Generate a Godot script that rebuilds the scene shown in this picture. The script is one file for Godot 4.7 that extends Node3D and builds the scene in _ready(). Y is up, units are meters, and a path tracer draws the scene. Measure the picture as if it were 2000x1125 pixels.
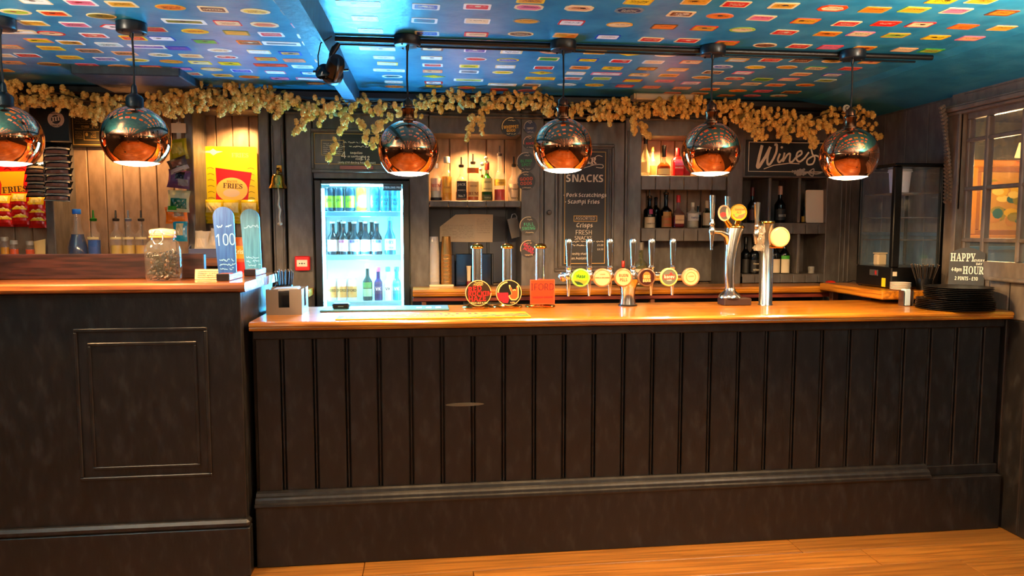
extends Node3D
# A pub bar seen from the room: panelled counters, back bar with bottles, blue ceiling covered in beer labels.
# Metres, y up. The bar front runs along x at z = -3.36, the back bar at z = -4.6.

var rng := RandomNumberGenerator.new()
var taken := {}
var mats := {}
var fonts := {}

# ---------------------------------------------------------------- mesh builder
class MB:
	var v := PackedVector3Array()
	var n := PackedVector3Array()
	var c := PackedColorArray()
	var col := Color.WHITE
	var xf := Transform3D.IDENTITY
	func paint(srgb: Color) -> MB:
		col = srgb.srgb_to_linear()
		return self
	func trin(a: Vector3, b: Vector3, d: Vector3, na: Vector3, nb: Vector3, nd: Vector3) -> void:
		for p in [[a, na], [d, nd], [b, nb]]:
			v.append(xf * (p[0] as Vector3)); n.append((xf.basis * (p[1] as Vector3)).normalized()); c.append(col)
	func tri(a: Vector3, b: Vector3, d: Vector3) -> void:
		var k := (b - a).cross(d - a).normalized()
		trin(a, b, d, k, k, k)
	func quad(a: Vector3, b: Vector3, d: Vector3, e: Vector3) -> void:
		var k := (d - a).cross(e - b).normalized()
		trin(a, b, d, k, k, k); trin(a, d, e, k, k, k)
	func quadn(a: Vector3, b: Vector3, d: Vector3, e: Vector3, na: Vector3, nb: Vector3, nd: Vector3, ne: Vector3) -> void:
		trin(a, b, d, na, nb, nd); trin(a, d, e, na, nd, ne)
	# a box from lo to hi whose edges are chamfered by k
	func box(lo: Vector3, hi: Vector3, k := 0.0) -> MB:
		var m := (lo + hi) * 0.5
		var h := (hi - lo) * 0.5
		k = minf(k, minf(h.x, minf(h.y, h.z)) * 0.9)
		for ax in 3:
			for s in [-1.0, 1.0]:
				var u := (ax + 1) % 3
				var w := (ax + 2) % 3
				var q := []
				for t in [[-1, -1], [1, -1], [1, 1], [-1, 1]]:
					var p := Vector3.ZERO
					p[ax] = s * h[ax]; p[u] = t[0] * (h[u] - k); p[w] = t[1] * (h[w] - k)
					q.append(m + p)
				if s > 0: quad(q[0], q[1], q[2], q[3])
				else: quad(q[3], q[2], q[1], q[0])
		if k > 0.0:
			for ax in 3:
				var u := (ax + 1) % 3
				var w := (ax + 2) % 3
				for su in [-1.0, 1.0]:
					for sw in [-1.0, 1.0]:
						var q := []
						for t in [[-1, 0], [1, 0], [1, 1], [-1, 1]]:
							var p := Vector3.ZERO
							p[ax] = t[0] * (h[ax] - k)
							p[u] = su * (h[u] - (k if t[1] else 0.0)); p[w] = sw * (h[w] - (0.0 if t[1] else k))
							q.append(m + p)
						if su * sw < 0: quad(q[3], q[2], q[1], q[0])
						else: quad(q[0], q[1], q[2], q[3])
			for sx in [-1.0, 1.0]:
				for sy in [-1.0, 1.0]:
					for sz in [-1.0, 1.0]:
						var a := m + Vector3(sx * h.x, sy * (h.y - k), sz * (h.z - k))
						var b := m + Vector3(sx * (h.x - k), sy * h.y, sz * (h.z - k))
						var d := m + Vector3(sx * (h.x - k), sy * (h.y - k), sz * h.z)
						if sx * sy * sz > 0: tri(a, b, d)
						else: tri(a, d, b)
		return self
	# a profile of (radius, height) points turned round y; part of a turn when from/to are given
	func lathe(p: Array, seg := 20, from := 0.0, to := TAU) -> MB:
		var nrm := []
		for i in p.size() - 1:
			var e: Vector2 = p[i + 1] - p[i]
			nrm.append(Vector2(e.y, -e.x).normalized() if e.length() > 1e-7 else Vector2(1, 0))
		for i in p.size() - 1:
			var n0: Vector2 = nrm[i]
			var n1: Vector2 = nrm[i]
			if i > 0 and nrm[i].dot(nrm[i - 1]) > 0.6: n0 = (nrm[i] + nrm[i - 1]).normalized()
			if i < nrm.size() - 1 and nrm[i].dot(nrm[i + 1]) > 0.6: n1 = (nrm[i] + nrm[i + 1]).normalized()
			for j in seg:
				var f0 := lerpf(from, to, float(j) / seg)
				var f1 := lerpf(from, to, float(j + 1) / seg)
				var d0 := Vector3(cos(f0), 0, -sin(f0))
				var d1 := Vector3(cos(f1), 0, -sin(f1))
				var a: Vector2 = p[i]
				var b: Vector2 = p[i + 1]
				var up := Vector3.UP
				if a.x > 1e-6:
					trin(d0 * a.x + up * a.y, d1 * a.x + up * a.y, d1 * b.x + up * b.y, d0 * n0.x + up * n0.y, d1 * n0.x + up * n0.y, d1 * n1.x + up * n1.y)
				if b.x > 1e-6:
					trin(d0 * a.x + up * a.y, d1 * b.x + up * b.y, d0 * b.x + up * b.y, d0 * n0.x + up * n0.y, d1 * n1.x + up * n1.y, d0 * n1.x + up * n1.y)
		return self
	# a round bar along points; r is a number or one radius per point
	func tube(p: Array, r, seg := 8, caps := true) -> MB:
		var side := Vector3.ZERO
		var rings := []
		for i in p.size():
			var t: Vector3 = (p[mini(i + 1, p.size() - 1)] - p[maxi(i - 1, 0)]).normalized()
			if side == Vector3.ZERO: side = t.cross(Vector3(0.31, 0.9, 0.2)).normalized()
			side = (side - t * side.dot(t)).normalized()
			var up := t.cross(side)
			var rr: float = r[i] if r is Array else r
			var ring := []
			for j in seg:
				var f := TAU * j / seg
				var d := side * cos(f) + up * sin(f)
				ring.append([p[i] + d * rr, d])
			rings.append(ring)
		for i in p.size() - 1:
			for j in seg:
				var a: Array = rings[i][j]
				var b: Array = rings[i][(j + 1) % seg]
				var d: Array = rings[i + 1][(j + 1) % seg]
				var e: Array = rings[i + 1][j]
				quadn(a[0], b[0], d[0], e[0], a[1], b[1], d[1], e[1])
		if caps:
			for j in range(1, seg - 1):
				tri(rings[0][0][0], rings[0][j + 1][0], rings[0][j][0])
				var L: Array = rings[-1]
				tri(L[0][0], L[j][0], L[j + 1][0])
		return self
	# a flat outline (counter-clockwise in x, y) given thickness from z0 to z1
	func prism(poly: PackedVector2Array, z0: float, z1: float) -> MB:
		if Geometry2D.is_polygon_clockwise(poly): poly.reverse()
		# Geometry2D counts y downwards, so what it calls counter-clockwise is checked by area here
		var area := 0.0
		for i in poly.size(): area += poly[i].cross(poly[(i + 1) % poly.size()])
		if area < 0: poly.reverse()
		var ix := Geometry2D.triangulate_polygon(poly)
		for i in range(0, ix.size(), 3):
			var a := poly[ix[i]]
			var b := poly[ix[i + 1]]
			var d := poly[ix[i + 2]]
			if (b - a).cross(d - a) < 0:
				var t := b; b = d; d = t
			tri(Vector3(a.x, a.y, z1), Vector3(b.x, b.y, z1), Vector3(d.x, d.y, z1))
			tri(Vector3(a.x, a.y, z0), Vector3(d.x, d.y, z0), Vector3(b.x, b.y, z0))
		for i in poly.size():
			var a := poly[i]
			var b := poly[(i + 1) % poly.size()]
			quad(Vector3(a.x, a.y, z0), Vector3(b.x, b.y, z0), Vector3(b.x, b.y, z1), Vector3(a.x, a.y, z1))
		return self
	# brush strokes of width w along points of a curve, flat at height z over x, y
	func stroke(p: Array, w: float, z := 0.0, thick := 1.0) -> MB:
		var cv := Curve2D.new()
		for i in p.size():
			var t: Vector2 = (p[mini(i + 1, p.size() - 1)] - p[maxi(i - 1, 0)]) / 6.0
			cv.add_point(p[i], -t, t)
		var q := cv.tessellate(3, 6.0)
		for i in q.size() - 1:
			var d := q[i + 1] - q[i]
			if d.length() < 1e-6: continue
			var k := d.orthogonal().normalized() * w * 0.5
			# thicker on the down strokes, as a brush pen writes
			k *= lerpf(1.0, thick, clampf(absf(d.normalized().y), 0, 1))
			var e := d.normalized() * w * 0.2
			var a := q[i] - e
			var b := q[i + 1] + e
			var zz := z + 0.00002 * i
			quad(Vector3(a.x + k.x, a.y + k.y, zz), Vector3(a.x - k.x, a.y - k.y, zz), Vector3(b.x - k.x, b.y - k.y, zz), Vector3(b.x + k.x, b.y + k.y, zz))
			if n[-1].z < 0:
				for r in range(n.size() - 6, n.size()): n[r] = -n[r]
				for r in [n.size() - 6, n.size() - 3]:
					var t := v[r + 1]; v[r + 1] = v[r + 2]; v[r + 2] = t
		return self
	func mesh() -> ArrayMesh:
		var a := []
		a.resize(Mesh.ARRAY_MAX)
		a[Mesh.ARRAY_VERTEX] = v; a[Mesh.ARRAY_NORMAL] = n; a[Mesh.ARRAY_COLOR] = c
		var m := ArrayMesh.new()
		m.add_surface_from_arrays(Mesh.PRIMITIVE_TRIANGLES, a)
		return m

# ---------------------------------------------------------------- outlines
func oval(rx: float, ry: float, k := 24) -> PackedVector2Array:
	var p := PackedVector2Array()
	for i in k: p.append(Vector2(cos(TAU * i / k) * rx, sin(TAU * i / k) * ry))
	return p
func round_rect(w: float, h: float, r: float, k := 3) -> PackedVector2Array:
	var p := PackedVector2Array()
	for q in 4:
		var c := Vector2((w / 2 - r) * [1, -1, -1, 1][q], (h / 2 - r) * [1, 1, -1, -1][q])
		for i in k + 1:
			var f: float = PI / 2 * (q + float(i) / k)
			p.append(c + Vector2(cos(f), sin(f)) * r)
	return p
func shift(p: PackedVector2Array, by: Vector2) -> PackedVector2Array:
	var q := PackedVector2Array()
	for a in p: q.append(a + by)
	return q

# ---------------------------------------------------------------- objects
func numbered(called: String) -> String:
	var k: int = taken.get(called, 0)
	taken[called] = k + 1
	return called if k == 0 else "%s_%03d" % [called, k]
func meta(o: Node, label: String, category: String, group := "") -> void:
	o.set_meta("label", label); o.set_meta("category", category)
	if group: o.set_meta("group", group)
func thing(called: String, label: String, category: String, at := Vector3.ZERO, group := "") -> Node3D:
	var o := Node3D.new()
	o.name = numbered(called); o.position = at
	add_child(o)
	meta(o, label, category, group)
	return o
func setting(called: String, at := Vector3.ZERO) -> Node3D:
	var o := Node3D.new()
	o.name = called; o.position = at
	o.set_meta("kind", "structure")
	add_child(o, true)
	return o
func part(p: Node3D, called: String, shape, m: Material, at := Vector3.ZERO, turn := Vector3.ZERO) -> MeshInstance3D:
	var o := MeshInstance3D.new()
	o.mesh = shape.mesh() if shape is MB else shape
	o.name = called; o.position = at; o.rotation = turn
	o.material_override = m
	if called in ["small_print", "wave_print", "flourish"]: o.set_meta("kind", "stuff")
	p.add_child(o, true)
	return o
func solo(called: String, shape, m: Material, label: String, category: String, at := Vector3.ZERO, group := "") -> MeshInstance3D:
	var o := part(self, numbered(called), shape, m, at)
	meta(o, label, category, group)
	return o
func struct(called: String, shape, m: Material, at := Vector3.ZERO) -> MeshInstance3D:
	var o := part(self, called, shape, m, at)
	o.set_meta("kind", "structure")
	return o
func bx(lo: Vector3, hi: Vector3, k := 0.002) -> MB:
	return MB.new().box(lo, hi, k)
# a box that stands on y = 0 in its own axes
func blk(w: float, h: float, d: float, k := 0.002) -> MB:
	return MB.new().box(Vector3(-w / 2, 0, -d / 2), Vector3(w / 2, h, d / 2), k)
func lat(p: Array, seg := 20) -> MB:
	return MB.new().lathe(p, seg)
func v2(a: Array) -> Array:
	var o := []
	for i in range(0, a.size(), 2): o.append(Vector2(a[i], a[i + 1]))
	return o

func font(face: String, bold: bool, slant: float) -> Font:
	var key := face + str(bold) + str(slant)
	if not fonts.has(key):
		var f := SystemFont.new()
		f.font_names = [face]; f.font_weight = 700 if bold else 400
		var g := FontVariation.new()
		g.base_font = f
		g.variation_transform = Transform2D(Vector2(1, 0), Vector2(slant, 1), Vector2.ZERO)
		fonts[key] = g
	return fonts[key]
# lettering whose capitals are h tall, centred on at, facing +z of its parent
func text(p: Node3D, s: String, h: float, m: Material, at: Vector3, o := {}) -> MeshInstance3D:
	var t := TextMesh.new()
	t.text = s; t.font = font(o.get("face", "Droid Sans"), o.get("bold", true), o.get("slant", 0.0))
	t.font_size = 32; t.pixel_size = h / 23.0; t.depth = 0.0; t.curve_step = o.get("step", 3.0)
	var g := MeshInstance3D.new()
	g.mesh = t; g.name = o.get("called", "lettering"); g.position = at; g.rotation = o.get("turn", Vector3.ZERO)
	g.scale = Vector3(o.get("wide", 1.0), 1, 1)
	g.material_override = m
	p.add_child(g, true)
	return g
# a line of small print too small to read: short uneven strokes
func scribble(b: MB, x0: float, x1: float, y: float, h: float, z: float, gap := 0.25) -> void:
	var x := x0
	while x < x1:
		var w := h * rng.randf_range(0.6, 1.1)
		if rng.randf() > gap:
			var q := []
			for i in 3: q.append(Vector2(x + w * i / 2.0, y + h * rng.randf_range(-0.45, 0.45)))
			b.stroke(q, h * 0.3, z)
		x += w

# ---------------------------------------------------------------- materials
func mat(key: String, c := Color.WHITE, rough := 0.5, metal := 0.0) -> StandardMaterial3D:
	if mats.has(key): return mats[key]
	var m := StandardMaterial3D.new()
	m.resource_name = key
	m.albedo_color = c; m.roughness = rough; m.metallic = metal
	mats[key] = m
	return m
func hue(c: Color, rough := 0.5, metal := 0.0) -> StandardMaterial3D:
	return mat("paint_%s_%d_%d" % [c.to_html(), roundi(rough * 100), roundi(metal * 100)], c, rough, metal)
func glow(key: String, c: Color, power: float) -> StandardMaterial3D:
	var m := mat(key, c, 0.6)
	m.emission_enabled = true; m.emission = c; m.emission_energy_multiplier = power
	return m
func clear(c: Color, alpha: float, rough := 0.03) -> StandardMaterial3D:
	var m := mat("clear_%s_%d" % [c.to_html(), roundi(alpha * 100)], c, rough)
	m.albedo_color = Color(c.r, c.g, c.b, alpha)
	m.transparency = BaseMaterial3D.TRANSPARENCY_ALPHA
	return m
func noise(freq: float, octaves: int, ramp: Array, size := 512, type := FastNoiseLite.TYPE_SIMPLEX_SMOOTH, sd := 3) -> NoiseTexture2D:
	var f := FastNoiseLite.new()
	f.noise_type = type; f.frequency = freq; f.fractal_octaves = octaves; f.seed = sd
	var t := NoiseTexture2D.new()
	t.width = size; t.height = size; t.seamless = true; t.noise = f
	if ramp.size():
		var g := Gradient.new()
		var off := PackedFloat32Array()
		var cs := PackedColorArray()
		for r in ramp: off.append(r[0]); cs.append(r[1])
		g.offsets = off; g.colors = cs
		t.color_ramp = g
	return t
func tri(m: StandardMaterial3D, scale: Vector3, world := true) -> StandardMaterial3D:
	m.uv1_triplanar = true; m.uv1_world_triplanar = world; m.uv1_scale = scale
	return m
# wood whose grain runs along x
func wood(key: String, dark: Color, light: Color, rough: float, along := Vector3(0.5, 9, 9), coat := 0.0) -> StandardMaterial3D:
	if mats.has(key): return mats[key]
	var m := mat(key, Color.WHITE, rough)
	m.albedo_texture = noise(0.012, 5, [[0.25, dark], [0.5, dark.lerp(light, 0.6)], [0.75, light]], 512, FastNoiseLite.TYPE_SIMPLEX_SMOOTH, key.length() * 7)
	tri(m, along)
	if coat > 0.0:
		m.clearcoat_enabled = true; m.clearcoat = coat; m.clearcoat_roughness = 0.06
	return m
# brushed satin paint over old joinery: brush marks and knocks as relief
func paintwork(key: String, c: Color, rough: float, relief := 0.06) -> StandardMaterial3D:
	if mats.has(key): return mats[key]
	var m := mat(key, Color.WHITE, rough)
	m.albedo_texture = noise(0.01, 4, [[0.2, c.darkened(0.12)], [0.55, c], [0.85, c.lightened(0.06)]], 512, FastNoiseLite.TYPE_SIMPLEX_SMOOTH, 11)
	m.heightmap_enabled = true; m.heightmap_scale = relief
	m.heightmap_texture = noise(0.02, 4, [], 512, FastNoiseLite.TYPE_SIMPLEX_SMOOTH, 5)
	tri(m, Vector3(3.0, 1.2, 3.0))
	return m

# ---------------------------------------------------------------- colours of the place
var char_paint: StandardMaterial3D      # dark charcoal joinery
var back_paint: StandardMaterial3D      # grey brown back bar
var lit_board_paint: StandardMaterial3D     # lit recess boards: back bar paint made paler with lamp light
var oak: StandardMaterial3D             # varnished bar tops
var blue_ceil: StandardMaterial3D
var chrome: StandardMaterial3D
var brass: StandardMaterial3D
var copper: StandardMaterial3D
var black: StandardMaterial3D
var cream: StandardMaterial3D
var gold_line: StandardMaterial3D
var chalk: StandardMaterial3D

const CEIL := 2.40
const ZP := -4.60      # face of the back bar
const ZR := -4.88      # back of its recesses

func _ready() -> void:
	rng.seed = 20240
	# camera
	var cam := Camera3D.new()
	cam.name = "camera"
	cam.position = Vector3(0, 1.556, 0)
	cam.rotation = Vector3(deg_to_rad(-4.594), deg_to_rad(-6.821), 0)
	cam.fov = 43.779; cam.near = 0.05; cam.far = 60
	add_child(cam)
	# surroundings: a closed room, so the sky gives next to nothing
	var we := WorldEnvironment.new()
	we.name = "surroundings"
	var e := Environment.new()
	e.background_mode = Environment.BG_COLOR
	e.background_color = Color(0.02, 0.025, 0.03)
	e.tonemap_mode = Environment.TONE_MAPPER_LINEAR
	e.tonemap_exposure = 1.06
	e.sdfgi_enabled = true; e.ssao_enabled = true; e.ssil_enabled = true
	we.environment = e
	add_child(we)
	make_materials()
	room_lamps()
	room()
	ceiling()
	front_bar()
	raised_bar()
	back_bar()
	right_side()
	pendants()
	fridge()
	hops()
	on_bar()
	on_raised_bar()
	back_bar_goods()
	right_goods()

func make_materials() -> void:
	char_paint = paintwork("charcoal gloss", Color(0.128, 0.116, 0.112), 0.34)
	back_paint = paintwork("grey brown satin", Color(0.35, 0.325, 0.305), 0.36)
	lit_board_paint = paintwork("lit taupe satin", Color(0.58, 0.47, 0.375), 0.4)
	oak = wood("varnished oak", Color(0.58, 0.33, 0.06), Color(0.80, 0.51, 0.12), 0.34, Vector3(0.35, 7, 7), 0.5)
	blue_ceil = mat("blue ceiling", Color.WHITE, 0.32)
	blue_ceil.albedo_texture = noise(0.008, 4, [[0.2, Color(0.12, 0.45, 0.59)], [0.5, Color(0.155, 0.50, 0.635)], [0.85, Color(0.215, 0.54, 0.66)]])
	blue_ceil.heightmap_enabled = true; blue_ceil.heightmap_scale = 0.12
	blue_ceil.heightmap_texture = noise(0.02, 4, [], 512, FastNoiseLite.TYPE_SIMPLEX_SMOOTH, 9)
	tri(blue_ceil, Vector3(1.1, 1.1, 1.1))
	chrome = mat("chrome", Color(0.93, 0.92, 0.90), 0.17, 1.0)
	brass = mat("brass", Color(0.88, 0.64, 0.26), 0.16, 1.0)
	copper = mat("copper mirror", Color(0.96, 0.65, 0.47), 0.03, 1.0)
	black = mat("black plastic", Color(0.03, 0.03, 0.035), 0.35)
	cream = mat("cream", Color(0.86, 0.78, 0.62), 0.6)
	gold_line = mat("gold paint", Color(0.80, 0.62, 0.30), 0.5)
	chalk = mat("chalk paint", Color(0.90, 0.84, 0.74), 0.8)

func omni(p: Node3D, at: Vector3, c: Color, power: float, size := 0.08) -> void:
	var l := OmniLight3D.new()
	l.name = "lamp_light"; l.position = at
	l.light_color = c; l.light_energy = power; l.light_size = size
	l.omni_range = 12.0; l.omni_attenuation = 2.0; l.shadow_enabled = true
	p.add_child(l, true)
func spot(p: Node3D, at: Vector3, to: Vector3, c: Color, power: float, angle: float, size := 0.05, soft := 0.6) -> void:
	var l := SpotLight3D.new()
	l.name = "lamp_light"; l.position = at
	p.add_child(l, true)
	var up := Vector3.UP if absf((to - at).normalized().y) < 0.95 else Vector3.BACK
	l.basis = Basis.looking_at(to - at, up)
	l.light_color = c; l.light_energy = power; l.light_size = size
	l.spot_angle = angle; l.spot_angle_attenuation = soft; l.spot_range = 12.0; l.spot_attenuation = 2.0
	l.shadow_enabled = true

# opal globes that hang in the room behind the viewer; they show in the copper shades
func room_lamps() -> void:
	var spots := [Vector3(-2.2, 1.98, 1.2), Vector3(2.0, 1.98, 1.2), Vector3(-2.0, 1.98, 3.6), Vector3(0.1, 1.98, 2.9), Vector3(2.2, 1.98, 3.6), Vector3(1.55, 2.0, -1.2)]
	var side := ["left, nearer the bar", "right, nearer the bar", "far left", "middle", "far right", "nearest the bar"]
	for i in spots.size():
		var t := thing("globe_lamp", "white opal globe lamp over the room behind the viewer, " + side[i], "lamp", spots[i], "opal globe lamps behind the viewer")
		part(t, "globe", lat(v2([0.0, -0.10, 0.05, -0.09, 0.087, -0.05, 0.1, 0, 0.087, 0.05, 0.05, 0.087, 0.02, 0.1]), 20), glow("opal glow", Color(1.0, 0.80, 0.56), 3.0))
		part(t, "stem", lat(v2([0.012, 0.098, 0.012, CEIL - spots[i].y - 0.03, 0.06, CEIL - spots[i].y - 0.03, 0.06, CEIL - spots[i].y]), 14), black)
		omni(t, Vector3.ZERO, Color(1.0, 0.88, 0.74), 0.7 if i < 5 else 0.45, 0.09)

	# unseen floor lamps added on either hand to light the ceiling from below
	for q in [[Vector3(-2.1, 0, -1.7), "left"], [Vector3(2.35, 0, -1.5), "right"]]:
		var t := thing("added_floor_lamp", "slim black floor lamp with an upturned bowl, added out of view to the " + q[1], "lamp", q[0], "added upturned floor lamps")
		part(t, "base", lat(v2([0.0, 0.0, 0.14, 0.0, 0.14, 0.015, 0.02, 0.03]), 24), black)
		part(t, "pole", lat(v2([0.012, 0.02, 0.012, 1.70]), 12), black)
		part(t, "bowl", lat(v2([0.0, 1.69, 0.06, 1.70, 0.12, 1.74, 0.16, 1.80, 0.155, 1.80, 0.115, 1.745, 0.0, 1.705]), 28), black)
		part(t, "bulb", lat(v2([0.0, 1.712, 0.05, 1.73, 0.09, 1.76, 0.0, 1.775]), 20), glow("added uplight glow", Color(1.0, 0.90, 0.76), 3.0))
		spot(t, Vector3(0, 1.79, 0), Vector3(0, 2.4, 0), Color(1.0, 0.93, 0.82), 14.0, 82.0, 0.08, 0.5)

	# unseen downlights added over the open floor to brighten it
	var dn := [Vector3(-2.6, CEIL, -1.3), Vector3(-0.6, CEIL, -1.35), Vector3(1.75, CEIL, -1.55), Vector3(-1.8, CEIL, 1.6), Vector3(0.3, CEIL, 1.2), Vector3(2.0, CEIL, 1.6)]
	var dsaid := ["left, nearer the bar", "middle, nearer the bar", "right, nearer the bar", "left, far from the bar", "middle, far from the bar", "right, far from the bar"]
	for i in dn.size(): downlight(dn[i] - Vector3(0, 0.001, 0), dn[i] - Vector3(0, 1, 0), [2.5, 4.0, 9.0, 6.0, 6.0, 6.0][i], "added round chrome downlight over the unseen floor, " + dsaid[i], 52.0)

func room() -> void:
	# floor: pale pine planks that run along the bar
	var fl := setting("floor")
	var base := bx(Vector3(-4.2, -0.12, -5.0), Vector3(3.1, -0.022, 5.0), 0.0)
	part(fl, "subfloor", base, hue(Color(0.12, 0.07, 0.04), 0.8))
	var woods := []
	for k in 4:
		woods.append(wood("pine plank %s" % ["a", "bc", "def", "ghij"][k], Color(0.48, 0.30, 0.10).darkened(k * 0.03), Color(0.63, 0.41, 0.15).darkened(k * 0.05), 0.42, Vector3(0.22, 5, 6.5)))
		for dark in 1:
			woods[k].clearcoat_enabled = true; woods[k].clearcoat = 0.25; woods[k].clearcoat_roughness = 0.25
	var row := 0
	var z := -3.335
	while z < 4.9:
		var w := 0.165
		var x: float = -4.1 + [0.0, 0.9, 0.35, 1.3, 0.6][row % 5]
		var first := true
		while x < 3.0 or first:
			var x0 := x if not first else -4.2
			var x1: float = minf(x + [2.1, 1.7, 2.45, 1.9][(row * 3 + int(x * 2)) & 3], 3.0)
			if first and x > -4.1: x1 = x
			if x1 - x0 > 0.02:
				part(fl, "floor_plank", bx(Vector3(x0 + 0.0015, -0.022, z + 0.0015), Vector3(x1 - 0.0015, rng.randf_range(-0.0015, 0.0), z + w - 0.0015), 0.002), woods[rng.randi() % 4])
			x = x1; first = false
			if x >= 2.999: break
		z += w; row += 1
	# the walls round the customers' side of the room
	struct("wall_front", bx(Vector3(-4.3, 0, 5.0), Vector3(3.1, CEIL, 5.1), 0.0), paintwork("far wall", Color(0.22, 0.2, 0.19), 0.6))
	struct("wall_left", bx(Vector3(-4.3, 0, -5.0), Vector3(-4.2, CEIL, 5.0), 0.0), char_paint)
	struct("wall_right", bx(Vector3(2.98, 0, -2.2), Vector3(3.1, CEIL, 5.0), 0.0), char_paint)
	# a table and a bench of the room, seen only in the shades
	for q in [[-1.7, 2.1, "left"], [1.5, 2.3, "right"]]:
		var t := thing("pub_table", "round dark wooden pub table out on the floor, %s of the middle" % q[2], "table", Vector3(q[0], 0, q[1]), "pub tables behind the viewer")
		part(t, "table_top", lat(v2([0.0, 0.70, 0.36, 0.70, 0.38, 0.715, 0.38, 0.74, 0.37, 0.75, 0.0, 0.75]), 28), hue(Color(0.20, 0.10, 0.05), 0.35))
		part(t, "pedestal", lat(v2([0.0, 0.0, 0.26, 0.0, 0.25, 0.03, 0.06, 0.08, 0.04, 0.3, 0.05, 0.6, 0.12, 0.70]), 18), black)

# ---------------------------------------------------------------- front bar
func boards(p: Node3D, x0: float, x1: float, y0: float, y1: float, z: float, pitch: float, m: Material, thick := 0.018, first := 0.0) -> void:
	var x := x0
	var nxt := x0 + (first if first > 0 else pitch)
	while x < x1 - 0.004:
		var e := minf(nxt, x1)
		part(p, "wall_board", bx(Vector3(x + 0.002, y0, z - thick), Vector3(e - 0.002, y1, z), 0.0045), m)
		x = e; nxt = e + pitch

func front_bar() -> void:
	var t := thing("bar_counter", "dark charcoal panelled front of the long bar, with upright beaded boards over a plinth", "bar counter", Vector3(0, 0, 0))
	# carcass behind the boards
	part(t, "carcass", bx(Vector3(-0.80, 0.0, -3.88), Vector3(2.97, 1.10, -3.40), 0.0), char_paint)
	# boards with a double bead at every joint
	var xs := [-0.79, -0.664]
	while xs[-1] < 2.85: xs.append(xs[-1] + 0.1466)
	xs.append(2.965)
	for i in xs.size() - 1:
		part(t, "front_board", bx(Vector3(xs[i] + 0.010, 0.33, -3.40), Vector3(xs[i + 1] - 0.010, 1.075, -3.36), 0.004), char_paint)
		if i > 0:
			part(t, "bead", MB.new().tube([Vector3(xs[i], 0.33, -3.371), Vector3(xs[i], 1.075, -3.371)], 0.0055, 8, false), char_paint)
	part(t, "top_rail", bx(Vector3(-0.79, 1.058, -3.40), Vector3(2.965, 1.102, -3.345), 0.006), char_paint)
	part(t, "skirting", bx(Vector3(-0.79, 0.0, -3.40), Vector3(2.965, 0.285, -3.315), 0.003), char_paint)
	# stepped moulding on the plinth; it stops short of the right wall
	var prof := PackedVector2Array()
	for q in v2([-3.40, 0.285, -3.305, 0.285, -3.300, 0.292, -3.302, 0.302, -3.313, 0.306, -3.316, 0.318, -3.324, 0.326, -3.336, 0.329, -3.340, 0.342, -3.352, 0.348, -3.40, 0.348]): prof.append(q)
	var mo := MB.new()
	mo.xf = Transform3D(Basis(Vector3(0, 0, 1), Vector3(0, 1, 0), Vector3(-1, 0, 0)), Vector3.ZERO)
	mo.prism(prof, -2.56, 0.79)
	part(t, "plinth_moulding", mo, char_paint)
	var ml := MB.new()
	ml.box(Vector3(2.56, 0.285, -3.40), Vector3(2.965, 0.335, -3.35), 0.003)
	part(t, "low_moulding", ml, char_paint)
	# a pale oval mark and a bright screw head
	var sc := MB.new()
	sc.prism(shift(oval(0.092, 0.0085, 24), Vector2(0.176, 0.7304)), -3.3594, -3.3586)
	part(t, "pale_mark", sc, hue(Color(0.42, 0.38, 0.30), 0.7)).set_meta("label", "pale oval mark on the boards")
	part(t, "screw_head", lat(v2([0.008, 0.0, 0.007, 0.004, 0.0, 0.005]), 12), hue(Color(0.75, 0.8, 0.85), 0.25, 1.0), Vector3(-0.7414, 1.066, -3.36), Vector3(PI / 2, 0, 0))
	# the varnished top with a bullnose edge
	var top := PackedVector2Array()
	for q in v2([-3.95, 1.103, -3.318, 1.103, -3.306, 1.107, -3.302, 1.116, -3.304, 1.122, -3.300, 1.127, -3.301, 1.135, -3.308, 1.142, -3.322, 1.145, -3.95, 1.145]): top.append(q)
	var tp := MB.new()
	tp.xf = Transform3D(Basis(Vector3(0, 0, 1), Vector3(0, 1, 0), Vector3(-1, 0, 0)), Vector3.ZERO)
	tp.prism(top, -2.972, 0.792)
	solo("worktop", tp, oak, "long varnished orange oak top of the main bar, with rounded front edge", "bar top")

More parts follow.
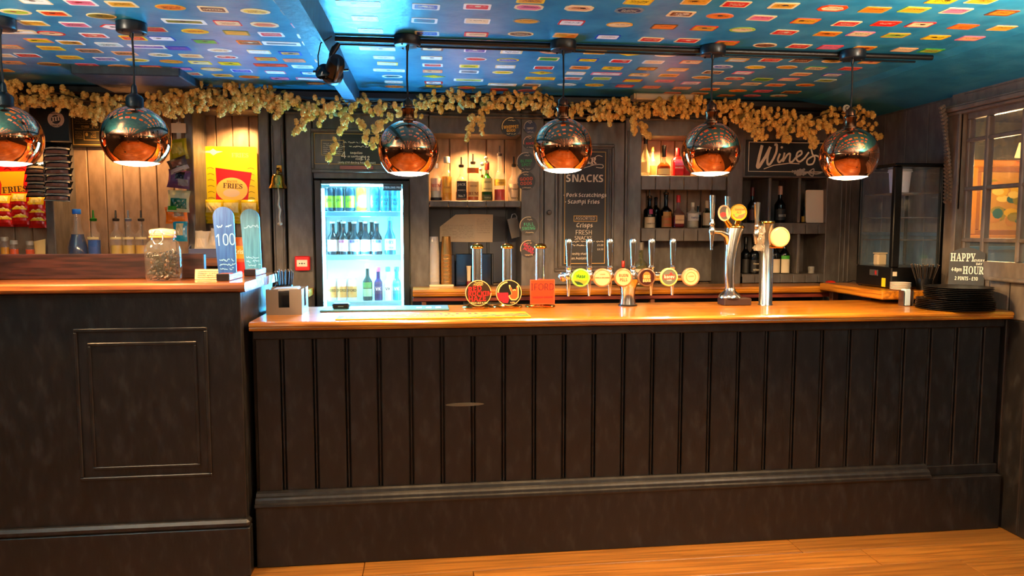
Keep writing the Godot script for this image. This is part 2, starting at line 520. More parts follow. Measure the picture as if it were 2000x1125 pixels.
func raised_bar() -> void:
	var t := thing("bar_counter", "dark navy charcoal front of the taller bar section at the left, with a raised panel", "bar counter")
	var X := -0.815
	part(t, "carcass", bx(Vector3(-4.1, 0, -3.93), Vector3(X - 0.02, 1.285, -3.30), 0.0), char_paint)
	part(t, "face", bx(Vector3(-4.1, 0.24, -3.30), Vector3(X, 1.285, -3.262), 0.003), char_paint)
	part(t, "end_panel", bx(Vector3(X - 0.02, 0.0, -3.93), Vector3(X, 1.285, -3.30), 0.002), char_paint)
	# the raised and fielded panel: two nested frames
	for q in [[-1.5104, -0.9574, 1.1343, 0.462, 0.016, 0.009], [-1.4561, -1.0051, 1.0714, 0.5083, 0.014, 0.006]]:
		var a := Vector2(q[0], q[3])
		var b := Vector2(q[1], q[2])
		for f in [[a.x, b.x, b.y - q[4], b.y], [a.x, b.x, a.y, a.y + q[4]], [a.x, a.x + q[4], a.y + q[4], b.y - q[4]], [b.x - q[4], b.x, a.y + q[4], b.y - q[4]]]:
			part(t, "panel_moulding", bx(Vector3(f[0], f[2], -3.262), Vector3(f[1], f[3], -3.262 + q[5]), 0.0035), char_paint)
	part(t, "plinth", bx(Vector3(-4.1, 0.0, -3.30), Vector3(X + 0.016, 0.225, -3.24), 0.004), char_paint)
	part(t, "plinth_moulding", bx(Vector3(-4.1, 0.225, -3.30), Vector3(X + 0.016, 0.262, -3.235), 0.012), char_paint)
	# its top, and the upstand along the back
	var top := PackedVector2Array()
	for q in v2([-3.95, 1.288, -3.235, 1.288, -3.222, 1.294, -3.219, 1.304, -3.222, 1.322, -3.230, 1.328, -3.245, 1.330, -3.95, 1.330]): top.append(q)
	var tp := MB.new()
	tp.xf = Transform3D(Basis(Vector3(0, 0, 1), Vector3(0, 1, 0), Vector3(-1, 0, 0)), Vector3.ZERO)
	tp.prism(top, 0.785, 4.1)
	solo("worktop", tp, wood("darker oak", Color(0.46, 0.24, 0.12), Color(0.68, 0.40, 0.18), 0.3, Vector3(0.35, 7, 7), 0.8), "varnished brown oak top of the taller bar section at the left", "bar top")
	solo("upstand_board", bx(Vector3(-4.1, 1.33, -3.56), Vector3(-1.04, 1.447, -3.52), 0.004), wood("stained upstand", Color(0.10, 0.05, 0.05), Color(0.20, 0.10, 0.09), 0.35, Vector3(0.6, 8, 8), 0.2), "dark stained wooden upstand board along the back of the taller bar top", "upstand")


# ---------------------------------------------------------------- ceiling
const TINTS := {
	"white": Color(0.93, 0.92, 0.88), "cream": Color(0.93, 0.82, 0.60), "pale": Color(0.78, 0.86, 0.80), "pinkgrey": Color(0.75, 0.60, 0.62),
	"yellow": Color(0.95, 0.80, 0.12), "gold": Color(0.88, 0.62, 0.16), "orange": Color(0.92, 0.48, 0.13), "orangered": Color(0.92, 0.28, 0.08),
	"red": Color(0.85, 0.12, 0.12), "salmon": Color(0.92, 0.50, 0.38), "peach": Color(0.95, 0.68, 0.45), "pink": Color(0.90, 0.45, 0.55),
	"violet": Color(0.35, 0.25, 0.60), "blue": Color(0.10, 0.25, 0.70), "navy": Color(0.10, 0.15, 0.28), "teal": Color(0.10, 0.42, 0.48),
	"green": Color(0.20, 0.62, 0.22), "lime": Color(0.65, 0.75, 0.25), "olive": Color(0.50, 0.48, 0.16), "brown": Color(0.45, 0.24, 0.10), "grey": Color(0.48, 0.50, 0.50)}
const SHAPES := {"rect": "oblong", "wide": "long narrow", "oval": "oval", "oct": "cut-cornered", "dia": "diamond", "hex": "six-sided"}
const SAID := {"orangered": "orange-red", "pinkgrey": "mauve"}
const NTH := ["", "second", "third", "fourth", "fifth", "sixth", "seventh", "eighth", "ninth", "tenth", "eleventh", "twelfth", "thirteenth", "fourteenth", "fifteenth"]

func label_outline(shape: String, k: float) -> PackedVector2Array:
	match shape:
		"wide": return round_rect(0.165 * k, 0.062 - 0.165 * (1 - k), 0.006)
		"oval": return oval(0.056 * k, 0.035 - 0.056 * (1 - k), 22)
		"dia": return PackedVector2Array([Vector2(0.065 * k, 0), Vector2(0, 0.036 * k), Vector2(-0.065 * k, 0), Vector2(0, -0.036 * k)])
		"oct":
			var a := 0.055 - 0.055 * (1 - k)
			var b := 0.034 - 0.055 * (1 - k)
			var c := 0.018
			return PackedVector2Array([Vector2(a, b - c), Vector2(a - c, b), Vector2(c - a, b), Vector2(-a, b - c), Vector2(-a, c - b), Vector2(c - a, -b), Vector2(a - c, -b), Vector2(a, c - b)])
		"hex": return PackedVector2Array([Vector2(0.07 * k, 0), Vector2(0.04 * k, 0.036 * k), Vector2(-0.04 * k, 0.036 * k), Vector2(-0.07 * k, 0), Vector2(-0.04 * k, -0.036 * k), Vector2(0.04 * k, -0.036 * k)])
	return round_rect(0.104 * k, 0.068 - 0.104 * (1 - k), 0.007)

# one printed beer label, lying under the ceiling: paper, an inner field, lines of print
func label_shape(shape: String, base: String, inner: String, b: MB, bars := true) -> MB:
	b.paint(TINTS[base]); b.prism(label_outline(shape, 1.0), -0.0008, 0.0008)
	var second: Color = TINTS[inner if inner else base]
	b.paint(second); b.prism(label_outline(shape, rng.randf_range(0.78, 0.90)), 0.0008, 0.0011)
	if bars:
		var ink: Color = [Color(0.25, 0.10, 0.05), Color(0.6, 0.08, 0.06), Color(0.12, 0.14, 0.25), Color(0.30, 0.18, 0.06)][rng.randi() % 4]
		if second.get_luminance() < 0.35: ink = Color(0.9, 0.85, 0.7)
		b.paint(ink)
		if rng.randf() < 0.35:
			b.prism(shift(oval(0.012, 0.008, 10), Vector2(rng.randf_range(-0.02, 0.02), 0.008)), 0.0011, 0.0014)
		for k in rng.randi_range(1, 3):
			scribble(b, -0.03, 0.03, 0.012 - 0.011 * k, rng.randf_range(0.006, 0.010), 0.0015, 0.15)
	return b

func ceiling() -> void:
	struct("ceiling", bx(Vector3(-4.2, CEIL, -4.60), Vector3(2.44, CEIL + 0.12, 5.0), 0.0), blue_ceil)
	# beyond the crease at the right the ceiling bends down to the wall without labels
	var cove := MB.new()
	cove.xf = Transform3D(Basis(Vector3(1, 0, 0), Vector3(0, 1, 0), Vector3(0, 0, 1)), Vector3.ZERO)
	var cp := PackedVector2Array()
	for q in v2([2.44, 2.40, 2.50, 2.386, 2.62, 2.372, 2.75, 2.356, 2.88, 2.334, 2.98, 2.312, 3.10, 2.29, 3.10, 2.52, 2.44, 2.52]): cp.append(q)
	cove.prism(cp, -4.60, 5.0)
	struct("trim_1", cove, blue_ceil)
	# the old beam that runs back to the bar
	var beam := MB.new()
	var half := [0.055, 0.052, 0.058, 0.050, 0.046, 0.052, 0.044, 0.040, 0.042, 0.038]
	var zs := [4.9, 1.0, -1.6, -2.4, -2.8, -3.1, -3.4, -3.75, -4.1, -4.59]
	var dn := [0.11, 0.11, 0.105, 0.115, 0.10, 0.105, 0.095, 0.10, 0.09, 0.085]
	for i in zs.size() - 1:
		var q := []
		for j in [i, i + 1]:
			q.append([Vector3(-0.43 - half[j], CEIL + 0.01, zs[j]), Vector3(-0.43 - half[j] * 0.9, CEIL - dn[j], zs[j]), Vector3(-0.43 + half[j] * 0.8, CEIL - dn[j] - 0.006, zs[j]), Vector3(-0.43 + half[j], CEIL + 0.01, zs[j])])
		for k in 3: beam.quad(q[1][k], q[1][k + 1], q[0][k + 1], q[0][k])
	beam.quad(Vector3(-0.43 - 0.038, CEIL, -4.59), Vector3(-0.392, CEIL, -4.59), Vector3(-0.40, CEIL - 0.09, -4.59), Vector3(-0.464, CEIL - 0.085, -4.59))
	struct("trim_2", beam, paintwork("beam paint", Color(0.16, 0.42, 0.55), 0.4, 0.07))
	# boxed ceiling section at the left rear, shade put in its dark paint
	var bxs := MB.new()
	bxs.box(Vector3(-2.0255, CEIL - 0.045, -4.0534), Vector3(-1.5122, CEIL, -3.72), 0.003)
	struct("trim_3", bx(Vector3(-1.80, CEIL - 0.045, -4.58), Vector3(-1.265, CEIL + 0.01, -3.99), 0.006), paintwork("shaded boxing paint", Color(0.09, 0.20, 0.26), 0.45))
	# the labels
	var right := [
		[["wide", "pinkgrey", "pale", -0.2425, -2.8009], ["rect", "pale", "cream", -0.2336, -2.9893], ["rect", "pale", "", -0.2248, -3.1662], ["wide", "cream", "yellow", -0.2169, -3.4681], ["rect", "pale", "cream", -0.1959, -3.6353], ["rect", "yellow", "white", -0.1854, -3.7644], ["wide", "white", "pale", -0.1853, -3.917], ["oct", "white", "teal", -0.1763, -4.0685], ["rect", "pale", "white", -0.1746, -4.2192], ["oval", "cream", "orange", -0.1774, -4.3518]],
		[["rect", "white", "violet", 0.0081, -2.8081], ["rect", "white", "teal", 0.0019, -2.9893], ["rect", "pale", "blue", 0.0124, -3.1777], ["rect", "brown", "cream", 0.0365, -3.4378], ["rect", "cream", "white", 0.0355, -3.6181], ["rect", "white", "red", 0.0419, -3.7714], ["rect", "salmon", "peach", 0.0432, -3.9143], ["dia", "lime", "yellow", 0.05, -4.0414], ["rect", "red", "white", 0.0517, -4.2064], ["rect", "olive", "yellow", 0.0528, -4.3092]],
		[["rect", "white", "red", 0.2004, -2.7851], ["rect", "white", "cream", 0.2136, -2.9711], ["rect", "red", "cream", 0.2232, -3.1688], ["rect", "white", "violet", 0.2373, -3.4425], ["oval", "white", "red", 0.2515, -3.6135], ["rect", "cream", "yellow", 0.2307, -3.7719], ["rect", "white", "grey", 0.2359, -3.9037], ["wide", "white", "lime", 0.2454, -4.1128], ["oval", "yellow", "red", 0.2461, -4.3317]],
		[["rect", "yellow", "gold", 0.3911, -2.6831], ["oct", "cream", "pink", 0.3956, -2.768], ["oval", "grey", "gold", 0.4109, -2.9475], ["oval", "cream", "brown", 0.4131, -3.1379], ["rect", "cream", "white", 0.4104, -3.451], ["oval", "yellow", "blue", 0.412, -3.6157], ["rect", "cream", "white", 0.4153, -3.7615], ["oct", "cream", "yellow", 0.4162, -3.8946], ["wide", "cream", "white", 0.4476, -4.2172], ["rect", "orangered", "red", 0.4452, -4.3703]],
		[["oct", "cream", "peach", 0.5873, -2.7578], ["rect", "red", "white", 0.5962, -2.947], ["rect", "peach", "gold", 0.6083, -3.1391], ["oval", "salmon", "peach", 0.5983, -3.4286], ["rect", "cream", "green", 0.6079, -3.5708], ["rect", "white", "red", 0.6161, -3.761], ["dia", "gold", "yellow", 0.6222, -3.8825], ["wide", "yellow", "gold", 0.6393, -4.0245], ["rect", "cream", "brown", 0.6179, -4.2117], ["oval", "pink", "salmon", 0.6147, -4.382]],
		[["rect", "gold", "yellow", 0.7886, -2.6534], ["oct", "grey", "navy", 0.7843, -2.7599], ["oval", "gold", "cream", 0.7986, -2.9522], ["rect", "blue", "white", 0.7976, -3.1414], ["rect", "cream", "gold", 0.8053, -3.4137], ["rect", "blue", "yellow", 0.8059, -3.5686], ["rect", "peach", "orange", 0.8038, -3.7385], ["rect", "cream", "white", 0.8077, -3.873], ["rect", "pale", "salmon", 0.8176, -4.0032], ["oval", "pale", "white", 0.8193, -4.1728]],
		[["rect", "cream", "gold", 0.9992, -2.6282], ["rect", "cream", "brown", 0.9978, -2.7804], ["rect", "brown", "orange", 0.9903, -2.9592], ["rect", "cream", "red", 0.9975, -3.16], ["dia", "lime", "yellow", 0.9779, -3.4229], ["rect", "white", "red", 0.9732, -3.5703], ["rect", "gold", "yellow", 0.9734, -3.7301], ["wide", "pink", "white", 0.9752, -3.8657], ["rect", "pale", "lime", 0.979, -3.9839], ["oval", "yellow", "gold", 0.982, -4.1681]],
		[["rect", "cream", "red", 1.1588, -2.6394], ["oval", "salmon", "orange", 1.1598, -2.7881], ["rect", "red", "gold", 1.1638, -2.9613], ["rect", "cream", "red", 1.1638, -3.1574], ["oval", "white", "cream", 1.1576, -3.4217], ["rect", "white", "cream", 1.1427, -3.5721], ["rect", "brown", "gold", 1.1547, -3.7204], ["rect", "gold", "cream", 1.1585, -3.8696], ["rect", "red", "yellow", 1.1673, -4.0164], ["rect", "red", "salmon", 1.1648, -4.1762]],
		[["rect", "cream", "gold", 1.3448, -2.6357], ["rect", "cream", "pink", 1.335, -2.7947], ["oval", "lime", "cream", 1.3335, -2.9642], ["rect", "red", "gold", 1.3541, -3.1788], ["rect", "orange", "cream", 1.3292, -3.5498], ["rect", "gold", "cream", 1.3227, -3.7244], ["rect", "peach", "gold", 1.3233, -3.8629], ["rect", "orange", "pink", 1.3498, -4.0086], ["rect", "orange", "salmon", 1.3292, -4.1868]],
		[["oct", "orangered", "cream", 1.5462, -2.6431], ["rect", "orangered", "gold", 1.5312, -2.8135], ["rect", "cream", "red", 1.5288, -2.9803], ["oval", "cream", "brown", 1.5455, -3.192], ["rect", "gold", "pale", 1.5431, -3.4804], ["oval", "white", "blue", 1.5292, -3.6282], ["rect", "cream", "brown", 1.5317, -3.7612], ["oval", "cream", "gold", 1.5208, -3.8921], ["rect", "pink", "white", 1.5173, -4.0455], ["rect", "orange", "peach", 1.5171, -4.1951], ["rect", "salmon", "orange", 1.5138, -4.3563]],
		[["rect", "gold", "orange", 1.7168, -2.6419], ["rect", "cream", "red", 1.7166, -2.8276], ["rect", "gold", "orange", 1.7245, -2.9811], ["rect", "cream", "red", 1.7082, -3.1909], ["rect", "cream", "red", 1.7072, -3.4608], ["oval", "cream", "yellow", 1.7027, -3.6192], ["rect", "pink", "white", 1.6977, -3.7539], ["oct", "cream", "red", 1.7122, -3.8962], ["rect", "peach", "cream", 1.6983, -4.0384], ["rect", "peach", "orange", 1.6956, -4.205], ["rect", "peach", "gold", 1.6864, -4.3524]],
		[["rect", "lime", "gold", 1.867, -2.6239], ["rect", "orangered", "red", 1.8768, -2.8084], ["rect", "pink", "cream", 1.8647, -2.9643], ["rect", "red", "pink", 1.8609, -3.1913], ["rect", "cream", "brown", 1.8642, -3.4529], ["oval", "cream", "gold", 1.8661, -3.5997], ["rect", "lime", "green", 1.8805, -3.9034], ["rect", "peach", "cream", 1.8747, -4.0319], ["oval", "gold", "orange", 1.8835, -4.2302], ["rect", "orange", "gold", 1.8813, -4.3973]],
		[["rect", "gold", "yellow", 1.8955, -2.5091], ["rect", "cream", "pink", 2.0364, -2.6166], ["rect", "red", "cream", 2.0262, -2.8053], ["rect", "gold", "lime", 2.0315, -2.9689], ["rect", "gold", "orange", 2.0249, -3.1904], ["oval", "cream", "gold", 2.0248, -3.4446], ["rect", "green", "cream", 2.0263, -3.6042], ["rect", "cream", "peach", 2.0258, -3.7529], ["rect", "pink", "cream", 2.0258, -3.886], ["rect", "peach", "orange", 2.027, -4.0431], ["rect", "red", "pink", 2.0419, -4.2274], ["oval", "pink", "salmon", 2.0443, -4.3778]],
		[["rect", "cream", "gold", 2.0415, -2.4916], ["rect", "brown", "orange", 2.2335, -2.6193], ["rect", "orangered", "orange", 2.2239, -2.8116], ["rect", "gold", "yellow", 2.227, -2.9789], ["rect", "peach", "cream", 2.2325, -3.1942], ["rect", "gold", "peach", 2.2261, -3.4425], ["rect", "salmon", "red", 2.211, -3.5941], ["rect", "violet", "white", 2.2039, -3.7445], ["rect", "pale", "lime", 2.2462, -3.8874], ["oval", "gold", "orange", 2.2016, -4.0222], ["rect", "gold", "brown", 2.2282, -4.2377], ["oval", "pale", "cream", 2.2106, -4.3579]],
		[["rect", "peach", "gold", 2.4047, -2.8128], ["rect", "pink", "peach", 2.389, -2.9764], ["rect", "green", "lime", 2.3698, -3.1971]],
	]
	var left := [
		[["rect", "cream", "peach", -0.4968, -2.8012], ["rect", "grey", "white", -0.4964, -2.9458], ["rect", "pink", "white", -0.4901, -3.1212], ["rect", "white", "pale", -0.4955, -3.2878], ["rect", "white", "teal", -0.4941, -3.4088], ["rect", "white", "pale", -0.4891, -3.5984], ["rect", "peach", "white", -0.4898, -3.7453], ["rect", "orange", "peach", -0.4449, -4.1542], ["oval", "cream", "brown", -0.4564, -4.3107]],
		[["oval", "cream", "yellow", -0.6461, -2.944], ["oct", "cream", "orange", -0.6507, -3.1255], ["rect", "white", "red", -0.6549, -3.2738], ["wide", "white", "grey", -0.6415, -3.4264], ["rect", "blue", "gold", -0.6359, -3.6059], ["rect", "orange", "salmon", -0.6427, -3.7527], ["rect", "white", "pale", -0.6251, -3.8859], ["rect", "blue", "white", -0.6081, -4.0424], ["wide", "pink", "white", -0.6282, -4.1898], ["oval", "brown", "cream", -0.6218, -4.3159]],
		[["rect", "cream", "brown", -0.8015, -2.9367], ["rect", "red", "cream", -0.7953, -3.1207], ["rect", "olive", "gold", -0.7978, -3.2666], ["rect", "orange", "brown", -0.7823, -3.4254], ["rect", "cream", "white", -0.7773, -3.5931], ["rect", "orangered", "gold", -0.775, -3.7362], ["wide", "red", "orangered", -0.7806, -3.8697], ["rect", "pink", "white", -0.7919, -4.0391], ["rect", "violet", "pink", -0.7987, -4.1965]],
		[["oval", "gold", "orange", -0.9542, -2.9295], ["wide", "white", "olive", -0.9646, -3.1192], ["oval", "yellow", "gold", -0.9667, -3.2629], ["rect", "violet", "green", -0.9739, -3.4306], ["oval", "white", "cream", -0.9545, -3.5851], ["oval", "white", "red", -0.9592, -3.7161], ["rect", "gold", "yellow", -0.9797, -3.8594], ["rect", "white", "blue", -0.962, -4.0222], ["oval", "gold", "orangered", -0.9588, -4.1753]],
		[["rect", "cream", "gold", -1.1218, -2.9122], ["rect", "cream", "red", -1.1322, -3.2513], ["rect", "blue", "white", -1.1488, -3.3996], ["rect", "blue", "violet", -1.135, -3.5684], ["rect", "cream", "peach", -1.1236, -3.715], ["rect", "yellow", "cream", -1.1223, -3.8541], ["oval", "gold", "cream", -1.1076, -4.003], ["rect", "peach", "gold", -1.0935, -4.1519]],
		[["rect", "white", "pink", -1.2653, -2.9111], ["oval", "cream", "olive", -1.2641, -3.078], ["hex", "red", "white", -1.2668, -3.2367], ["rect", "yellow", "red", -1.2709, -3.4057], ["wide", "white", "violet", -1.2636, -3.5557], ["oval", "white", "cream", -1.2641, -3.7114], ["oval", "orange", "gold", -1.2581, -3.8482], ["rect", "blue", "pink", -1.2584, -4.009], ["rect", "cream", "red", -1.2503, -4.1319]],
		[["rect", "cream", "white", -1.4257, -2.9123], ["rect", "cream", "orangered", -1.4315, -3.0643], ["rect", "white", "pink", -1.4245, -3.2181], ["rect", "white", "red", -1.4218, -3.382], ["rect", "white", "pale", -1.4256, -3.5383], ["rect", "peach", "brown", -1.4207, -3.6998], ["oval", "cream", "yellow", -1.4159, -3.8344], ["rect", "red", "peach", -1.4019, -3.9906], ["rect", "cream", "red", -1.4086, -4.1255]],
		[["oval", "cream", "lime", -1.569, -3.0609], ["rect", "cream", "gold", -1.5841, -3.2151], ["oval", "red", "cream", -1.5904, -3.3695], ["rect", "white", "gold", -1.5818, -3.521], ["rect", "peach", "brown", -1.5656, -3.6678], ["rect", "white", "violet", -1.5605, -3.8302], ["oval", "peach", "gold", -1.5608, -3.9862]],
		[["wide", "cream", "white", -1.7232, -3.3613], ["rect", "salmon", "yellow", -1.7051, -3.5006], ["rect", "yellow", "gold", -1.7206, -3.6385], ["rect", "yellow", "gold", -1.7207, -3.8176], ["rect", "pink", "red", -1.7098, -3.9809]],
		[["rect", "orange", "cream", -1.8982, -3.6316], ["rect", "white", "red", -1.902, -3.7979], ["oval", "gold", "brown", -1.8959, -3.9803]],
		[["rect", "white", "cream", -2.0249, -3.8126], ["rect", "orange", "peach", -2.063, -3.9666], ["rect", "gold", "orange", -2.2187, -4.1602]],
	]
	var paper := mat("printed paper", Color.WHITE, 0.38)
	paper.vertex_color_use_as_albedo = true
	for half_ in [["right", right], ["left", left]]:
		for ci in half_[1].size():
			var line: Array = half_[1][ci]
			for ri in line.size():
				var q: Array = line[ri]
				var m := label_shape(q[0], q[1], q[2], MB.new())
				var back: int = line.size() - 1 - ri
				var two := (" and " + String(SAID.get(q[2], q[2]))) if q[2] and q[2] != q[1] else ""
				var said := "%s%s %s beer label, %s from back, %s line %s of ceiling beam" % [String(SAID.get(q[1], q[1])), two, SHAPES[q[0]], "first" if back == 0 else NTH[back], "first" if ci == 0 else NTH[ci], half_[0]]
				var o := solo("beer_label", m, paper, said, "beer label", Vector3(q[3], CEIL - 0.0008, q[4]), "beer labels pasted on the blue ceiling")
				o.rotation = Vector3(PI / 2, 0, 0)
				o.rotate_y(rng.randf_range(-0.05, 0.05))
				if q[1] == "cream" and q[2] == "brown" and absf(q[3] - 0.9978) < 0.03 and absf(q[4] - -2.7804) < 0.03:
					for w in [["Light", 0.008], ["Ale", -0.012]]: text(o, w[0], 0.013, hue(Color(0.95, 0.9, 0.8)), Vector3(0, w[1], 0.002), {"face": "Droid Serif", "slant": 0.15})
				if q[2] == "brown" and absf(q[3] - -0.8015) < 0.03 and absf(q[4] - -2.9367) < 0.03:
					text(o, "SPECIAL", 0.014, hue(Color(0.95, 0.85, 0.65)), Vector3(0, 0, 0.002), {})
	# more of them over the room behind the viewer, seen only in the copper shades
	var far := MB.new()
	var kinds := ["rect", "rect", "rect", "oval", "oct", "rect", "wide"]
	var cols := TINTS.keys()
	for i in 31:
		var x := -4.0 + i * 0.205
		if absf(x + 0.43) < 0.11: continue
		for j in 44:
			var z := -2.25 + j * 0.16
			far.xf = Transform3D(Basis(Vector3.RIGHT, PI / 2), Vector3(x + rng.randf_range(-0.02, 0.02), CEIL - 0.0008, z))
			label_shape(kinds[rng.randi() % 7], cols[[0, 1, 1, 4, 5, 6, 8, 9, 10, 11, 1, 0, 7][rng.randi() % 13]], cols[rng.randi() % 12], far, false)
	var fo := solo("beer_labels", far, paper, "rows of beer labels over the room behind the viewer", "beer labels")
	fo.set_meta("kind", "stuff")
	# the conduit rails of the pendant lights
	solo("ceiling_conduit", MB.new().tube([Vector3(-0.385, CEIL - 0.014, -3.262), Vector3(2.43, CEIL - 0.014, -3.268)], 0.0125, 10), hue(Color(0.035, 0.05, 0.06), 0.4), "thick dark conduit across the ceiling, nearer of the two", "conduit")
	solo("ceiling_conduit", MB.new().tube([Vector3(-0.385, CEIL - 0.006, -3.385), Vector3(2.43, CEIL - 0.006, -3.39)], 0.005, 8), hue(Color(0.04, 0.07, 0.09), 0.4), "thin dark cable run across the ceiling behind the conduit", "cable")

# ---------------------------------------------------------------- pendants
func pendants() -> void:
	var at := [Vector3(-1.6822, 1.9275, -3.16), Vector3(-1.1835, 1.9329, -3.16), Vector3(-0.073, 1.9075, -3.235), Vector3(0.6181, 1.928, -3.235), Vector3(1.316, 1.9209, -3.235), Vector3(2.0013, 1.9081, -3.235)]
	var said := ["leftmost copper globe pendant, cut by the left edge", "second copper globe pendant from left, black fitting, over the raised bar", "copper globe pendant above the drinks fridge", "copper globe pendant beside the snacks chalkboard", "copper globe pendant above the shelf of dark bottles", "rightmost copper globe pendant, before the wines sign"]
	var R := 0.133
	for i in at.size():
		var p: Vector3 = at[i]
		var t := thing("pendant_light", said[i], "pendant lamp", p, "copper globe pendants over the bar")
		var prof := []
		for k in 25:
			var f := lerpf(-0.745, 0.965, k / 24.0)
			prof.append(Vector2(sqrt(1 - f * f) * R, f * R))
		var inner := []
		for k in range(24, -1, -1):
			var q: Vector2 = prof[k]
			inner.append(q * 0.975)
		var shade := lat(prof + inner + [prof[0]], 48)
		part(t, "shade", shade, copper)
		# the lit mouth: an opal bulb and the bright inside of the shade
		var gl := part(t, "bulb", lat(v2([0.0, -0.1125, 0.03, -0.1115, 0.06, -0.107, 0.085, -0.098, 0.0855, -0.088, 0.05, -0.08, 0.0, -0.08]), 32), glow("pendant glow", Color(1.0, 0.90, 0.74), 10.0))
		gl.set_meta("label", "glowing opal disc of the bulb")
		var fit: StandardMaterial3D = black if i < 2 else hue(Color(0.42, 0.30, 0.22), 0.25, 1.0)
		var top := R * 0.955
		if i < 2:
			part(t, "lamp_holder", lat(v2([0.0, top - 0.006, 0.034, top - 0.004, 0.034, top + 0.036, 0.028, top + 0.046, 0.012, top + 0.056, 0.010, top + 0.085, 0.005, top + 0.095]), 20), fit)
		else:
			part(t, "lamp_holder", lat(v2([0.0, top - 0.006, 0.036, top - 0.004, 0.036, top + 0.008, 0.026, top + 0.012, 0.026, top + 0.045, 0.030, top + 0.048, 0.030, top + 0.056, 0.022, top + 0.062, 0.022, top + 0.085, 0.008, top + 0.098, 0.004, top + 0.105]), 20), fit)
		var rose_y := CEIL - p.y
		var lean := 0.008 * (1 if i % 2 else -1)
		part(t, "cord", MB.new().tube([Vector3(0, top + 0.08, 0), Vector3(lean * 0.4, (top + rose_y) * 0.5, 0), Vector3(0, rose_y - 0.03, 0)], 0.0042, 8), hue(Color(0.03, 0.025, 0.025), 0.6))
		var rose := part(t, "ceiling_rose", lat(v2([0.0, rose_y - 0.042, 0.054, rose_y - 0.042, 0.058, rose_y - 0.038, 0.058, rose_y - 0.003, 0.0, rose_y - 0.003]), 28), hue(Color(0.04, 0.10, 0.14), 0.35))
		for s in 3: part(rose, "screw", lat(v2([0.0, -0.006, 0.004, -0.005, 0.004, 0.0]), 8), black, Vector3(cos(s * 2.1) * 0.044, rose_y - 0.042, sin(s * 2.1) * 0.044))
		part(rose, "cord_grip", lat(v2([0.0, -0.022, 0.006, -0.02, 0.008, 0.0]), 10), black, Vector3(0, rose_y - 0.042, 0))
		spot(t, Vector3(0, -0.118, 0), Vector3(0, -1, 0), Color(1.0, 0.80, 0.55), 2.1, 86.0, 0.06, 0.3)
	# the stage lamp clamped to the beam
	var s := thing("spotlight", "black metal stage spotlight hanging from the left side of the ceiling beam", "spotlight", Vector3(-0.3629, 2.1799, -2.95))
	s.scale = Vector3.ONE * 0.9
	var b := lat(v2([0.0, -0.045, 0.044, -0.045, 0.048, -0.04, 0.048, -0.02, 0.038, -0.015, 0.038, 0.06, 0.03, 0.08, 0.0, 0.085]), 24)
	part(s, "lamp_body", b, black, Vector3(0.01, 0, 0.02), Vector3(1.2, 0.35, 0))
	part(s, "front_ring", lat(v2([0.040, -0.004, 0.052, -0.004, 0.055, 0.0, 0.052, 0.006, 0.040, 0.006]), 24), hue(Color(0.5, 0.5, 0.5), 0.3, 1.0), Vector3(0.025, 0.0, 0.055), Vector3(1.35, 0.0, 1.25))
	part(s, "lens", lat(v2([0.0, 0.004, 0.034, 0.002, 0.036, 0.0, 0.0, -0.004]), 24), hue(Color(0.02, 0.02, 0.03), 0.06), Vector3(-0.032, -0.01, 0.045), Vector3(1.35, 0.0, 0.35))
	part(s, "yoke", MB.new().tube([Vector3(-0.075, -0.008, 0.03), Vector3(0.075, 0.004, 0.03)], 0.005, 8), black)
	part(s, "bracket", MB.new().tube([Vector3(0.0, 0.04, 0.0), Vector3(0.0, 0.075, -0.005), Vector3(0.012, 0.10, -0.01), Vector3(0.03, 0.125, -0.02)], [0.014, 0.012, 0.015, 0.010], 8), black)
	part(s, "cable", MB.new().tube([Vector3(-0.05, -0.03, 0.03), Vector3(-0.055, 0.06, 0.02), Vector3(-0.045, 0.12, 0.0), Vector3(0.0, 0.16, -0.03)], 0.003, 6), black)
	# cream strip fitting and a lit bulb near the right edge
	var sl := thing("strip_light", "cream strip light casing fixed under the ceiling behind the hops", "strip light", Vector3(1.4834, 2.3761, -4.4))
	part(sl, "casing", bx(Vector3(-0.20, -0.018, -0.05), Vector3(0.20, 0.022, 0.05), 0.008), hue(Color(0.80, 0.74, 0.62), 0.5))
	part(sl, "end_cap", bx(Vector3(-0.208, -0.015, -0.045), Vector3(-0.20, 0.02, 0.045), 0.002), cream)
	part(sl, "end_cap", bx(Vector3(0.20, -0.015, -0.045), Vector3(0.208, 0.02, 0.045), 0.002), cream)
	var cl := thing("ceiling_bulb", "small glowing amber bulb on the ceiling at the right edge", "bulb", Vector3(2.40, CEIL, -2.40))
	part(cl, "holder", lat(v2([0.03, 0, 0.03, -0.02, 0.018, -0.024, 0.018, -0.045]), 14), black, Vector3.ZERO, Vector3.ZERO)
	part(cl, "bulb", lat(v2([0.0, -0.125, 0.02, -0.12, 0.036, -0.095, 0.03, -0.07, 0.016, -0.045]), 18), glow("amber bulb", Color(1.0, 0.55, 0.15), 6.0))
	omni(cl, Vector3(0, -0.092, 0), Color(1.0, 0.6, 0.3), 0.25, 0.03)

# ---------------------------------------------------------------- back bar
func frame(p: Node3D, called: String, x0: float, x1: float, y0: float, y1: float, z: float, w: float, d: float, m: Material, k := 0.003) -> void:
	for f in [[x0, x1, y1 - w, y1], [x0, x1, y0, y0 + w], [x0, x0 + w, y0 + w, y1 - w], [x1 - w, x1, y0 + w, y1 - w]]:
		part(p, called, bx(Vector3(f[0], f[2], z), Vector3(f[1], f[3], z + d), k), m)

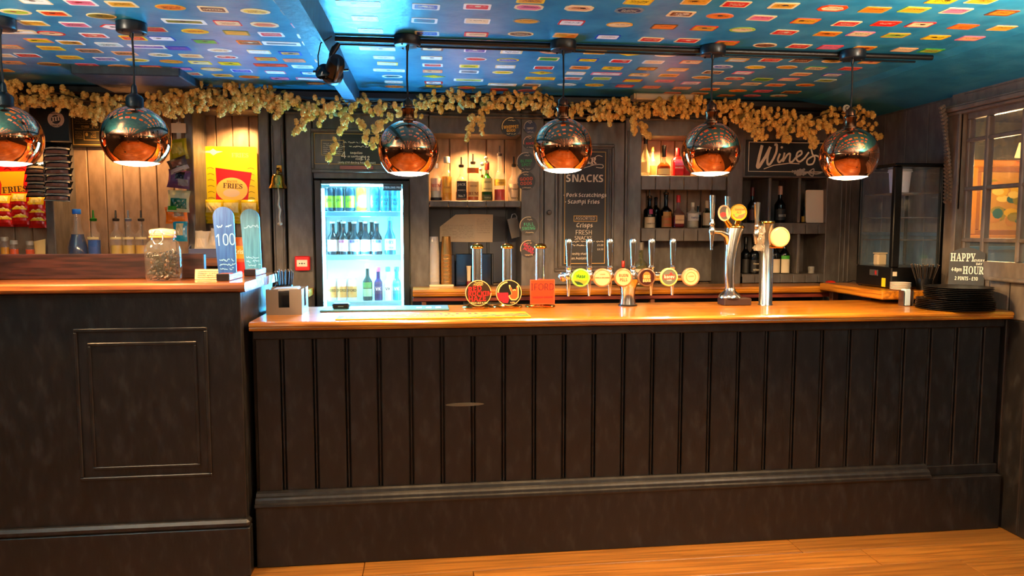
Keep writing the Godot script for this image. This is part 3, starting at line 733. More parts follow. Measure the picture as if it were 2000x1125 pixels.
func downlight(at: Vector3, to: Vector3, power: float, said: String, cone := 68.0) -> void:
	var t := thing("downlight", said, "downlight", at, "")
	part(t, "bezel", lat(v2([0.026, -0.006, 0.034, -0.006, 0.036, 0.0, 0.026, 0.0]), 20), chrome)
	part(t, "lens", lat(v2([0.0, -0.004, 0.026, -0.004, 0.026, 0.0]), 20), glow("downlight glow", Color(1.0, 0.80, 0.55), 4.0))
	spot(t, Vector3(0, -0.012, 0), to - at, Color(1.0, 0.76, 0.48), power, cone, 0.03, 0.7)

func back_bar() -> void:
	var w := setting("wall_back")
	part(w, "slab", bx(Vector3(-4.2, 0, -5.0), Vector3(3.1, CEIL, -4.90), 0.0), back_paint)
	# boards at the back of each recess
	boards(w, -3.0, -2.3606, 1.392, 2.36, ZR, 0.105, lit_board_paint)
	boards(w, -2.3545, -1.4702, 1.392, 2.36, ZR, 0.1045, lit_board_paint, 0.018, -2.1287 - -2.3545)
	boards(w, -1.4671, -1.0727, 1.392, 2.36, ZR, 0.103, lit_board_paint, 0.018, -1.3397 - -1.4671)
	boards(w, 0.0185, 0.6537, 1.18, 2.36, ZR, 0.124, lit_board_paint, 0.018, 0.1618 - 0.0185)
	boards(w, 1.4688, 2.1203, 1.18, 2.36, ZR, 0.098, lit_board_paint, 0.018, 0.06)
	boards(w, 2.1994, 2.8621, 1.18, 2.36, ZR, 0.11, back_paint)
	# upright members
	var ups := [[-2.2537, -2.2051], [-1.4456, -1.3979], [-0.1012, 0.0209], [0.6099, 0.7567], [1.2929, 1.4032], [1.993, 2.1001], [2.696, 2.98]]
	for q in ups:
		part(w, "pilaster", bx(Vector3(q[0], 1.392 if q[1] < -1.2 else 0.0, -4.90), Vector3(q[1], 2.36, ZP), 0.004), back_paint)
	# the wide grooved stretch with the bell
	for q in [[-1.0172, -0.95], [-0.9408, -0.864], [-0.8548, -0.6941]]:
		part(w, "pilaster", bx(Vector3(q[0] + 0.002, 0, -4.90), Vector3(q[1] - 0.002, 2.36, ZP), 0.006), back_paint)
	# fluted edge mouldings on some uprights
	for px in [-0.9316, -0.8733, 0.7366, 1.3135, 2.8032, 2.8366, 2.8663]:
		part(w, "edge_moulding", bx(Vector3(px - 0.006, 1.205, ZP), Vector3(px + 0.006, 2.20, ZP + 0.008), 0.004), back_paint)
	# headers over the openings
	for q in [[-3.0, -1.0016, 2.2879], [0.0249, 0.6095, 2.164], [1.3967, 1.9817, 2.1724], [2.0953, 2.6892, 1.9085]]:
		part(w, "header", bx(Vector3(q[0], q[2], -4.86), Vector3(q[1], 2.36, ZP), 0.004), back_paint)
	# panel over the fridge
	part(w, "header", bx(Vector3(-0.69, 1.878, -4.66), Vector3(-0.099, 2.36, ZP - 0.004), 0.003), back_paint)
	# cornice and picture mouldings
	part(w, "cornice", bx(Vector3(-4.2, 2.345, -4.90), Vector3(2.98, CEIL, -4.50), 0.012), hue(Color(0.05, 0.05, 0.055), 0.45))
	part(w, "cornice", bx(Vector3(-4.2, 2.315, -4.60), Vector3(2.98, 2.345, -4.535), 0.01), hue(Color(0.07, 0.07, 0.075), 0.4))
	for q in [[-0.8521, 0.0262, 2.268], [0.026, 0.7447, 2.262], [0.7447, 2.97, 2.268]]:
		part(w, "picture_moulding", bx(Vector3(q[0], q[2], ZP), Vector3(q[1], q[2] + 0.018, ZP + 0.022), 0.007), back_paint)
		part(w, "picture_moulding", bx(Vector3(q[0], q[2] + 0.026, ZP), Vector3(q[1], q[2] + 0.038, ZP + 0.014), 0.005), back_paint)
	# top edge of the left openings: paler paint for the light it catches
	part(w, "opening_moulding", bx(Vector3(-1.3634, 2.2832, ZP), Vector3(-0.9991, 2.2984, ZP + 0.012), 0.004), lit_board_paint)
	# shelves: boarded fascias under a plain top
	shelf("dark painted shelf carrying the brightly lit spirit bottles, under the hops", 0.021, 0.6099, 1.7449, 1.706, 0.12)
	shelf("upper dark painted shelf with boarded edge, right of the snacks board", 1.4005, 1.9883, 1.916, 1.8223, 0.097)
	shelf("lower dark painted shelf with boarded edge, under the dark bottles", 1.4057, 1.9972, 1.5729, 1.4848, 0.097)
	shelf("middle shelf of the wine rack, holding the white cutting board", 2.1038, 2.7012, 1.6076, 1.5319, 0.09)
	shelf("bottom shelf of the wine rack, just above the back counter", 2.113, 2.7142, 1.2618, 1.202, 0.09)
	for px in [[2.2944, 1.6075, 1.9077], [2.5052, 1.6078, 1.9095], [2.5096, 1.261, 1.5318]]:
		solo("rack_divider", bx(Vector3(px[0] - 0.010, px[1] + 0.001, -4.86), Vector3(px[0] + 0.010, px[2] - 0.001, ZP - 0.005), 0.003), back_paint, ["upright divider of the wine rack, upper row, left of the two", "upright divider of the wine rack, upper row, right of the two", "upright divider of the wine rack, lower row"][taken.get("rack_divider", 0)], "divider")
	# flat back of the lowest open bays
	part(w, "bay_panel", bx(Vector3(1.4868, 1.2, -4.88), Vector3(2.1128, 1.4808, -4.84), 0.003), back_paint)
	part(w, "bay_panel", bx(Vector3(-1.4699, 0.9, -4.90), Vector3(-1.0755, 1.392, -4.87), 0.003), back_paint)
	part(w, "bay_panel", bx(Vector3(0.0214, 1.2, -4.88), Vector3(0.6445, 1.7144, -4.862), 0.003), hue(Color(0.16, 0.17, 0.20), 0.4))
	for x in [0.1706, 0.295, 0.4167, 0.5462]:
		part(w, "batten", bx(Vector3(x - 0.008, 1.2, -4.862), Vector3(x + 0.008, 1.7144, -4.855), 0.002), black)
	# the back counter: a varnished top on dark open bays
	var prof := PackedVector2Array()
	for q in v2([-4.588, 1.155, -4.345, 1.155, -4.335, 1.16, -4.332, 1.172, -4.336, 1.178, -4.333, 1.186, -4.338, 1.197, -4.35, 1.20, -4.588, 1.20]): prof.append(q)
	var tp := MB.new()
	tp.xf = Transform3D(Basis(Vector3(0, 0, 1), Vector3(0, 1, 0), Vector3(-1, 0, 0)), Vector3.ZERO)
	tp.prism(prof, -2.62, --0.0828)
	solo("worktop", tp, oak, "varnished orange oak worktop along the back wall behind the taps", "worktop")
	solo("worktop", bx(Vector3(-4.1, 1.345, -4.855), Vector3(-1.196, 1.39, -4.40), 0.004), wood("shadow oak", Color(0.30, 0.14, 0.06), Color(0.5, 0.26, 0.1), 0.35, Vector3(0.35, 7, 7), 0.4), "worktop behind the taller bar, carrying the syrup bottles", "worktop")  # darker, redder brown than the oak behind the taps
	solo("worktop", bx(Vector3(-1.1931, 1.155, -4.588), Vector3(-0.7007, 1.20, -4.40), 0.004), oak, "short stretch of oak worktop left of the fridge, holding the orange tub", "worktop")
	var bc := thing("back_counter", "dark open shelving under the varnished worktop behind the taps", "counter", Vector3.ZERO)
	part(bc, "back_panel", bx(Vector3(-0.0884, 0, -4.60), Vector3(2.60, 1.155, -4.57), 0.002), black)
	part(bc, "shelf_board", bx(Vector3(-0.0884, 0.93, -4.57), Vector3(2.60, 0.96, -4.37), 0.002), hue(Color(0.05, 0.045, 0.04), 0.5))
	for px in [-0.0165, 0.768, 1.4181, 2.0425, 2.6948]:
		part(bc, "post", bx(Vector3(px - 0.014, 0, -4.42), Vector3(px + 0.014, 1.155, -4.37), 0.003), wood("post wood", Color(0.35, 0.18, 0.09), Color(0.5, 0.28, 0.14), 0.45, Vector3(7, 0.5, 7)))
	part(bc, "rail", bx(Vector3(-0.084, 1.125, -4.385), Vector3(2.60, 1.155, -4.36), 0.003), wood("rail wood", Color(0.35, 0.12, 0.08), Color(0.5, 0.2, 0.12), 0.4, Vector3(0.5, 7, 7)))
	# lights in the recesses
	downlight(Vector3(-1.8755, 2.3039 - 0.001, -4.70), Vector3(-1.8755, 1.2, -4.80), 3.2, "small round downlight over the recess with the pouring bottles")
	downlight(Vector3(-1.1837, 2.3039 - 0.001, -4.72), Vector3(-1.1837, 1.2, -4.80), 3.2, "small round downlight over the yellow snack card")
	downlight(Vector3(-2.4139, 2.3039 - 0.001, -4.70), Vector3(-2.4139, 1.2, -4.78), 2.4, "small round downlight over the red snack card at the left")
	downlight(Vector3(0.3119, 2.1772 - 0.001, -4.70), Vector3(0.3119, 1.2, -4.78), 3.2, "small round downlight over the lit spirit bottles")
	downlight(Vector3(1.596, 2.1858 - 0.001, -4.70), Vector3(1.596, 1.2, -4.78), 3.2, "small round downlight over the red and cognac bottles")
	signs()

func shelf(said: String, x0: float, x1: float, y1: float, y0: float, pitch: float) -> void:
	var t := thing("wall_shelf", said, "shelf")
	part(t, "shelf_board", bx(Vector3(x0 + 0.001, y1 - 0.018, -4.86), Vector3(x1 - 0.001, y1, ZP - 0.004), 0.002), back_paint)
	var x := x0 + 0.002
	while x < x1 - 0.01:
		var e := minf(x + pitch, x1 - 0.002)
		part(t, "fascia_board", bx(Vector3(x + 0.0015, y0, -4.615), Vector3(e - 0.0015, y1 - 0.001, ZP - 0.002), 0.003), back_paint)
		x = e

func signs() -> void:
	# board over the fridge: gilt lines and chalk writing
	var z := ZP - 0.003
	var a := thing("menu_board", "painted panel over the fridge with gilt lines and white cocktail prices", "menu board", Vector3(0, 0, z))
	var X0 := -0.7088
	frame(a, "panel_moulding", -0.7026, -0.1023, 1.9128, 2.1839, 0.0, 0.022, 0.014, back_paint, 0.006)
	part(a, "black_field", bx(Vector3(-0.523, 1.9635, 0.0), Vector3(-0.2477, 2.165, 0.0015), 0.0), hue(Color(0.03, 0.035, 0.05), 0.4))
	frame(a, "gilt_line", -0.6816, -0.128, 1.9666, 2.1556, 0.0, 0.003, 0.002, gold_line, 0.0)
	frame(a, "gilt_line", -0.6392, -0.4996, 2.0203, 2.1148, 0.0, 0.003, 0.002, gold_line, 0.0)
	part(a, "pink_strip", bx(Vector3(-0.5276, 1.935, 0.0), Vector3(-0.3238, 1.9571, 0.02), 0.002), hue(Color(0.62, 0.34, 0.32), 0.5))
	text(a, "4", 0.040, chalk, Vector3(-0.5043, 2.0223, -4.6) + Vector3(0, 0, 4.6 + 0.004), {"bold": false})
	text(a, "tequilas", 0.014, chalk, Vector3(-0.426, 2.0359, -4.6) + Vector3(0, 0, 4.604), {"slant": 0.25})
	text(a, "or sambucas", 0.012, chalk, Vector3(-0.4295, 2.0138, -4.6) + Vector3(0, 0, 4.604), {"slant": 0.25})
	text(a, "FOR", 0.011, chalk, Vector3(-0.4172, 1.9982, -4.6) + Vector3(0, 0, 4.604), {"slant": 0.1})
	text(a, "£12", 0.026, chalk, Vector3(-0.3732, 2.0018, -4.6) + Vector3(0, 0, 4.604), {"slant": 0.3})
	text(a, "(only £10 during happy hour)", 0.012, chalk, Vector3(-0.4239, 1.976, -4.6) + Vector3(0, 0, 4.604), {"slant": 0.3})
	var s := MB.new()
	for q in [[-0.5122, -0.3434, 2.1022], [-0.5127, -0.3501, 2.077]]: scribble(s, q[0], q[1], q[2], 0.010, 0.003)
	for k in 6: scribble(s, -0.6272, -0.5123, 2.031 + k * 0.012, 0.006, 0.003, 0.1)
	part(a, "small_print", s, chalk)
	# bar snacks cupboard door
	var d := thing("cupboard_door", "dark painted cupboard door with moulded panel and a small round knob, beside the bell-shaped tap handles", "cupboard door", Vector3(0, 0, ZP))
	d.set_meta("label", "dark painted cupboard door with a moulded panel round the bar snacks board")
	part(d, "door_leaf", bx(Vector3(0.76, 1.202, -0.26), Vector3(1.2894, 2.255, 0.0), 0.004), back_paint)
	frame(d, "panel_moulding", 0.8271, 1.2208, 1.2852, 2.1129, 0.0, 0.020, 0.014, back_paint, 0.006)
	frame(d, "panel_moulding", 0.8507, 1.2002, 1.3087, 2.0933, 0.0, 0.012, 0.009, back_paint, 0.004)
	part(d, "knob", lat(v2([0.0, 0.03, 0.012, 0.028, 0.016, 0.02, 0.012, 0.01, 0.007, 0.004, 0.012, 0.0]), 16), hue(Color(0.33, 0.28, 0.25), 0.3), Vector3(0.7904, 1.6716, -4.6) + Vector3(0, 0, 4.6), Vector3(PI / 2, 0, 0))
	var b := thing("snacks_chalkboard", "tall narrow chalkboard listing bar snacks, framed with a gold line", "chalkboard", Vector3(0, 0, ZP))
	part(b, "board", bx(Vector3(0.8776, 1.3255, 0.0), Vector3(1.1763, 2.0803, 0.005), 0.001), hue(Color(0.075, 0.07, 0.065), 0.45))
	frame(b, "gold_line", 0.8911, 1.1626, 1.3389, 2.0639, 0.005, 0.004, 0.001, gold_line, 0.0)
	var L := [["BAR", 1146, 316, 0.042, "Droid Serif", 0.2], ["SNACKS", 1142, 349, 0.048, "Droid Sans", 0.05], ["· Pork Scratchings", 1142, 382, 0.024, "Droid Sans", 0.3], ["· Scampi Fries", 1137, 395, 0.025, "Droid Sans", 0.3], ["ASSORTED", 1143, 427, 0.020, "Droid Sans", 0.15], ["Crisps", 1141, 441, 0.027, "Droid Sans", 0.3], ["FRESH", 1140, 454, 0.029, "Droid Sans", 0.0], ["SNACKS", 1139, 465, 0.024, "Droid Sans", 0.0], ["£5.00", 1172, 479, 0.012, "Droid Sans", 0.1], ["£4.50", 1172, 487, 0.012, "Droid Sans", 0.1], ["Freshly made", 1131, 496, 0.014, "Droid Sans", 0.25], ["Pies Available", 1130, 505, 0.015, "Droid Sans", 0.3]]
	var at := [Vector3(1.0376, 1.9987, -4.6), Vector3(1.025, 1.8902, -4.6), Vector3(1.0259, 1.7814, -4.6), Vector3(1.0093, 1.7384, -4.6), Vector3(1.0305, 1.6325, -4.6), Vector3(1.0241, 1.5859, -4.6), Vector3(1.021, 1.5427, -4.6), Vector3(1.0179, 1.506, -4.6), Vector3(1.1311, 1.4591, -4.6), Vector3(1.1314, 1.4323, -4.6), Vector3(0.9915, 1.4026, -4.6), Vector3(0.9883, 1.3726, -4.6)]
	for i in L.size():
		var q: Array = L[i]
		text(b, q[0], q[3], chalk, at[i] + Vector3(0, 0, 4.6065), {"face": q[4], "slant": q[5], "bold": i in [0, 1, 2, 3, 5]})
	var cl := MB.new()
	scribble(cl, 0.9433, 1.1514, 1.4827, 0.011, 0.0065, 0.15)
	scribble(cl, 0.9434, 1.0626, 1.4593, 0.011, 0.0065, 0.15)
	cl.stroke([Vector2(1.058, 1.9858), Vector2(1.1015, 2.0355), Vector2(1.1389, 2.0327)], 0.004, 0.0065)
	cl.stroke([Vector2(1.0008, 1.9524), Vector2(1.0851, 1.9795), Vector2(1.1394, 1.9801), Vector2(1.1396, 1.9604), Vector2(1.0989, 1.9632)], 0.004, 0.0065)
	part(b, "flourish", cl, chalk)
	frame(b, "banner", 0.9524, 1.1088, 1.6125, 1.6523, 0.005, 0.005, 0.001, gold_line, 0.0)
	# wines board
	var wn := thing("wines_sign", "black painted sign lettered Wines in brush script with a bunch of grapes", "sign", Vector3(0, 0, ZP))
	part(wn, "panel", bx(Vector3(2.1133, 1.9187, 0.0), Vector3(2.7249, 2.1557, 0.006), 0.001), hue(Color(0.05, 0.047, 0.045), 0.5))
	frame(wn, "chalk_line", 2.1311, 2.7065, 1.9459, 2.1422, 0.006, 0.004, 0.001, chalk, 0.0)
	var sc := MB.new()
	for st in [
		[[Vector2(2.2216, 2.1165), Vector2(2.2057, 2.0489), Vector2(2.1932, 1.9846), Vector2(2.2077, 1.9814), Vector2(2.2488, 2.0461), Vector2(2.2793, 2.1072)], 0.020],
		[[Vector2(2.2793, 2.1072), Vector2(2.2632, 2.0462), Vector2(2.2646, 1.9989), Vector2(2.2861, 2.0025), Vector2(2.3201, 2.0672), Vector2(2.3256, 2.1213), Vector2(2.3111, 2.1245)], 0.015],
		[[Vector2(2.349, 2.0642), Vector2(2.3357, 2.0268), Vector2(2.3471, 2.01), Vector2(2.3716, 2.034)], 0.013],
		[[Vector2(2.3813, 2.0713), Vector2(2.3722, 2.017), Vector2(2.3997, 2.058), Vector2(2.4212, 2.0651), Vector2(2.4192, 2.0176), Vector2(2.4374, 2.0144), Vector2(2.4583, 2.0384)], 0.012],
		[[Vector2(2.4655, 2.0419), Vector2(2.501, 2.0661), Vector2(2.4966, 2.0864), Vector2(2.4717, 2.0725), Vector2(2.4657, 2.0351), Vector2(2.4882, 2.015), Vector2(2.5237, 2.0392), Vector2(2.5515, 2.0769)], 0.012],
		[[Vector2(2.5688, 2.1043), Vector2(2.5773, 2.0704), Vector2(2.5966, 2.04), Vector2(2.5833, 2.0024), Vector2(2.547, 1.9986), Vector2(2.5459, 2.0292), Vector2(2.596, 2.057), Vector2(2.633, 2.0439)], 0.011],
		[[Vector2(2.2404, 1.9648), Vector2(2.3081, 1.9892), Vector2(2.416, 2.004), Vector2(2.4886, 2.0014)], 0.006]]:
		sc.stroke(st[0], st[1], 0.0075 + st[1] * 0.09, 1.0)
	part(wn, "lettering", sc, chalk)
	part(wn, "letter_dot", MB.new().prism(shift(oval(0.008, 0.008, 12), Vector2(2.362, 2.1083)), 0.006, 0.0075), chalk)
	var gr := MB.new()
	var gm := hue(Color(0.62, 0.58, 0.54), 0.7)
	for k in 26:
		var q := Vector2(rng.randf_range(-1, 1), rng.randf_range(-1, 1))
		var c: Vector2 = Vector2(2.4978, 1.947) + Vector2(q.x * 0.055, q.y * 0.020 * (1.1 - absf(q.x) * 0.5))
		gr.prism(shift(oval(0.0085, 0.0085, 10), c), 0.006, 0.0075 + k * 0.00003)
	part(wn, "grapes", gr, gm)
	var lf := MB.new()
	lf.stroke([Vector2(2.549, 1.9407), Vector2(2.5918, 1.9684), Vector2(2.5862, 1.9205), Vector2(2.5563, 1.9407), Vector2(2.6077, 1.9344), Vector2(2.6441, 1.9415)], 0.008, 0.0076)
	part(wn, "vine_leaf", lf, gm)
	# round pump clips hung on the upright between shelf and cupboard
	var rc := [
		["round black badge with yellow WHIPPET GOOD lettering, top of the upright", Vector3(0.5413, 2.2096, -4.58), 0.060, Color(0.05, 0.05, 0.05), [["WHIPPET", 0.020, 0.0, Color(0.95, 0.72, 0.15), 0.8], ["GOOD", 0.018, -0.022, Color(0.95, 0.72, 0.15), 0.8]], Color(0.9, 0.8, 0.55)],
		["small round blue badge with a pale animal emblem, beside the yellow lettered one", Vector3(0.6659, 2.2117, -4.58), 0.042, Color(0.08, 0.13, 0.30), [["TIPSY", 0.012, -0.008, Color(0.85, 0.80, 0.75), 1.0]], Color(0.75, 0.70, 0.68)],
		["small round black badge with a red band, partly behind the copper pendant", Vector3(0.6628, 2.1152, -4.58), 0.042, Color(0.06, 0.05, 0.05), [["ROCK", 0.014, -0.006, Color(0.85, 0.12, 0.15), 1.0]], Color(0.85, 0.65, 0.55)],
		["round black badge with green BLIND SPOT lettering", Vector3(0.64, 1.9924, -4.58), 0.062, Color(0.04, 0.05, 0.045), [["BLIND", 0.018, 0.006, Color(0.10, 0.60, 0.30), 1.0], ["SPOT", 0.018, -0.018, Color(0.10, 0.60, 0.30), 1.0]], Color(0.75, 0.66, 0.58)],
		["round black badge with orange GOOD ODDS lettering", Vector3(0.6402, 1.8725, -4.58), 0.060, Color(0.05, 0.045, 0.04), [["GOOD", 0.021, 0.012, Color(0.90, 0.32, 0.14), 1.0], ["ODDS", 0.021, -0.016, Color(0.90, 0.32, 0.14), 1.0]], Color(0.88, 0.75, 0.58)],
		["round brown badge with mint green FULL SWING lettering", Vector3(0.6572, 1.5855, -4.58), 0.060, Color(0.20, 0.17, 0.14), [["FULL", 0.021, 0.010, Color(0.35, 0.80, 0.55), 1.0], ["SWING", 0.021, -0.016, Color(0.35, 0.80, 0.55), 0.9]], Color(0.90, 0.80, 0.62)],
		["round badge with tilted bright pink lettering, half behind a chrome pump", Vector3(0.6575, 1.4376, -4.58), 0.056, Color(0.20, 0.16, 0.14), [["RACER", 0.020, 0.012, Color(0.90, 0.14, 0.30), 0.9], ["JACKPOT", 0.016, -0.012, Color(0.90, 0.14, 0.30), 0.8]], Color(0.90, 0.72, 0.52)]]
	for i in rc.size():
		var q: Array = rc[i]
		var t := thing("pump_clip_badge", q[0], "badge", Vector3(q[1].x, q[1].y, ZP + 0.006 + (0.012 if q[1].x < 0.6162 else 0.0)))
		part(t, "disc", MB.new().prism(oval(q[2], q[2], 36), -0.004, 0.003), hue(q[3], 0.35))
		var rim := []
		for k in 22: rim.append(Vector2(cos(PI * 0.42 + k * 0.10), sin(PI * 0.42 + k * 0.10)) * q[2] * 0.95)
		part(t, "rim_line", MB.new().stroke(rim, 0.005, 0.0045), hue(q[5], 0.5))
		var sl := -0.4 if i == 6 else 0.08
		for l in q[4]: text(t, l[0], l[1], hue(l[3], 0.5), Vector3(0, l[2], 0.0048), {"wide": l[4], "turn": Vector3(0, 0, -0.55 if i == 6 else 0.06)})
		var tail := MB.new()
		scribble(tail, -q[2] * 0.45, q[2] * 0.45, -q[2] * 0.72, 0.008, 0.0046, 0.1)
		scribble(tail, -q[2] * 0.3, q[2] * 0.3, q[2] * 0.66, 0.010, 0.0046, 0.1)
		part(t, "small_print", tail, hue(q[5], 0.5))
	# the ship's bell on the grooved upright
	var bell := thing("brass_bell", "brass last-orders bell with a knotted white rope on the grooved upright", "bell", Vector3(-0.8927, 1.811, -4.54))
	part(bell, "bell_body", lat(v2([0.046, 0.0, 0.056, 0.0, 0.050, 0.012, 0.040, 0.030, 0.036, 0.055, 0.033, 0.075, 0.026, 0.085, 0.0, 0.088]), 28), brass)
	part(bell, "hanger", MB.new().tube([Vector3(0, 0.086, 0), Vector3(0, 0.118, 0.0), Vector3(0.0, 0.122, -0.05)], [0.006, 0.008, 0.009], 10), brass)
	part(bell, "wall_plate", bx(Vector3(-0.016, 0.10, -0.06), Vector3(0.016, 0.145, -0.05), 0.002), brass)
	part(bell, "rope", MB.new().tube([Vector3(0, 0.01, 0), Vector3(0.004, -0.05, 0), Vector3(0.0, -0.10, 0.003), Vector3(0.008, -0.13, 0), Vector3(0.003, -0.17, 0.002), Vector3(0.006, -0.21, 0.0)], [0.004, 0.004, 0.006, 0.008, 0.006, 0.005], 8), hue(Color(0.80, 0.74, 0.62), 0.9))
	part(bell, "knot", lat(v2([0.0, -0.012, 0.012, -0.008, 0.016, 0.0, 0.012, 0.008, 0.0, 0.012]), 12), hue(Color(0.80, 0.74, 0.62), 0.9), Vector3(0.006, -0.215, 0))
	# red break-glass call point
	var fa := thing("fire_alarm", "red square fire alarm call point on the dark upright left of the fridge", "fire alarm", Vector3(-0.7643, 1.3519, -4.6))
	part(fa, "housing", bx(Vector3(-0.045, -0.045, 0.0), Vector3(0.045, 0.045, 0.038), 0.005), hue(Color(0.80, 0.07, 0.07), 0.35))
	part(fa, "glass_panel", bx(Vector3(-0.032, -0.020, 0.036), Vector3(0.032, 0.022, 0.041), 0.002), hue(Color(0.90, 0.86, 0.78), 0.3))
	var ar := MB.new()
	ar.prism(oval(0.005, 0.005, 12), 0.041, 0.0418)
	for sx in [-1.0, 1.0]: ar.prism(PackedVector2Array([Vector2(sx * 0.008, 0), Vector2(sx * 0.018, 0.005), Vector2(sx * 0.018, -0.005)]), 0.041, 0.0418)
	part(fa, "arrow_mark", ar, black)
	# small white C sign above the hops at the right
	var cs := thing("round_sign", "small round white disc lettered C among the hops near the rightmost pendant", "sign", Vector3(2.6311, 2.3196, -4.3))
	part(cs, "disc", MB.new().prism(oval(0.024, 0.024, 24), -0.003, 0.003), hue(Color(0.80, 0.82, 0.78), 0.5))
	text(cs, "C", 0.026, black, Vector3(0, 0, 0.0045))
	# over-18 notice in a gilt frame
	var n := thing("age_notice", "framed dark over 18 notice with gold lettering on the lit boards", "notice", Vector3(-2.1114, 2.2047, -4.862))
	part(n, "board", bx(Vector3(-0.098, -0.125, -0.018), Vector3(0.098, 0.14, 0.0), 0.003), hue(Color(0.22, 0.18, 0.10), 0.5))
	frame(n, "gilt_line", -0.086, 0.086, -0.112, 0.128, 0.0, 0.004, 0.001, gold_line, 0.0)
	text(n, "OVER", 0.014, gold_line, Vector3(-0.01, 0.002, 0.002))
	text(n, "18", 0.034, gold_line, Vector3(0.044, 0.008, 0.002))
	var nl := MB.new()
	for k in 6: scribble(nl, -0.072, [-0.03, 0.0, 0.0, 0.03, 0.02, 0.04][k], 0.075 - k * 0.013 - (0.022 if k == 5 else 0.0), 0.006, 0.0015, 0.05)
	for k in 5: scribble(nl, -0.072, -0.03, -0.032 - k * 0.010, 0.005, 0.0015, 0.05)
	for k in 4: scribble(nl, 0.02, 0.05, -0.034 - k * 0.010, 0.005, 0.0015, 0.1)
	part(n, "small_print", nl, gold_line)
	frame(n, "card_line", -0.022, 0.078, -0.082, -0.026, 0.0, 0.003, 0.001, gold_line, 0.0)
	part(n, "portrait_mark", MB.new().prism(shift(oval(0.008, 0.012, 12), Vector2(-0.004, -0.046)), 0.0, 0.0015).prism(round_rect(0.024, 0.010, 0.004), 0.0, 0.001), gold_line)

# ---------------------------------------------------------------- bottles, cans
# o: glass (Color), alpha (1 = opaque), liquid, level, labels [[y0, y1, colour, turn share]], cap, pourer, sh / nk (heights of shoulder and neck as shares), rn (neck radius share), square
func bottle(o: Dictionary) -> Node3D:
	var r: float = o.r
	var h: float = o.h
	var t := thing(o.get("called", "bottle"), o.label, o.get("category", "bottle"), o.at, o.get("group", ""))
	var sh: float = o.get("sh", 0.58) * h
	var nk: float = o.get("nk", 0.74) * h
	var rn: float = o.get("rn", 0.36) * r
	var a: float = o.get("alpha", 1.0)
	var g: Color = o.glass
	var gm: StandardMaterial3D = clear(g, a) if a < 1.0 else hue(g, 0.06)
	var prof := v2([0.0, 0.004, r * 0.7, 0.001, r * 0.93, 0.0, r, 0.006, r, sh])
	for k in range(1, 6):
		var f := k / 6.0
		prof.append(Vector2(lerpf(r, rn, 0.5 - 0.5 * cos(PI * f)), lerpf(sh, nk, f)))
	prof.append_array(v2([rn, nk, rn * 0.92, h * 0.93, rn * 1.12, h * 0.935, rn * 1.12, h * 0.965, rn * 0.95, h, 0.0, h]))
	if o.get("square", false):
		var b := MB.new().box(Vector3(-r, 0, -r * 0.8), Vector3(r, sh, r * 0.8), r * 0.22)
		var np := []
		for q in prof:
			if q.y > sh: np.append(Vector2(q.x * (0.86 if q.x > rn * 1.3 else 1.0), q.y))
		np.push_front(Vector2(r * 0.84, sh - 0.001))
		b.lathe(np, 18)
		part(t, "glass", b, gm)
	else:
		part(t, "glass", lat(prof, 20), gm)
	if o.has("liquid"):
		var lv: float = o.level * h
		var lr := r * 0.93
		var lp := v2([0.0, 0.008, lr, 0.008])
		for q in prof:
			if q.y > 0.01 and q.y < lv: lp.append(Vector2(maxf(q.x - r * 0.07, 0.002), q.y))
		var top := rn * 0.9 if lv > nk else (lr if lv < sh else lerpf(lr, rn, (lv - sh) / (nk - sh)))
		lp.append_array([Vector2(top, lv), Vector2(0, lv)])
		var lm := mat("liquid_" + o.liquid.to_html(), o.liquid, 0.1)
		lm.backlight_enabled = true; lm.backlight = o.liquid.darkened(0.3)
		if o.get("square", false): part(t, "liquid", MB.new().box(Vector3(-lr, 0.006, -lr * 0.76), Vector3(lr, minf(lv, sh - 0.004), lr * 0.76), r * 0.2), lm)
		else: part(t, "liquid", lat(lp, 18), lm)
	for q in o.get("labels", []):
		var lm2 := hue(q[2], 0.5)
		var sp: float = q[3] if q.size() > 3 else 0.42
		var lb: MeshInstance3D
		if o.get("square", false): lb = part(t, "label", bx(Vector3(-r * 0.82, q[0] * h, r * 0.8), Vector3(r * 0.82, q[1] * h, r * 0.8 + 0.0012), 0.0), lm2)
		else: lb = part(t, "label", MB.new().lathe([Vector2(r + 0.0006, q[0] * h), Vector2(r + 0.0006, q[1] * h)], 14, PI * 1.5 - PI * sp, PI * 1.5 + PI * sp), lm2)
		if q.size() > 4:
			var n: int = q[4].size()
			for i in n:
				var y: float = lerpf(q[1], q[0], (i + 0.6) / n) * h
				text(lb, q[4][i], minf((q[1] - q[0]) * h / n * 0.55, r * 1.45 / maxf(q[4][i].length() * 0.95, 1.0)), hue(q[5], 0.5), Vector3(0, y, (r * 0.8 if o.get("square", false) else r) + 0.0022), {"face": q[6] if q.size() > 6 else "Droid Serif"})
	if o.get("pourer", false):
		part(t, "pourer", lat(v2([rn * 1.05, h - 0.004, rn * 1.3, h, rn * 1.3, h + 0.012, 0.006, h + 0.018, 0.0045, h + 0.062, 0.0, h + 0.064]), 12), o.get("pour", hue(Color(0.30, 0.28, 0.26), 0.25, 0.8)))
	elif o.has("cap"):
		var ch: float = o.get("caph", 0.03)
		part(t, "cap", lat(v2([rn * 1.2, h - ch * 0.7, rn * 1.22, h - ch * 0.65, rn * 1.2, h + ch * 0.25, rn * 1.1, h + ch * 0.3, 0.0, h + ch * 0.3]), 16), hue(o.cap, 0.35))
	return t

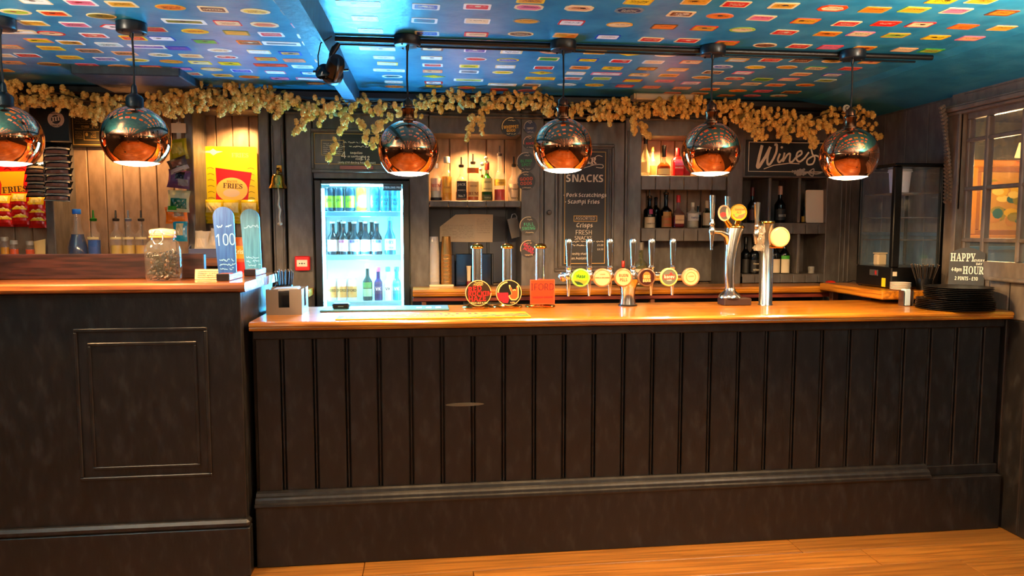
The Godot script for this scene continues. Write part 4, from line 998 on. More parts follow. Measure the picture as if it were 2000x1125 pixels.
func can(at: Vector3, r: float, h: float, body: Color, band: Color, said: String, group: String, words := [], ink := Color.WHITE) -> Node3D:
	var t := thing("drinks_can", said, "can", at, group)
	part(t, "can_body", lat(v2([0.0, 0.004, r * 0.75, 0.0, r * 0.8, 0.0, r, 0.008, r, h - 0.012, r * 0.86, h - 0.003, r * 0.88, h, r * 0.82, h, r * 0.80, h - 0.005, 0.0, h - 0.005]), 20), hue(body, 0.3, 0.3))
	part(t, "label_band", MB.new().lathe([Vector2(r + 0.0005, h * 0.16), Vector2(r + 0.0005, h * 0.66)], 14, PI * 1.1, PI * 1.9), hue(band, 0.4))
	part(t, "lid", lat(v2([r * 0.86, h - 0.003, r * 0.88, h + 0.001, r * 0.82, h + 0.001]), 18), hue(Color(0.8, 0.8, 0.8), 0.25, 1.0))
	for i in words.size():
		text(t, words[i], r * 0.55, hue(ink, 0.5), Vector3(0, h * 0.48 - i * r * 0.75, r + 0.0016), {"wide": 0.8})
	return t

# ---------------------------------------------------------------- drinks fridge
func fridge() -> void:
	var x0 := -0.6819
	var x1 := -0.1035
	var yt := 1.8659
	var zf := -4.56
	var t := thing("drinks_fridge", "glass fronted drinks fridge glowing icy white, filled with cans and bottles", "fridge")
	var skin := hue(Color(0.10, 0.11, 0.12), 0.3)
	var white := hue(Color(0.86, 0.93, 0.95), 0.45)
	part(t, "body_side", bx(Vector3(x0, 0.25, -4.89), Vector3(x0 + 0.03, yt, zf - 0.03), 0.003), white)
	part(t, "body_side", bx(Vector3(x1 - 0.03, 0.25, -4.89), Vector3(x1, yt, zf - 0.03), 0.003), white)
	part(t, "body_back", bx(Vector3(x0 + 0.03, 0.25, -4.89), Vector3(x1 - 0.03, yt, -4.875), 0.0), white)
	part(t, "body_top", bx(Vector3(x0 + 0.03, yt - 0.025, -4.875), Vector3(x1 - 0.03, yt, zf - 0.03), 0.002), white)
	part(t, "body_floor", bx(Vector3(x0 + 0.03, 0.25, -4.875), Vector3(x1 - 0.03, 0.32, zf - 0.03), 0.002), white)
	part(t, "plinth", bx(Vector3(x0 + 0.02, 0.0, -4.86), Vector3(x1 - 0.02, 0.25, zf - 0.06), 0.002), black)
	var d := part(t, "door", bx(Vector3(x0, 0.27, zf - 0.028), Vector3(x0 + 0.042, yt, zf), 0.004), skin)
	part(d, "door_stile", bx(Vector3(x1 - 0.040, 0.27, zf - 0.028), Vector3(x1, yt, zf), 0.004), skin)
	part(d, "door_rail", bx(Vector3(x0 + 0.042, yt - 0.022, zf - 0.028), Vector3(x1 - 0.040, yt, zf), 0.003), skin)
	part(d, "door_rail", bx(Vector3(x0 + 0.042, 0.27, zf - 0.028), Vector3(x1 - 0.040, 0.36, zf), 0.003), skin)
	part(d, "door_glass", bx(Vector3(x0 + 0.042, 0.36, zf - 0.016), Vector3(x1 - 0.040, yt - 0.022, zf - 0.012), 0.0), clear(Color(0.85, 0.97, 1.0), 0.04, 0.02))
	var led := glow("fridge tube", Color(0.62, 0.93, 1.0), 26.0)
	for x in [x0 + 0.048, x1 - 0.046]:
		part(t, "light_tube", bx(Vector3(x - 0.008, 0.40, zf - 0.050), Vector3(x + 0.008, yt - 0.05, zf - 0.036), 0.003), led)
	part(t, "light_tube", bx(Vector3(x0 + 0.09, yt - 0.034, zf - 0.052), Vector3(x1 - 0.09, yt - 0.026, zf - 0.036), 0.002), led)
	var bd := part(t, "name_plate", bx(Vector3(-0.2638, 1.8047, zf - 0.030), Vector3(-0.1501, 1.8428, zf - 0.024), 0.001), hue(Color(0.04, 0.13, 0.20), 0.4))
	text(bd, "STERLING PRO", 0.012, hue(Color(0.85, 0.95, 1.0)), Vector3(-0.207, 1.8238, zf - 0.0225))
	var ys := [1.6755, 1.4035, 1.1094]
	for y in ys:
		var s := part(t, "shelf", bx(Vector3(x0 + 0.032, y - 0.008, -4.87), Vector3(x1 - 0.032, y - 0.0005, -4.60), 0.001), clear(Color(0.8, 0.95, 1.0), 0.25))
		part(s, "price_rail", bx(Vector3(x0 + 0.034, y - 0.034, -4.600), Vector3(x1 - 0.034, y - 0.001, -4.594), 0.002), clear(Color(0.55, 0.85, 0.95), 0.55))
	for q in [[1.62, 0.9], [1.30, 0.9]]: omni(t, Vector3((x0 + x1) / 2, q[0] + 0.12, -4.62), Color(0.55, 0.90, 1.0), q[1], 0.04)
	var al := AreaLight3D.new()
	al.name = "fridge_light"; al.area_size = Vector2(0.46, 0.66)
	al.position = Vector3((x0 + x1) / 2, 1.50, zf + 0.012)
	al.rotation = Vector3(0, PI, 0)
	al.light_color = Color(0.24, 0.72, 1.0); al.light_energy = 5.5; al.area_range = 12.0; al.shadow_enabled = true
	t.add_child(al)
	# contents
	var z := -4.650
	var g1 := "dark and lime cans on the fridge's top shelf"
	var pos := ["leftmost", "second", "third"]
	var xs := [-0.6009, -0.5409, -0.4743]
	for i in 3: can(Vector3(xs[i], ys[0], z), 0.0315, 0.146, Color(0.10, 0.22, 0.30), Color(0.55, 0.68, 0.06), "dark blue can with a lime label on the fridge's top shelf, %s from left" % pos[i], g1, ["JAX"], Color(0.15, 0.25, 0.05))
	can(Vector3(-0.4043, ys[0], z + 0.004), 0.033, 0.150, Color(0.85, 0.78, 0.15), Color(0.88, 0.82, 0.25), "yellow can with blue lettering in the middle of the fridge's top shelf", "", ["BIG", "JUICE"], Color(0.1, 0.35, 0.65))
	xs = [-0.3212, -0.2571, -0.1928]
	for i in 3: can(Vector3(xs[i], ys[0], z), 0.0315, 0.152, Color(0.20, 0.50, 0.62), Color(0.12, 0.62, 0.72), "blue-green can on the fridge's top shelf, %s right of the yellow can" % ["first", "second", "third"][i], "blue-green cans on the fridge's top shelf", ["PALE", "ALE"], Color(0.05, 0.2, 0.3))
	xs = [-0.5864, -0.5197, -0.4528, -0.3824, -0.3118]
	for i in 5: bottle({"at": Vector3(xs[i], ys[1], z), "r": 0.0325, "h": 0.205, "glass": Color(0.07, 0.16, 0.20), "sh": 0.5, "nk": 0.72, "rn": 0.42, "labels": [[0.10, 0.46, Color(0.90, 0.90, 0.92), 0.5], [0.36, 0.45, [Color(0.9, 0.9, 0.9), Color(0.75, 0.3, 0.5), Color(0.25, 0.3, 0.7), Color(0.9, 0.85, 0.7), Color(0.2, 0.5, 0.8)][i], 0.3]], "cap": Color(0.85, 0.92, 0.95), "caph": 0.012, "label": "dark beer bottle with white label on the fridge's middle shelf, %s from left" % ["leftmost", "second", "third", "fourth", "fifth"][i], "group": "white labelled beer bottles in the fridge"})
	for i in 4: bottle({"at": Vector3((xs[i] + xs[i + 1]) / 2, ys[1], z - 0.085), "r": 0.0325, "h": 0.215, "glass": Color(0.06, 0.13, 0.16), "sh": 0.5, "nk": 0.72, "rn": 0.42, "cap": Color(0.85, 0.92, 0.95), "caph": 0.012, "label": "dark beer bottle in the back row of the fridge's middle shelf, %s from left" % ["leftmost", "second", "third", "fourth"][i], "group": "back row of beer bottles in the fridge"})
	bottle({"at": Vector3(-0.228, ys[1], z + 0.004), "r": 0.035, "h": 0.235, "glass": Color(0.15, 0.45, 0.55), "sh": 0.42, "nk": 0.72, "rn": 0.40, "labels": [[0.12, 0.42, Color(0.85, 0.93, 0.93), 0.5, ["DRY", "CIDER"], Color(0.1, 0.5, 0.6)]], "cap": Color(0.4, 0.8, 0.9), "label": "taller blue-green bottle with white label, right end of the fridge's middle shelf"})
	xs = [-0.5985, -0.5347, -0.4707]
	for i in 3: can(Vector3(xs[i], ys[2], z), 0.0315, 0.14, Color(0.85, 0.88, 0.88), Color(0.80, 0.66, 0.38), "white can with gold band on the fridge's lowest shelf, %s from left" % pos[i], "white and gold cans in the fridge", ["IFORD"], Color(0.18, 0.12, 0.08))
	bottle({"at": Vector3(-0.3743, ys[2], z), "r": 0.031, "h": 0.225, "glass": Color(0.06, 0.22, 0.22), "sh": 0.5, "nk": 0.72, "labels": [[0.12, 0.34, Color(0.55, 0.80, 0.70), 0.5], [0.36, 0.52, Color(0.30, 0.62, 0.30), 0.35]], "cap": Color(0.75, 0.9, 0.85), "label": "green cider bottle with pale green label on the fridge's lowest shelf"})
	for q in [[-0.3065, Color(0.16, 0.14, 0.42), Color(0.75, 0.35, 0.60), "purple alcopop bottle lettered VK, next to the green cider bottle"], [-0.245, Color(0.80, 0.90, 0.92), Color(0.2, 0.6, 0.7), "milky white alcopop bottle lettered VK on the lowest shelf"], [-0.1898, Color(0.10, 0.62, 0.72), Color(0.1, 0.4, 0.55), "turquoise alcopop bottle lettered VK at the fridge's right end"]]:
		bottle({"at": Vector3(q[0], ys[2], z), "r": 0.026, "h": 0.205, "glass": q[1], "sh": 0.55, "nk": 0.70, "rn": 0.48, "labels": [[0.30, 0.46, q[1].lightened(0.15), 0.4, ["VK"], Color(0.9, 0.95, 1.0) if q[1].get_luminance() < 0.6 else Color(0.1, 0.15, 0.2), "Droid Sans"]], "cap": q[2], "label": q[3], "group": "alcopop bottles in the fridge"})

# ---------------------------------------------------------------- hops
func hop_cone(sd: int) -> ArrayMesh:
	var r := RandomNumberGenerator.new()
	r.seed = sd
	var b := MB.new()
	b.paint(Color(0.97, 0.80, 0.42))
	# overlapping papery bracts in whorls round a plump spindle
	b.lathe(v2([0.0, -0.020, 0.0075, -0.015, 0.0115, -0.004, 0.0115, 0.004, 0.008, 0.013, 0.0, 0.018]), 7)
	for w in 4:
		var y := 0.013 - w * 0.0085
		var rad: float = [0.0085, 0.012, 0.0125, 0.0095][w]
		for k in 5:
			var f: float = TAU * (k + 0.5 * (w % 2)) / 5.0 + r.randf_range(-0.12, 0.12)
			var d := Vector3(cos(f), 0, -sin(f))
			var s := Vector3(sin(f), 0, cos(f)) * 0.0078
			b.paint(Color(1.0, 0.86, 0.48).lerp(Color(0.93, 0.73, 0.36), r.randf()))
			var a := d * rad * 0.8 + Vector3(0, y + 0.006, 0)
			var m := d * (rad + 0.0022) + Vector3(0, y - 0.002, 0)
			var tip := d * (rad + 0.0005) + Vector3(0, y - 0.0105, 0)
			b.tri(a, m - s, m + s); b.tri(m - s, tip, m + s)
	return b.mesh()

func hop_leaf(sd: int) -> ArrayMesh:
	var r := RandomNumberGenerator.new()
	r.seed = sd
	var b := MB.new()
	b.paint(Color(0.62, 0.52, 0.28).lerp(Color(0.50, 0.52, 0.26), r.randf()))
	var pts := [Vector3.ZERO]
	for k in 5: pts.append(Vector3([-0.010, -0.014, 0.0, 0.014, 0.010][k], [-0.012, -0.03, -0.046, -0.03, -0.012][k], r.randf_range(-0.008, 0.008)))
	for k in range(1, 5): b.tri(pts[0], pts[k], pts[k + 1])
	return b.mesh()

# one bine: a stem along points and cones in clusters; strands hang from it
func bine(said: String, path: Array, reach: Array, strands: Array, density: float) -> void:
	var t := thing("hop_garland", said, "hop garland", Vector3.ZERO)
	var stem := hue(Color(0.30, 0.22, 0.10), 0.8)
	var cv := Curve3D.new()
	for i in path.size():
		var tg: Vector3 = (path[mini(i + 1, path.size() - 1)] - path[maxi(i - 1, 0)]) / 6.0
		cv.add_point(path[i], -tg, tg)
	var L := cv.get_baked_length()
	for s in 2:
		var sp := []
		for i in int(L / 0.06) + 1:
			var p := cv.sample_baked(minf(i * 0.06, L))
			sp.append(p + Vector3(0, rng.randf_range(-0.012, 0.012) + s * 0.02, rng.randf_range(-0.01, 0.01) + s * 0.015))
		part(t, "stem", MB.new().tube(sp, 0.0035, 5), stem)
	var cones := [hop_cone(1), hop_cone(2), hop_cone(3)]
	var leaves := [hop_leaf(1), hop_leaf(2)]
	var cm := mat("dried hops", Color.WHITE, 0.75)
	cm.vertex_color_use_as_albedo = true
	cm.backlight_enabled = true; cm.backlight = Color(0.45, 0.35, 0.15)
	var spots := []
	var x := 0.0
	while x < L:
		var u := x / L
		var f := u * (reach.size() - 1)
		var k := mini(int(f), reach.size() - 2)
		var up: float = lerpf(reach[k][0], reach[k + 1][0], f - k)
		var down: float = lerpf(reach[k][1], reach[k + 1][1], f - k)
		var full: float = lerpf(reach[k][2], reach[k + 1][2], f - k) * density * 0.8
		var c := cv.sample_baked(x)
		var n := int(full * (0.5 + rng.randf()))
		# hops hang in bunches: a run of cones round one centre
		var bc := c + Vector3(rng.randf_range(-0.03, 0.03), rng.randf_range(-down, up) * 0.8, rng.randf_range(-0.05, 0.07))
		for i in n:
			var q := bc + Vector3(rng.randfn(0, 0.030), rng.randfn(0, 0.030), rng.randfn(0, 0.03))
			q.y = clampf(q.y, c.y - down, c.y + up)
			spots.append(q)
		x += 0.024
	for s in strands:
		# from, to, how many, spread
		for i in int(s[2] * 0.75):
			var f: float = float(i) / float(s[2] * 0.75)
			var q: Vector3 = s[0].lerp(s[1], f)
			var sp: float = s[3] * lerpf(1.0, 0.45, f)
			spots.append(q + Vector3(rng.randfn(0, sp), rng.randfn(0, 0.012), rng.randfn(0, sp * 0.7) + 0.01))
		var sp2 := []
		for i in 6: sp2.append(s[0].lerp(s[1], i / 5.0) + Vector3(sin(i * 2.0) * 0.006, 0, 0))
		part(t, "stem", MB.new().tube(sp2, 0.0025, 5), stem)
	# nearest cones are parts of their own, the rest one joined part
	spots.sort_custom(func(a, b): return a.z > b.z)
	var mm := MultiMesh.new()
	mm.transform_format = MultiMesh.TRANSFORM_3D
	mm.mesh = cones[0]
	var rest := []
	for i in spots.size():
		var b := Basis.from_euler(Vector3(rng.randf_range(-0.7, 0.7), rng.randf_range(0, TAU), rng.randf_range(-0.7, 0.7))).scaled(Vector3.ONE * rng.randf_range(0.75, 1.05))
		var tf := Transform3D(b, spots[i])
		if i < 260:
			var o := part(t, "hop_cone", cones[i % 3], cm)
			o.transform = tf
		else: rest.append(tf)
	if rest.size():
		mm.instance_count = rest.size()
		for i in rest.size(): mm.set_instance_transform(i, rest[i])
		var mi := MultiMeshInstance3D.new()
		mi.name = "hop_cones"; mi.multimesh = mm; mi.material_override = cm
		mi.set_meta("kind", "stuff")
		t.add_child(mi)
	for i in int(L * 26):
		var c := cv.sample_baked(rng.randf() * L)
		var o := part(t, "hop_leaf", leaves[i % 2], cm, c + Vector3(rng.randf_range(-0.02, 0.02), rng.randf_range(-0.05, 0.045), rng.randf_range(-0.03, 0.06)), Vector3(rng.randf_range(-1.2, 1.2), rng.randf_range(-1.5, 1.5), rng.randf_range(-2, 2)))
		o.scale = Vector3.ONE * rng.randf_range(0.7, 1.2)

func hops() -> void:
	bine("thick swag of dried golden hops along the cornice, from left edge to the second pendant", [Vector3(-2.4583, 2.2797, -4.38), Vector3(-2.2719, 2.2977, -4.38), Vector3(-2.0843, 2.3018, -4.38), Vector3(-1.9504, 2.2763, -4.38), Vector3(-1.8155, 2.2448, -4.38), Vector3(-1.6633, 2.2679, -4.38)], [[0.05, 0.06, 12], [0.055, 0.05, 12], [0.08, 0.04, 12], [0.06, 0.07, 12], [0.06, 0.05, 10], [0.05, 0.04, 9]], [[Vector3(-1.8747, 2.237, -4.34), Vector3(-1.8149, 2.1816, -4.34), 34, 0.035]], 1.0)
	bine("dried golden hops from the second pendant to the grooved upright with the bell", [Vector3(-1.5935, 2.2837, -4.38), Vector3(-1.4541, 2.2923, -4.38), Vector3(-1.2989, 2.3187, -4.38), Vector3(-1.2272, 2.355, -4.38), Vector3(-1.086, 2.332, -4.38), Vector3(-0.9435, 2.3118, -4.38), Vector3(-0.7988, 2.3236, -4.38)], [[0.05, 0.05, 8], [0.05, 0.08, 12], [0.06, 0.09, 13], [0.07, 0.09, 13], [0.06, 0.08, 12], [0.07, 0.06, 11], [0.05, 0.04, 8]], [[Vector3(-1.1482, 2.2716, -4.34), Vector3(-1.1645, 2.1992, -4.34), 14, 0.02], [Vector3(-0.8785, 2.2771, -4.34), Vector3(-0.8372, 2.211, -4.34), 26, 0.03], [Vector3(-1.4554, 2.2653, -4.34), Vector3(-1.4156, 2.2175, -4.34), 18, 0.025]], 0.95)
	bine("sparser dried hops under the ceiling beam, strands trailing over the fridge menu", [Vector3(-0.7935, 2.3062, -4.38), Vector3(-0.6832, 2.2937, -4.38), Vector3(-0.5368, 2.2908, -4.38), Vector3(-0.4182, 2.317, -4.38), Vector3(-0.2997, 2.2957, -4.38), Vector3(-0.1502, 2.2778, -4.38)], [[0.03, 0.04, 5], [0.04, 0.06, 6], [0.03, 0.04, 5], [0.04, 0.03, 4], [0.04, 0.05, 6], [0.02, 0.05, 4]], [[Vector3(-0.6456, 2.2705, -4.36), Vector3(-0.748, 2.1158, -4.36), 40, 0.026], [Vector3(-0.5638, 2.2781, -4.36), Vector3(-0.6009, 2.1772, -4.36), 18, 0.02], [Vector3(-0.4382, 2.2392, -4.36), Vector3(-0.5023, 2.1196, -4.36), 26, 0.02], [Vector3(-0.5235, 2.0896, -4.36), Vector3(-0.5676, 1.9403, -4.36), 18, 0.014], [Vector3(-0.3887, 2.2016, -4.36), Vector3(-0.3253, 2.0836, -4.36), 12, 0.02], [Vector3(-0.2642, 2.1889, -4.36), Vector3(-0.3202, 2.0329, -4.36), 24, 0.018], [Vector3(-0.2098, 2.2346, -4.36), Vector3(-0.3909, 2.0677, -4.36), 16, 0.03], [Vector3(-0.3482, 1.9547, -4.36), Vector3(-0.3341, 1.9038, -4.36), 4, 0.006]], 0.9)
	bine("dried hops between the fridge pendant and the snacks pendant, short strands hanging", [Vector3(-0.0534, 2.3007, -4.38), Vector3(0.0621, 2.3421, -4.38), Vector3(0.2148, 2.3514, -4.38), Vector3(0.3687, 2.3396, -4.38), Vector3(0.5239, 2.3642, -4.38), Vector3(0.6804, 2.3554, -4.38), Vector3(0.791, 2.3179, -4.38)], [[0.02, 0.06, 5], [0.04, 0.06, 6], [0.03, 0.07, 7], [0.03, 0.06, 6], [0.04, 0.06, 7], [0.04, 0.06, 8], [0.03, 0.05, 7]], [[Vector3(0.2892, 2.2514, -4.35), Vector3(0.2487, 2.0998, -4.35), 22, 0.010], [Vector3(0.3198, 2.252, -4.35), Vector3(0.344, 2.1376, -4.35), 22, 0.011], [Vector3(0.7134, 2.3112, -4.35), Vector3(0.7513, 2.2419, -4.35), 14, 0.013]], 0.9)
	bine("dried hops from the snacks pendant across to the next pendant at its right", [Vector3(0.864, 2.304, -4.38), Vector3(0.9981, 2.2943, -4.38), Vector3(1.1586, 2.3192, -4.38), Vector3(1.3045, 2.3128, -4.38), Vector3(1.4512, 2.3313, -4.38), Vector3(1.6157, 2.3347, -4.38), Vector3(1.7421, 2.3215, -4.38)], [[0.02, 0.05, 5], [0.03, 0.06, 7], [0.04, 0.06, 8], [0.02, 0.06, 8], [0.03, 0.06, 9], [0.04, 0.08, 12], [0.04, 0.08, 11]], [[Vector3(1.1255, 2.2673, -4.35), Vector3(1.1199, 2.1994, -4.35), 12, 0.013], [Vector3(1.2639, 2.2606, -4.35), Vector3(1.2752, 2.1462, -4.35), 22, 0.018], [Vector3(1.3196, 2.2152, -4.35), Vector3(1.3664, 2.1227, -4.35), 22, 0.022]], 0.95)
	bine("long drooping golden hops above the wines sign, ending at the rightmost pendant", [Vector3(1.8155, 2.323, -4.38), Vector3(1.9498, 2.3193, -4.38), Vector3(2.086, 2.2807, -4.38), Vector3(2.2232, 2.2514, -4.38), Vector3(2.3959, 2.2223, -4.38), Vector3(2.5328, 2.2666, -4.38), Vector3(2.6709, 2.3014, -4.38), Vector3(2.8136, 2.2457, -4.38), Vector3(2.8944, 2.1755, -4.38)], [[0.04, 0.08, 10], [0.03, 0.07, 11], [0.05, 0.05, 8], [0.05, 0.05, 9], [0.04, 0.06, 8], [0.03, 0.03, 5], [0.04, 0.03, 5], [0.03, 0.04, 6], [0.02, 0.03, 5]], [[Vector3(1.9669, 2.2565, -4.34), Vector3(2.1117, 2.1263, -4.34), 50, 0.03], [Vector3(2.1859, 2.2447, -4.34), Vector3(2.2583, 2.103, -4.34), 50, 0.03], [Vector3(2.3402, 2.2061, -4.34), Vector3(2.4608, 2.0898, -4.34), 44, 0.024], [Vector3(2.5112, 2.2186, -4.34), Vector3(2.565, 2.1651, -4.34), 16, 0.025]], 0.95)

# ---------------------------------------------------------------- on the main bar
func on_bar() -> void:
	var Y := 1.145
	var steel := mat("satin steel", Color(0.62, 0.60, 0.58), 0.25, 1.0)
	var grey := hue(Color(0.50, 0.46, 0.43), 0.35, 0.2)
	# napkin caddy with slots
	var c := thing("napkin_caddy", "open topped satin metal caddy with slotted sides at the left end of the bar", "caddy", Vector3(-0.69, Y, -3.675))
	var hw := 0.085
	var hd := 0.095
	var h := 0.125
	for q in [[0.0, hd, "panel"], [PI, hd, "panel"], [PI / 2, hw, "panel"], [-PI / 2, hw, "panel"]]:
		var w: float = hw if absf(sin(q[0])) < 0.5 else hd - 0.003
		var pl := PackedVector2Array([Vector2(-w, 0.0), Vector2(w, 0.0), Vector2(w, h), Vector2(0.026, h), Vector2(0.026, 0.036), Vector2(-0.026, 0.036), Vector2(-0.026, h), Vector2(-w, h)])
		part(c, q[2], MB.new().prism(pl, q[1] - 0.003, q[1]), grey, Vector3.ZERO, Vector3(0, q[0], 0))
	part(c, "floor_plate", bx(Vector3(-hw + 0.003, 0.001, -hd + 0.003), Vector3(hw - 0.003, 0.005, hd - 0.003), 0.0), steel)
	var np := thing("napkin_stack", "stack of black and white paper napkins inside the metal caddy", "napkins", Vector3(-0.69, Y + 0.005, -3.675))
	part(np, "napkin", bx(Vector3(-0.06, 0.0, -0.07), Vector3(0.06, 0.105, 0.07), 0.004), hue(Color(0.05, 0.05, 0.055), 0.8))
	part(np, "napkin", bx(Vector3(-0.058, 0.105, -0.068), Vector3(0.062, 0.122, 0.066), 0.006), hue(Color(0.6, 0.6, 0.6), 0.85), Vector3.ZERO, Vector3(0.0, 0.05, 0.04))
	# straws that lean in a cup behind it
	var cup := thing("straw_cup", "black cup of straws standing behind the napkin caddy", "cup", Vector3(-0.735, Y, -3.82))
	part(cup, "cup_body", lat(v2([0.0, 0.002, 0.036, 0.0, 0.044, 0.13, 0.041, 0.13, 0.034, 0.006, 0.0, 0.006]), 20), hue(Color(0.04, 0.04, 0.045), 0.3))
	straws(Vector3(-0.735, Y + 0.008, -3.82), 22, 0.195, 0.028, 0.05, "black drinking straw in the cup behind the napkin caddy", "black straws at the left end of the bar")
	# mats
	var teal := thing("bar_mat", "pale teal rubber bar mat with white print, lying before the fridge", "bar mat", Vector3(-0.21, Y, -3.77))
	part(teal, "mat_body", bx(Vector3(-0.325, 0.0005, -0.095), Vector3(0.325, 0.010, 0.095), 0.003), hue(Color(0.30, 0.50, 0.55), 0.45))
	var tl := MB.new()
	for k in 3: tl.prism(round_rect(0.026, 0.05, 0.004), 0.0, 0.0004)
	for k in 3: part(teal, "print_block", MB.new().prism(round_rect(0.028, 0.06, 0.004), 0.0, 0.0008), hue(Color(0.85, 0.92, 0.92), 0.5), Vector3(0.17 + k * 0.05, 0.010, 0.02), Vector3(-PI / 2, 0, 0))
	part(teal, "print_block", MB.new().prism(round_rect(0.22, 0.035, 0.004), 0.0, 0.0008), hue(Color(0.85, 0.92, 0.92), 0.5), Vector3(-0.06, 0.010, 0.04), Vector3(-PI / 2, 0, 0))
	var run := thing("bar_runner", "long yellow bar runner with orange and green hop pattern ends and dark lettering", "bar runner", Vector3(0.035, Y, -3.43))
	part(run, "runner_body", bx(Vector3(-0.455, 0.0005, -0.105), Vector3(0.455, 0.006, 0.098), 0.002), hue(Color(0.88, 0.70, 0.05), 0.9))
	for sx in [-1.0, 1.0]:
		var poly := PackedVector2Array([Vector2(sx * 0.45, -0.092), Vector2(sx * 0.10, -0.092), Vector2(sx * 0.18, -0.06), Vector2(sx * 0.27, 0.0), Vector2(sx * 0.36, 0.04), Vector2(sx * 0.45, 0.06)])
		part(run, "pattern_corner", MB.new().prism(poly, 0.0, 0.0006), hue(Color(0.30, 0.42, 0.14), 0.6), Vector3(0, 0.006, 0), Vector3(-PI / 2, 0, 0))
		var fl := MB.new()
		for k in 22:
			var u := rng.randf()
			fl.paint([Color(0.75, 0.25, 0.12), Color(0.55, 0.62, 0.16), Color(0.78, 0.48, 0.16)][k % 3])
			fl.prism(shift(oval(rng.randf_range(0.008, 0.02), rng.randf_range(0.005, 0.012), 8), Vector2(sx * lerpf(0.2, 0.435, u), lerpf(-0.085, lerpf(-0.06, 0.045, u), rng.randf()))), 0.0006, 0.0008 + k * 0.00004)
		var vm := mat("runner print", Color.WHITE, 0.6)
		vm.vertex_color_use_as_albedo = true
		part(run, "hop_print", fl, vm, Vector3(0, 0.006, 0), Vector3(-PI / 2, 0, 0)).set_meta("kind", "stuff")
	text(run, "THATCHERS", 0.042, hue(Color(0.42, 0.26, 0.06), 0.6), Vector3(-0.02, 0.0068, -0.055), {"turn": Vector3(-PI / 2, 0, 0), "wide": 1.6, "face": "Droid Serif"})
	text(run, "GOLD", 0.036, hue(Color(0.42, 0.26, 0.06), 0.6), Vector3(-0.02, 0.0068, 0.01), {"turn": Vector3(-PI / 2, 0, 0), "wide": 1.6, "face": "Droid Serif"})
	var op := thing("slotted_block", "small black plastic block with a slot, lying on the teal bar mat", "slotted block", Vector3(-0.437, Y + 0.010, -3.755))  # a plain black block with a slot, its use unknown
	part(op, "body", bx(Vector3(-0.042, 0, -0.03), Vector3(0.042, 0.028, 0.03), 0.006), black)
	part(op, "slot", bx(Vector3(-0.014, 0.010, 0.0295), Vector3(0.014, 0.015, 0.031), 0.001), hue(Color(0.3, 0.4, 0.4), 0.3))
	# hand pumps
	var hx := [0.27, 0.431, 0.609]
	var hs := ["chrome hand pump with round dark clip covered in bright red lettering, leftmost", "chrome hand pump with round black clip showing an orange raised hand", "chrome hand pump with square orange clip reading IFORD"]
	for i in 3:
		var t := thing("hand_pump", hs[i], "beer pump", Vector3(hx[i], Y, -3.81), "")
		part(t, "base_flange", lat(v2([0.0, 0.0, 0.078, 0.0, 0.082, 0.004, 0.078, 0.010, 0.060, 0.013, 0.045, 0.022, 0.034, 0.028, 0.028, 0.04]), 32), brass)
		part(t, "cylinder", lat(v2([0.0275, 0.03, 0.0265, 0.05, 0.0258, 0.318]), 28), chrome)
		part(t, "cap", lat(v2([0.0255, 0.314, 0.033, 0.316, 0.035, 0.321, 0.034, 0.327, 0.027, 0.335, 0.013, 0.341, 0.0, 0.342]), 28), brass)
		var cy := 0.083
		var cz := 0.062
		part(t, "clip_bracket", bx(Vector3(-0.012, cy - 0.02, 0.02), Vector3(0.012, cy + 0.03, cz - 0.004), 0.002), chrome)
		if i < 2:
			var cl := part(t, "pump_clip", MB.new().prism(oval(0.069, 0.069, 44), -0.004, 0.003), hue([Color(0.16, 0.10, 0.05), Color(0.045, 0.04, 0.035)][i], 0.35), Vector3(0, cy, cz))
			var rim := []
			for k in 50: rim.append(Vector2(cos(TAU * k / 49.0), sin(TAU * k / 49.0)) * 0.0665)
			part(cl, "rim_line", MB.new().stroke(rim, 0.0035, 0.0042), hue(Color(0.88, 0.70, 0.45), 0.4))
			if i == 0:
				var red := hue(Color(0.90, 0.05, 0.07), 0.5)
				text(cl, "RED", 0.028, red, Vector3(-0.018, 0.022, 0.0045), {"turn": Vector3(0, 0, 0.12)})
				text(cl, "ROCKIN", 0.025, red, Vector3(0.008, -0.003, 0.0047), {"wide": 0.95})
				text(cl, "HAZE", 0.028, red, Vector3(-0.006, -0.030, 0.0049), {"turn": Vector3(0, 0, 0.05)})
				var pr := MB.new()
				for k in 3: scribble(pr, -0.02 - 0.004 * k, 0.022, 0.056 - k * 0.007, 0.006, 0.0046, 0.0)
				part(cl, "small_print", pr, hue(Color(0.92, 0.72, 0.42), 0.5))
				text(cl, "PALE ALE 4.1%", 0.009, hue(Color(0.92, 0.74, 0.48), 0.5), Vector3(0.004, -0.052, 0.0047))
			else:
				part(cl, "red_patch", MB.new().prism(PackedVector2Array([Vector2(-0.062, 0.0), Vector2(-0.005, 0.0), Vector2(0.002, -0.028), Vector2(-0.006, -0.054), Vector2(-0.030, -0.052), Vector2(-0.058, -0.028)]), 0.003, 0.0042), hue(Color(0.86, 0.05, 0.16), 0.5))
				text(cl, "BEST", 0.017, hue(Color(0.55, 0.02, 0.10), 0.5), Vector3(-0.031, -0.014, 0.005))
				text(cl, "BEER", 0.017, hue(Color(0.55, 0.02, 0.10), 0.5), Vector3(-0.026, -0.036, 0.005))
				# a hand with first and little finger raised
				var hand := PackedVector2Array()
				for q in v2([0.014, -0.040, 0.038, -0.040, 0.052, -0.026, 0.053, 0.0, 0.052, 0.034, 0.048, 0.040, 0.042, 0.034, 0.040, 0.014, 0.034, 0.018, 0.027, 0.019, 0.021, 0.013, 0.012, 0.030, 0.006, 0.042, 0.0, 0.040, 0.002, 0.026, 0.012, 0.002, 0.014, -0.010, 0.004, -0.012, -0.002, -0.018, 0.004, -0.030]): hand.append(q)
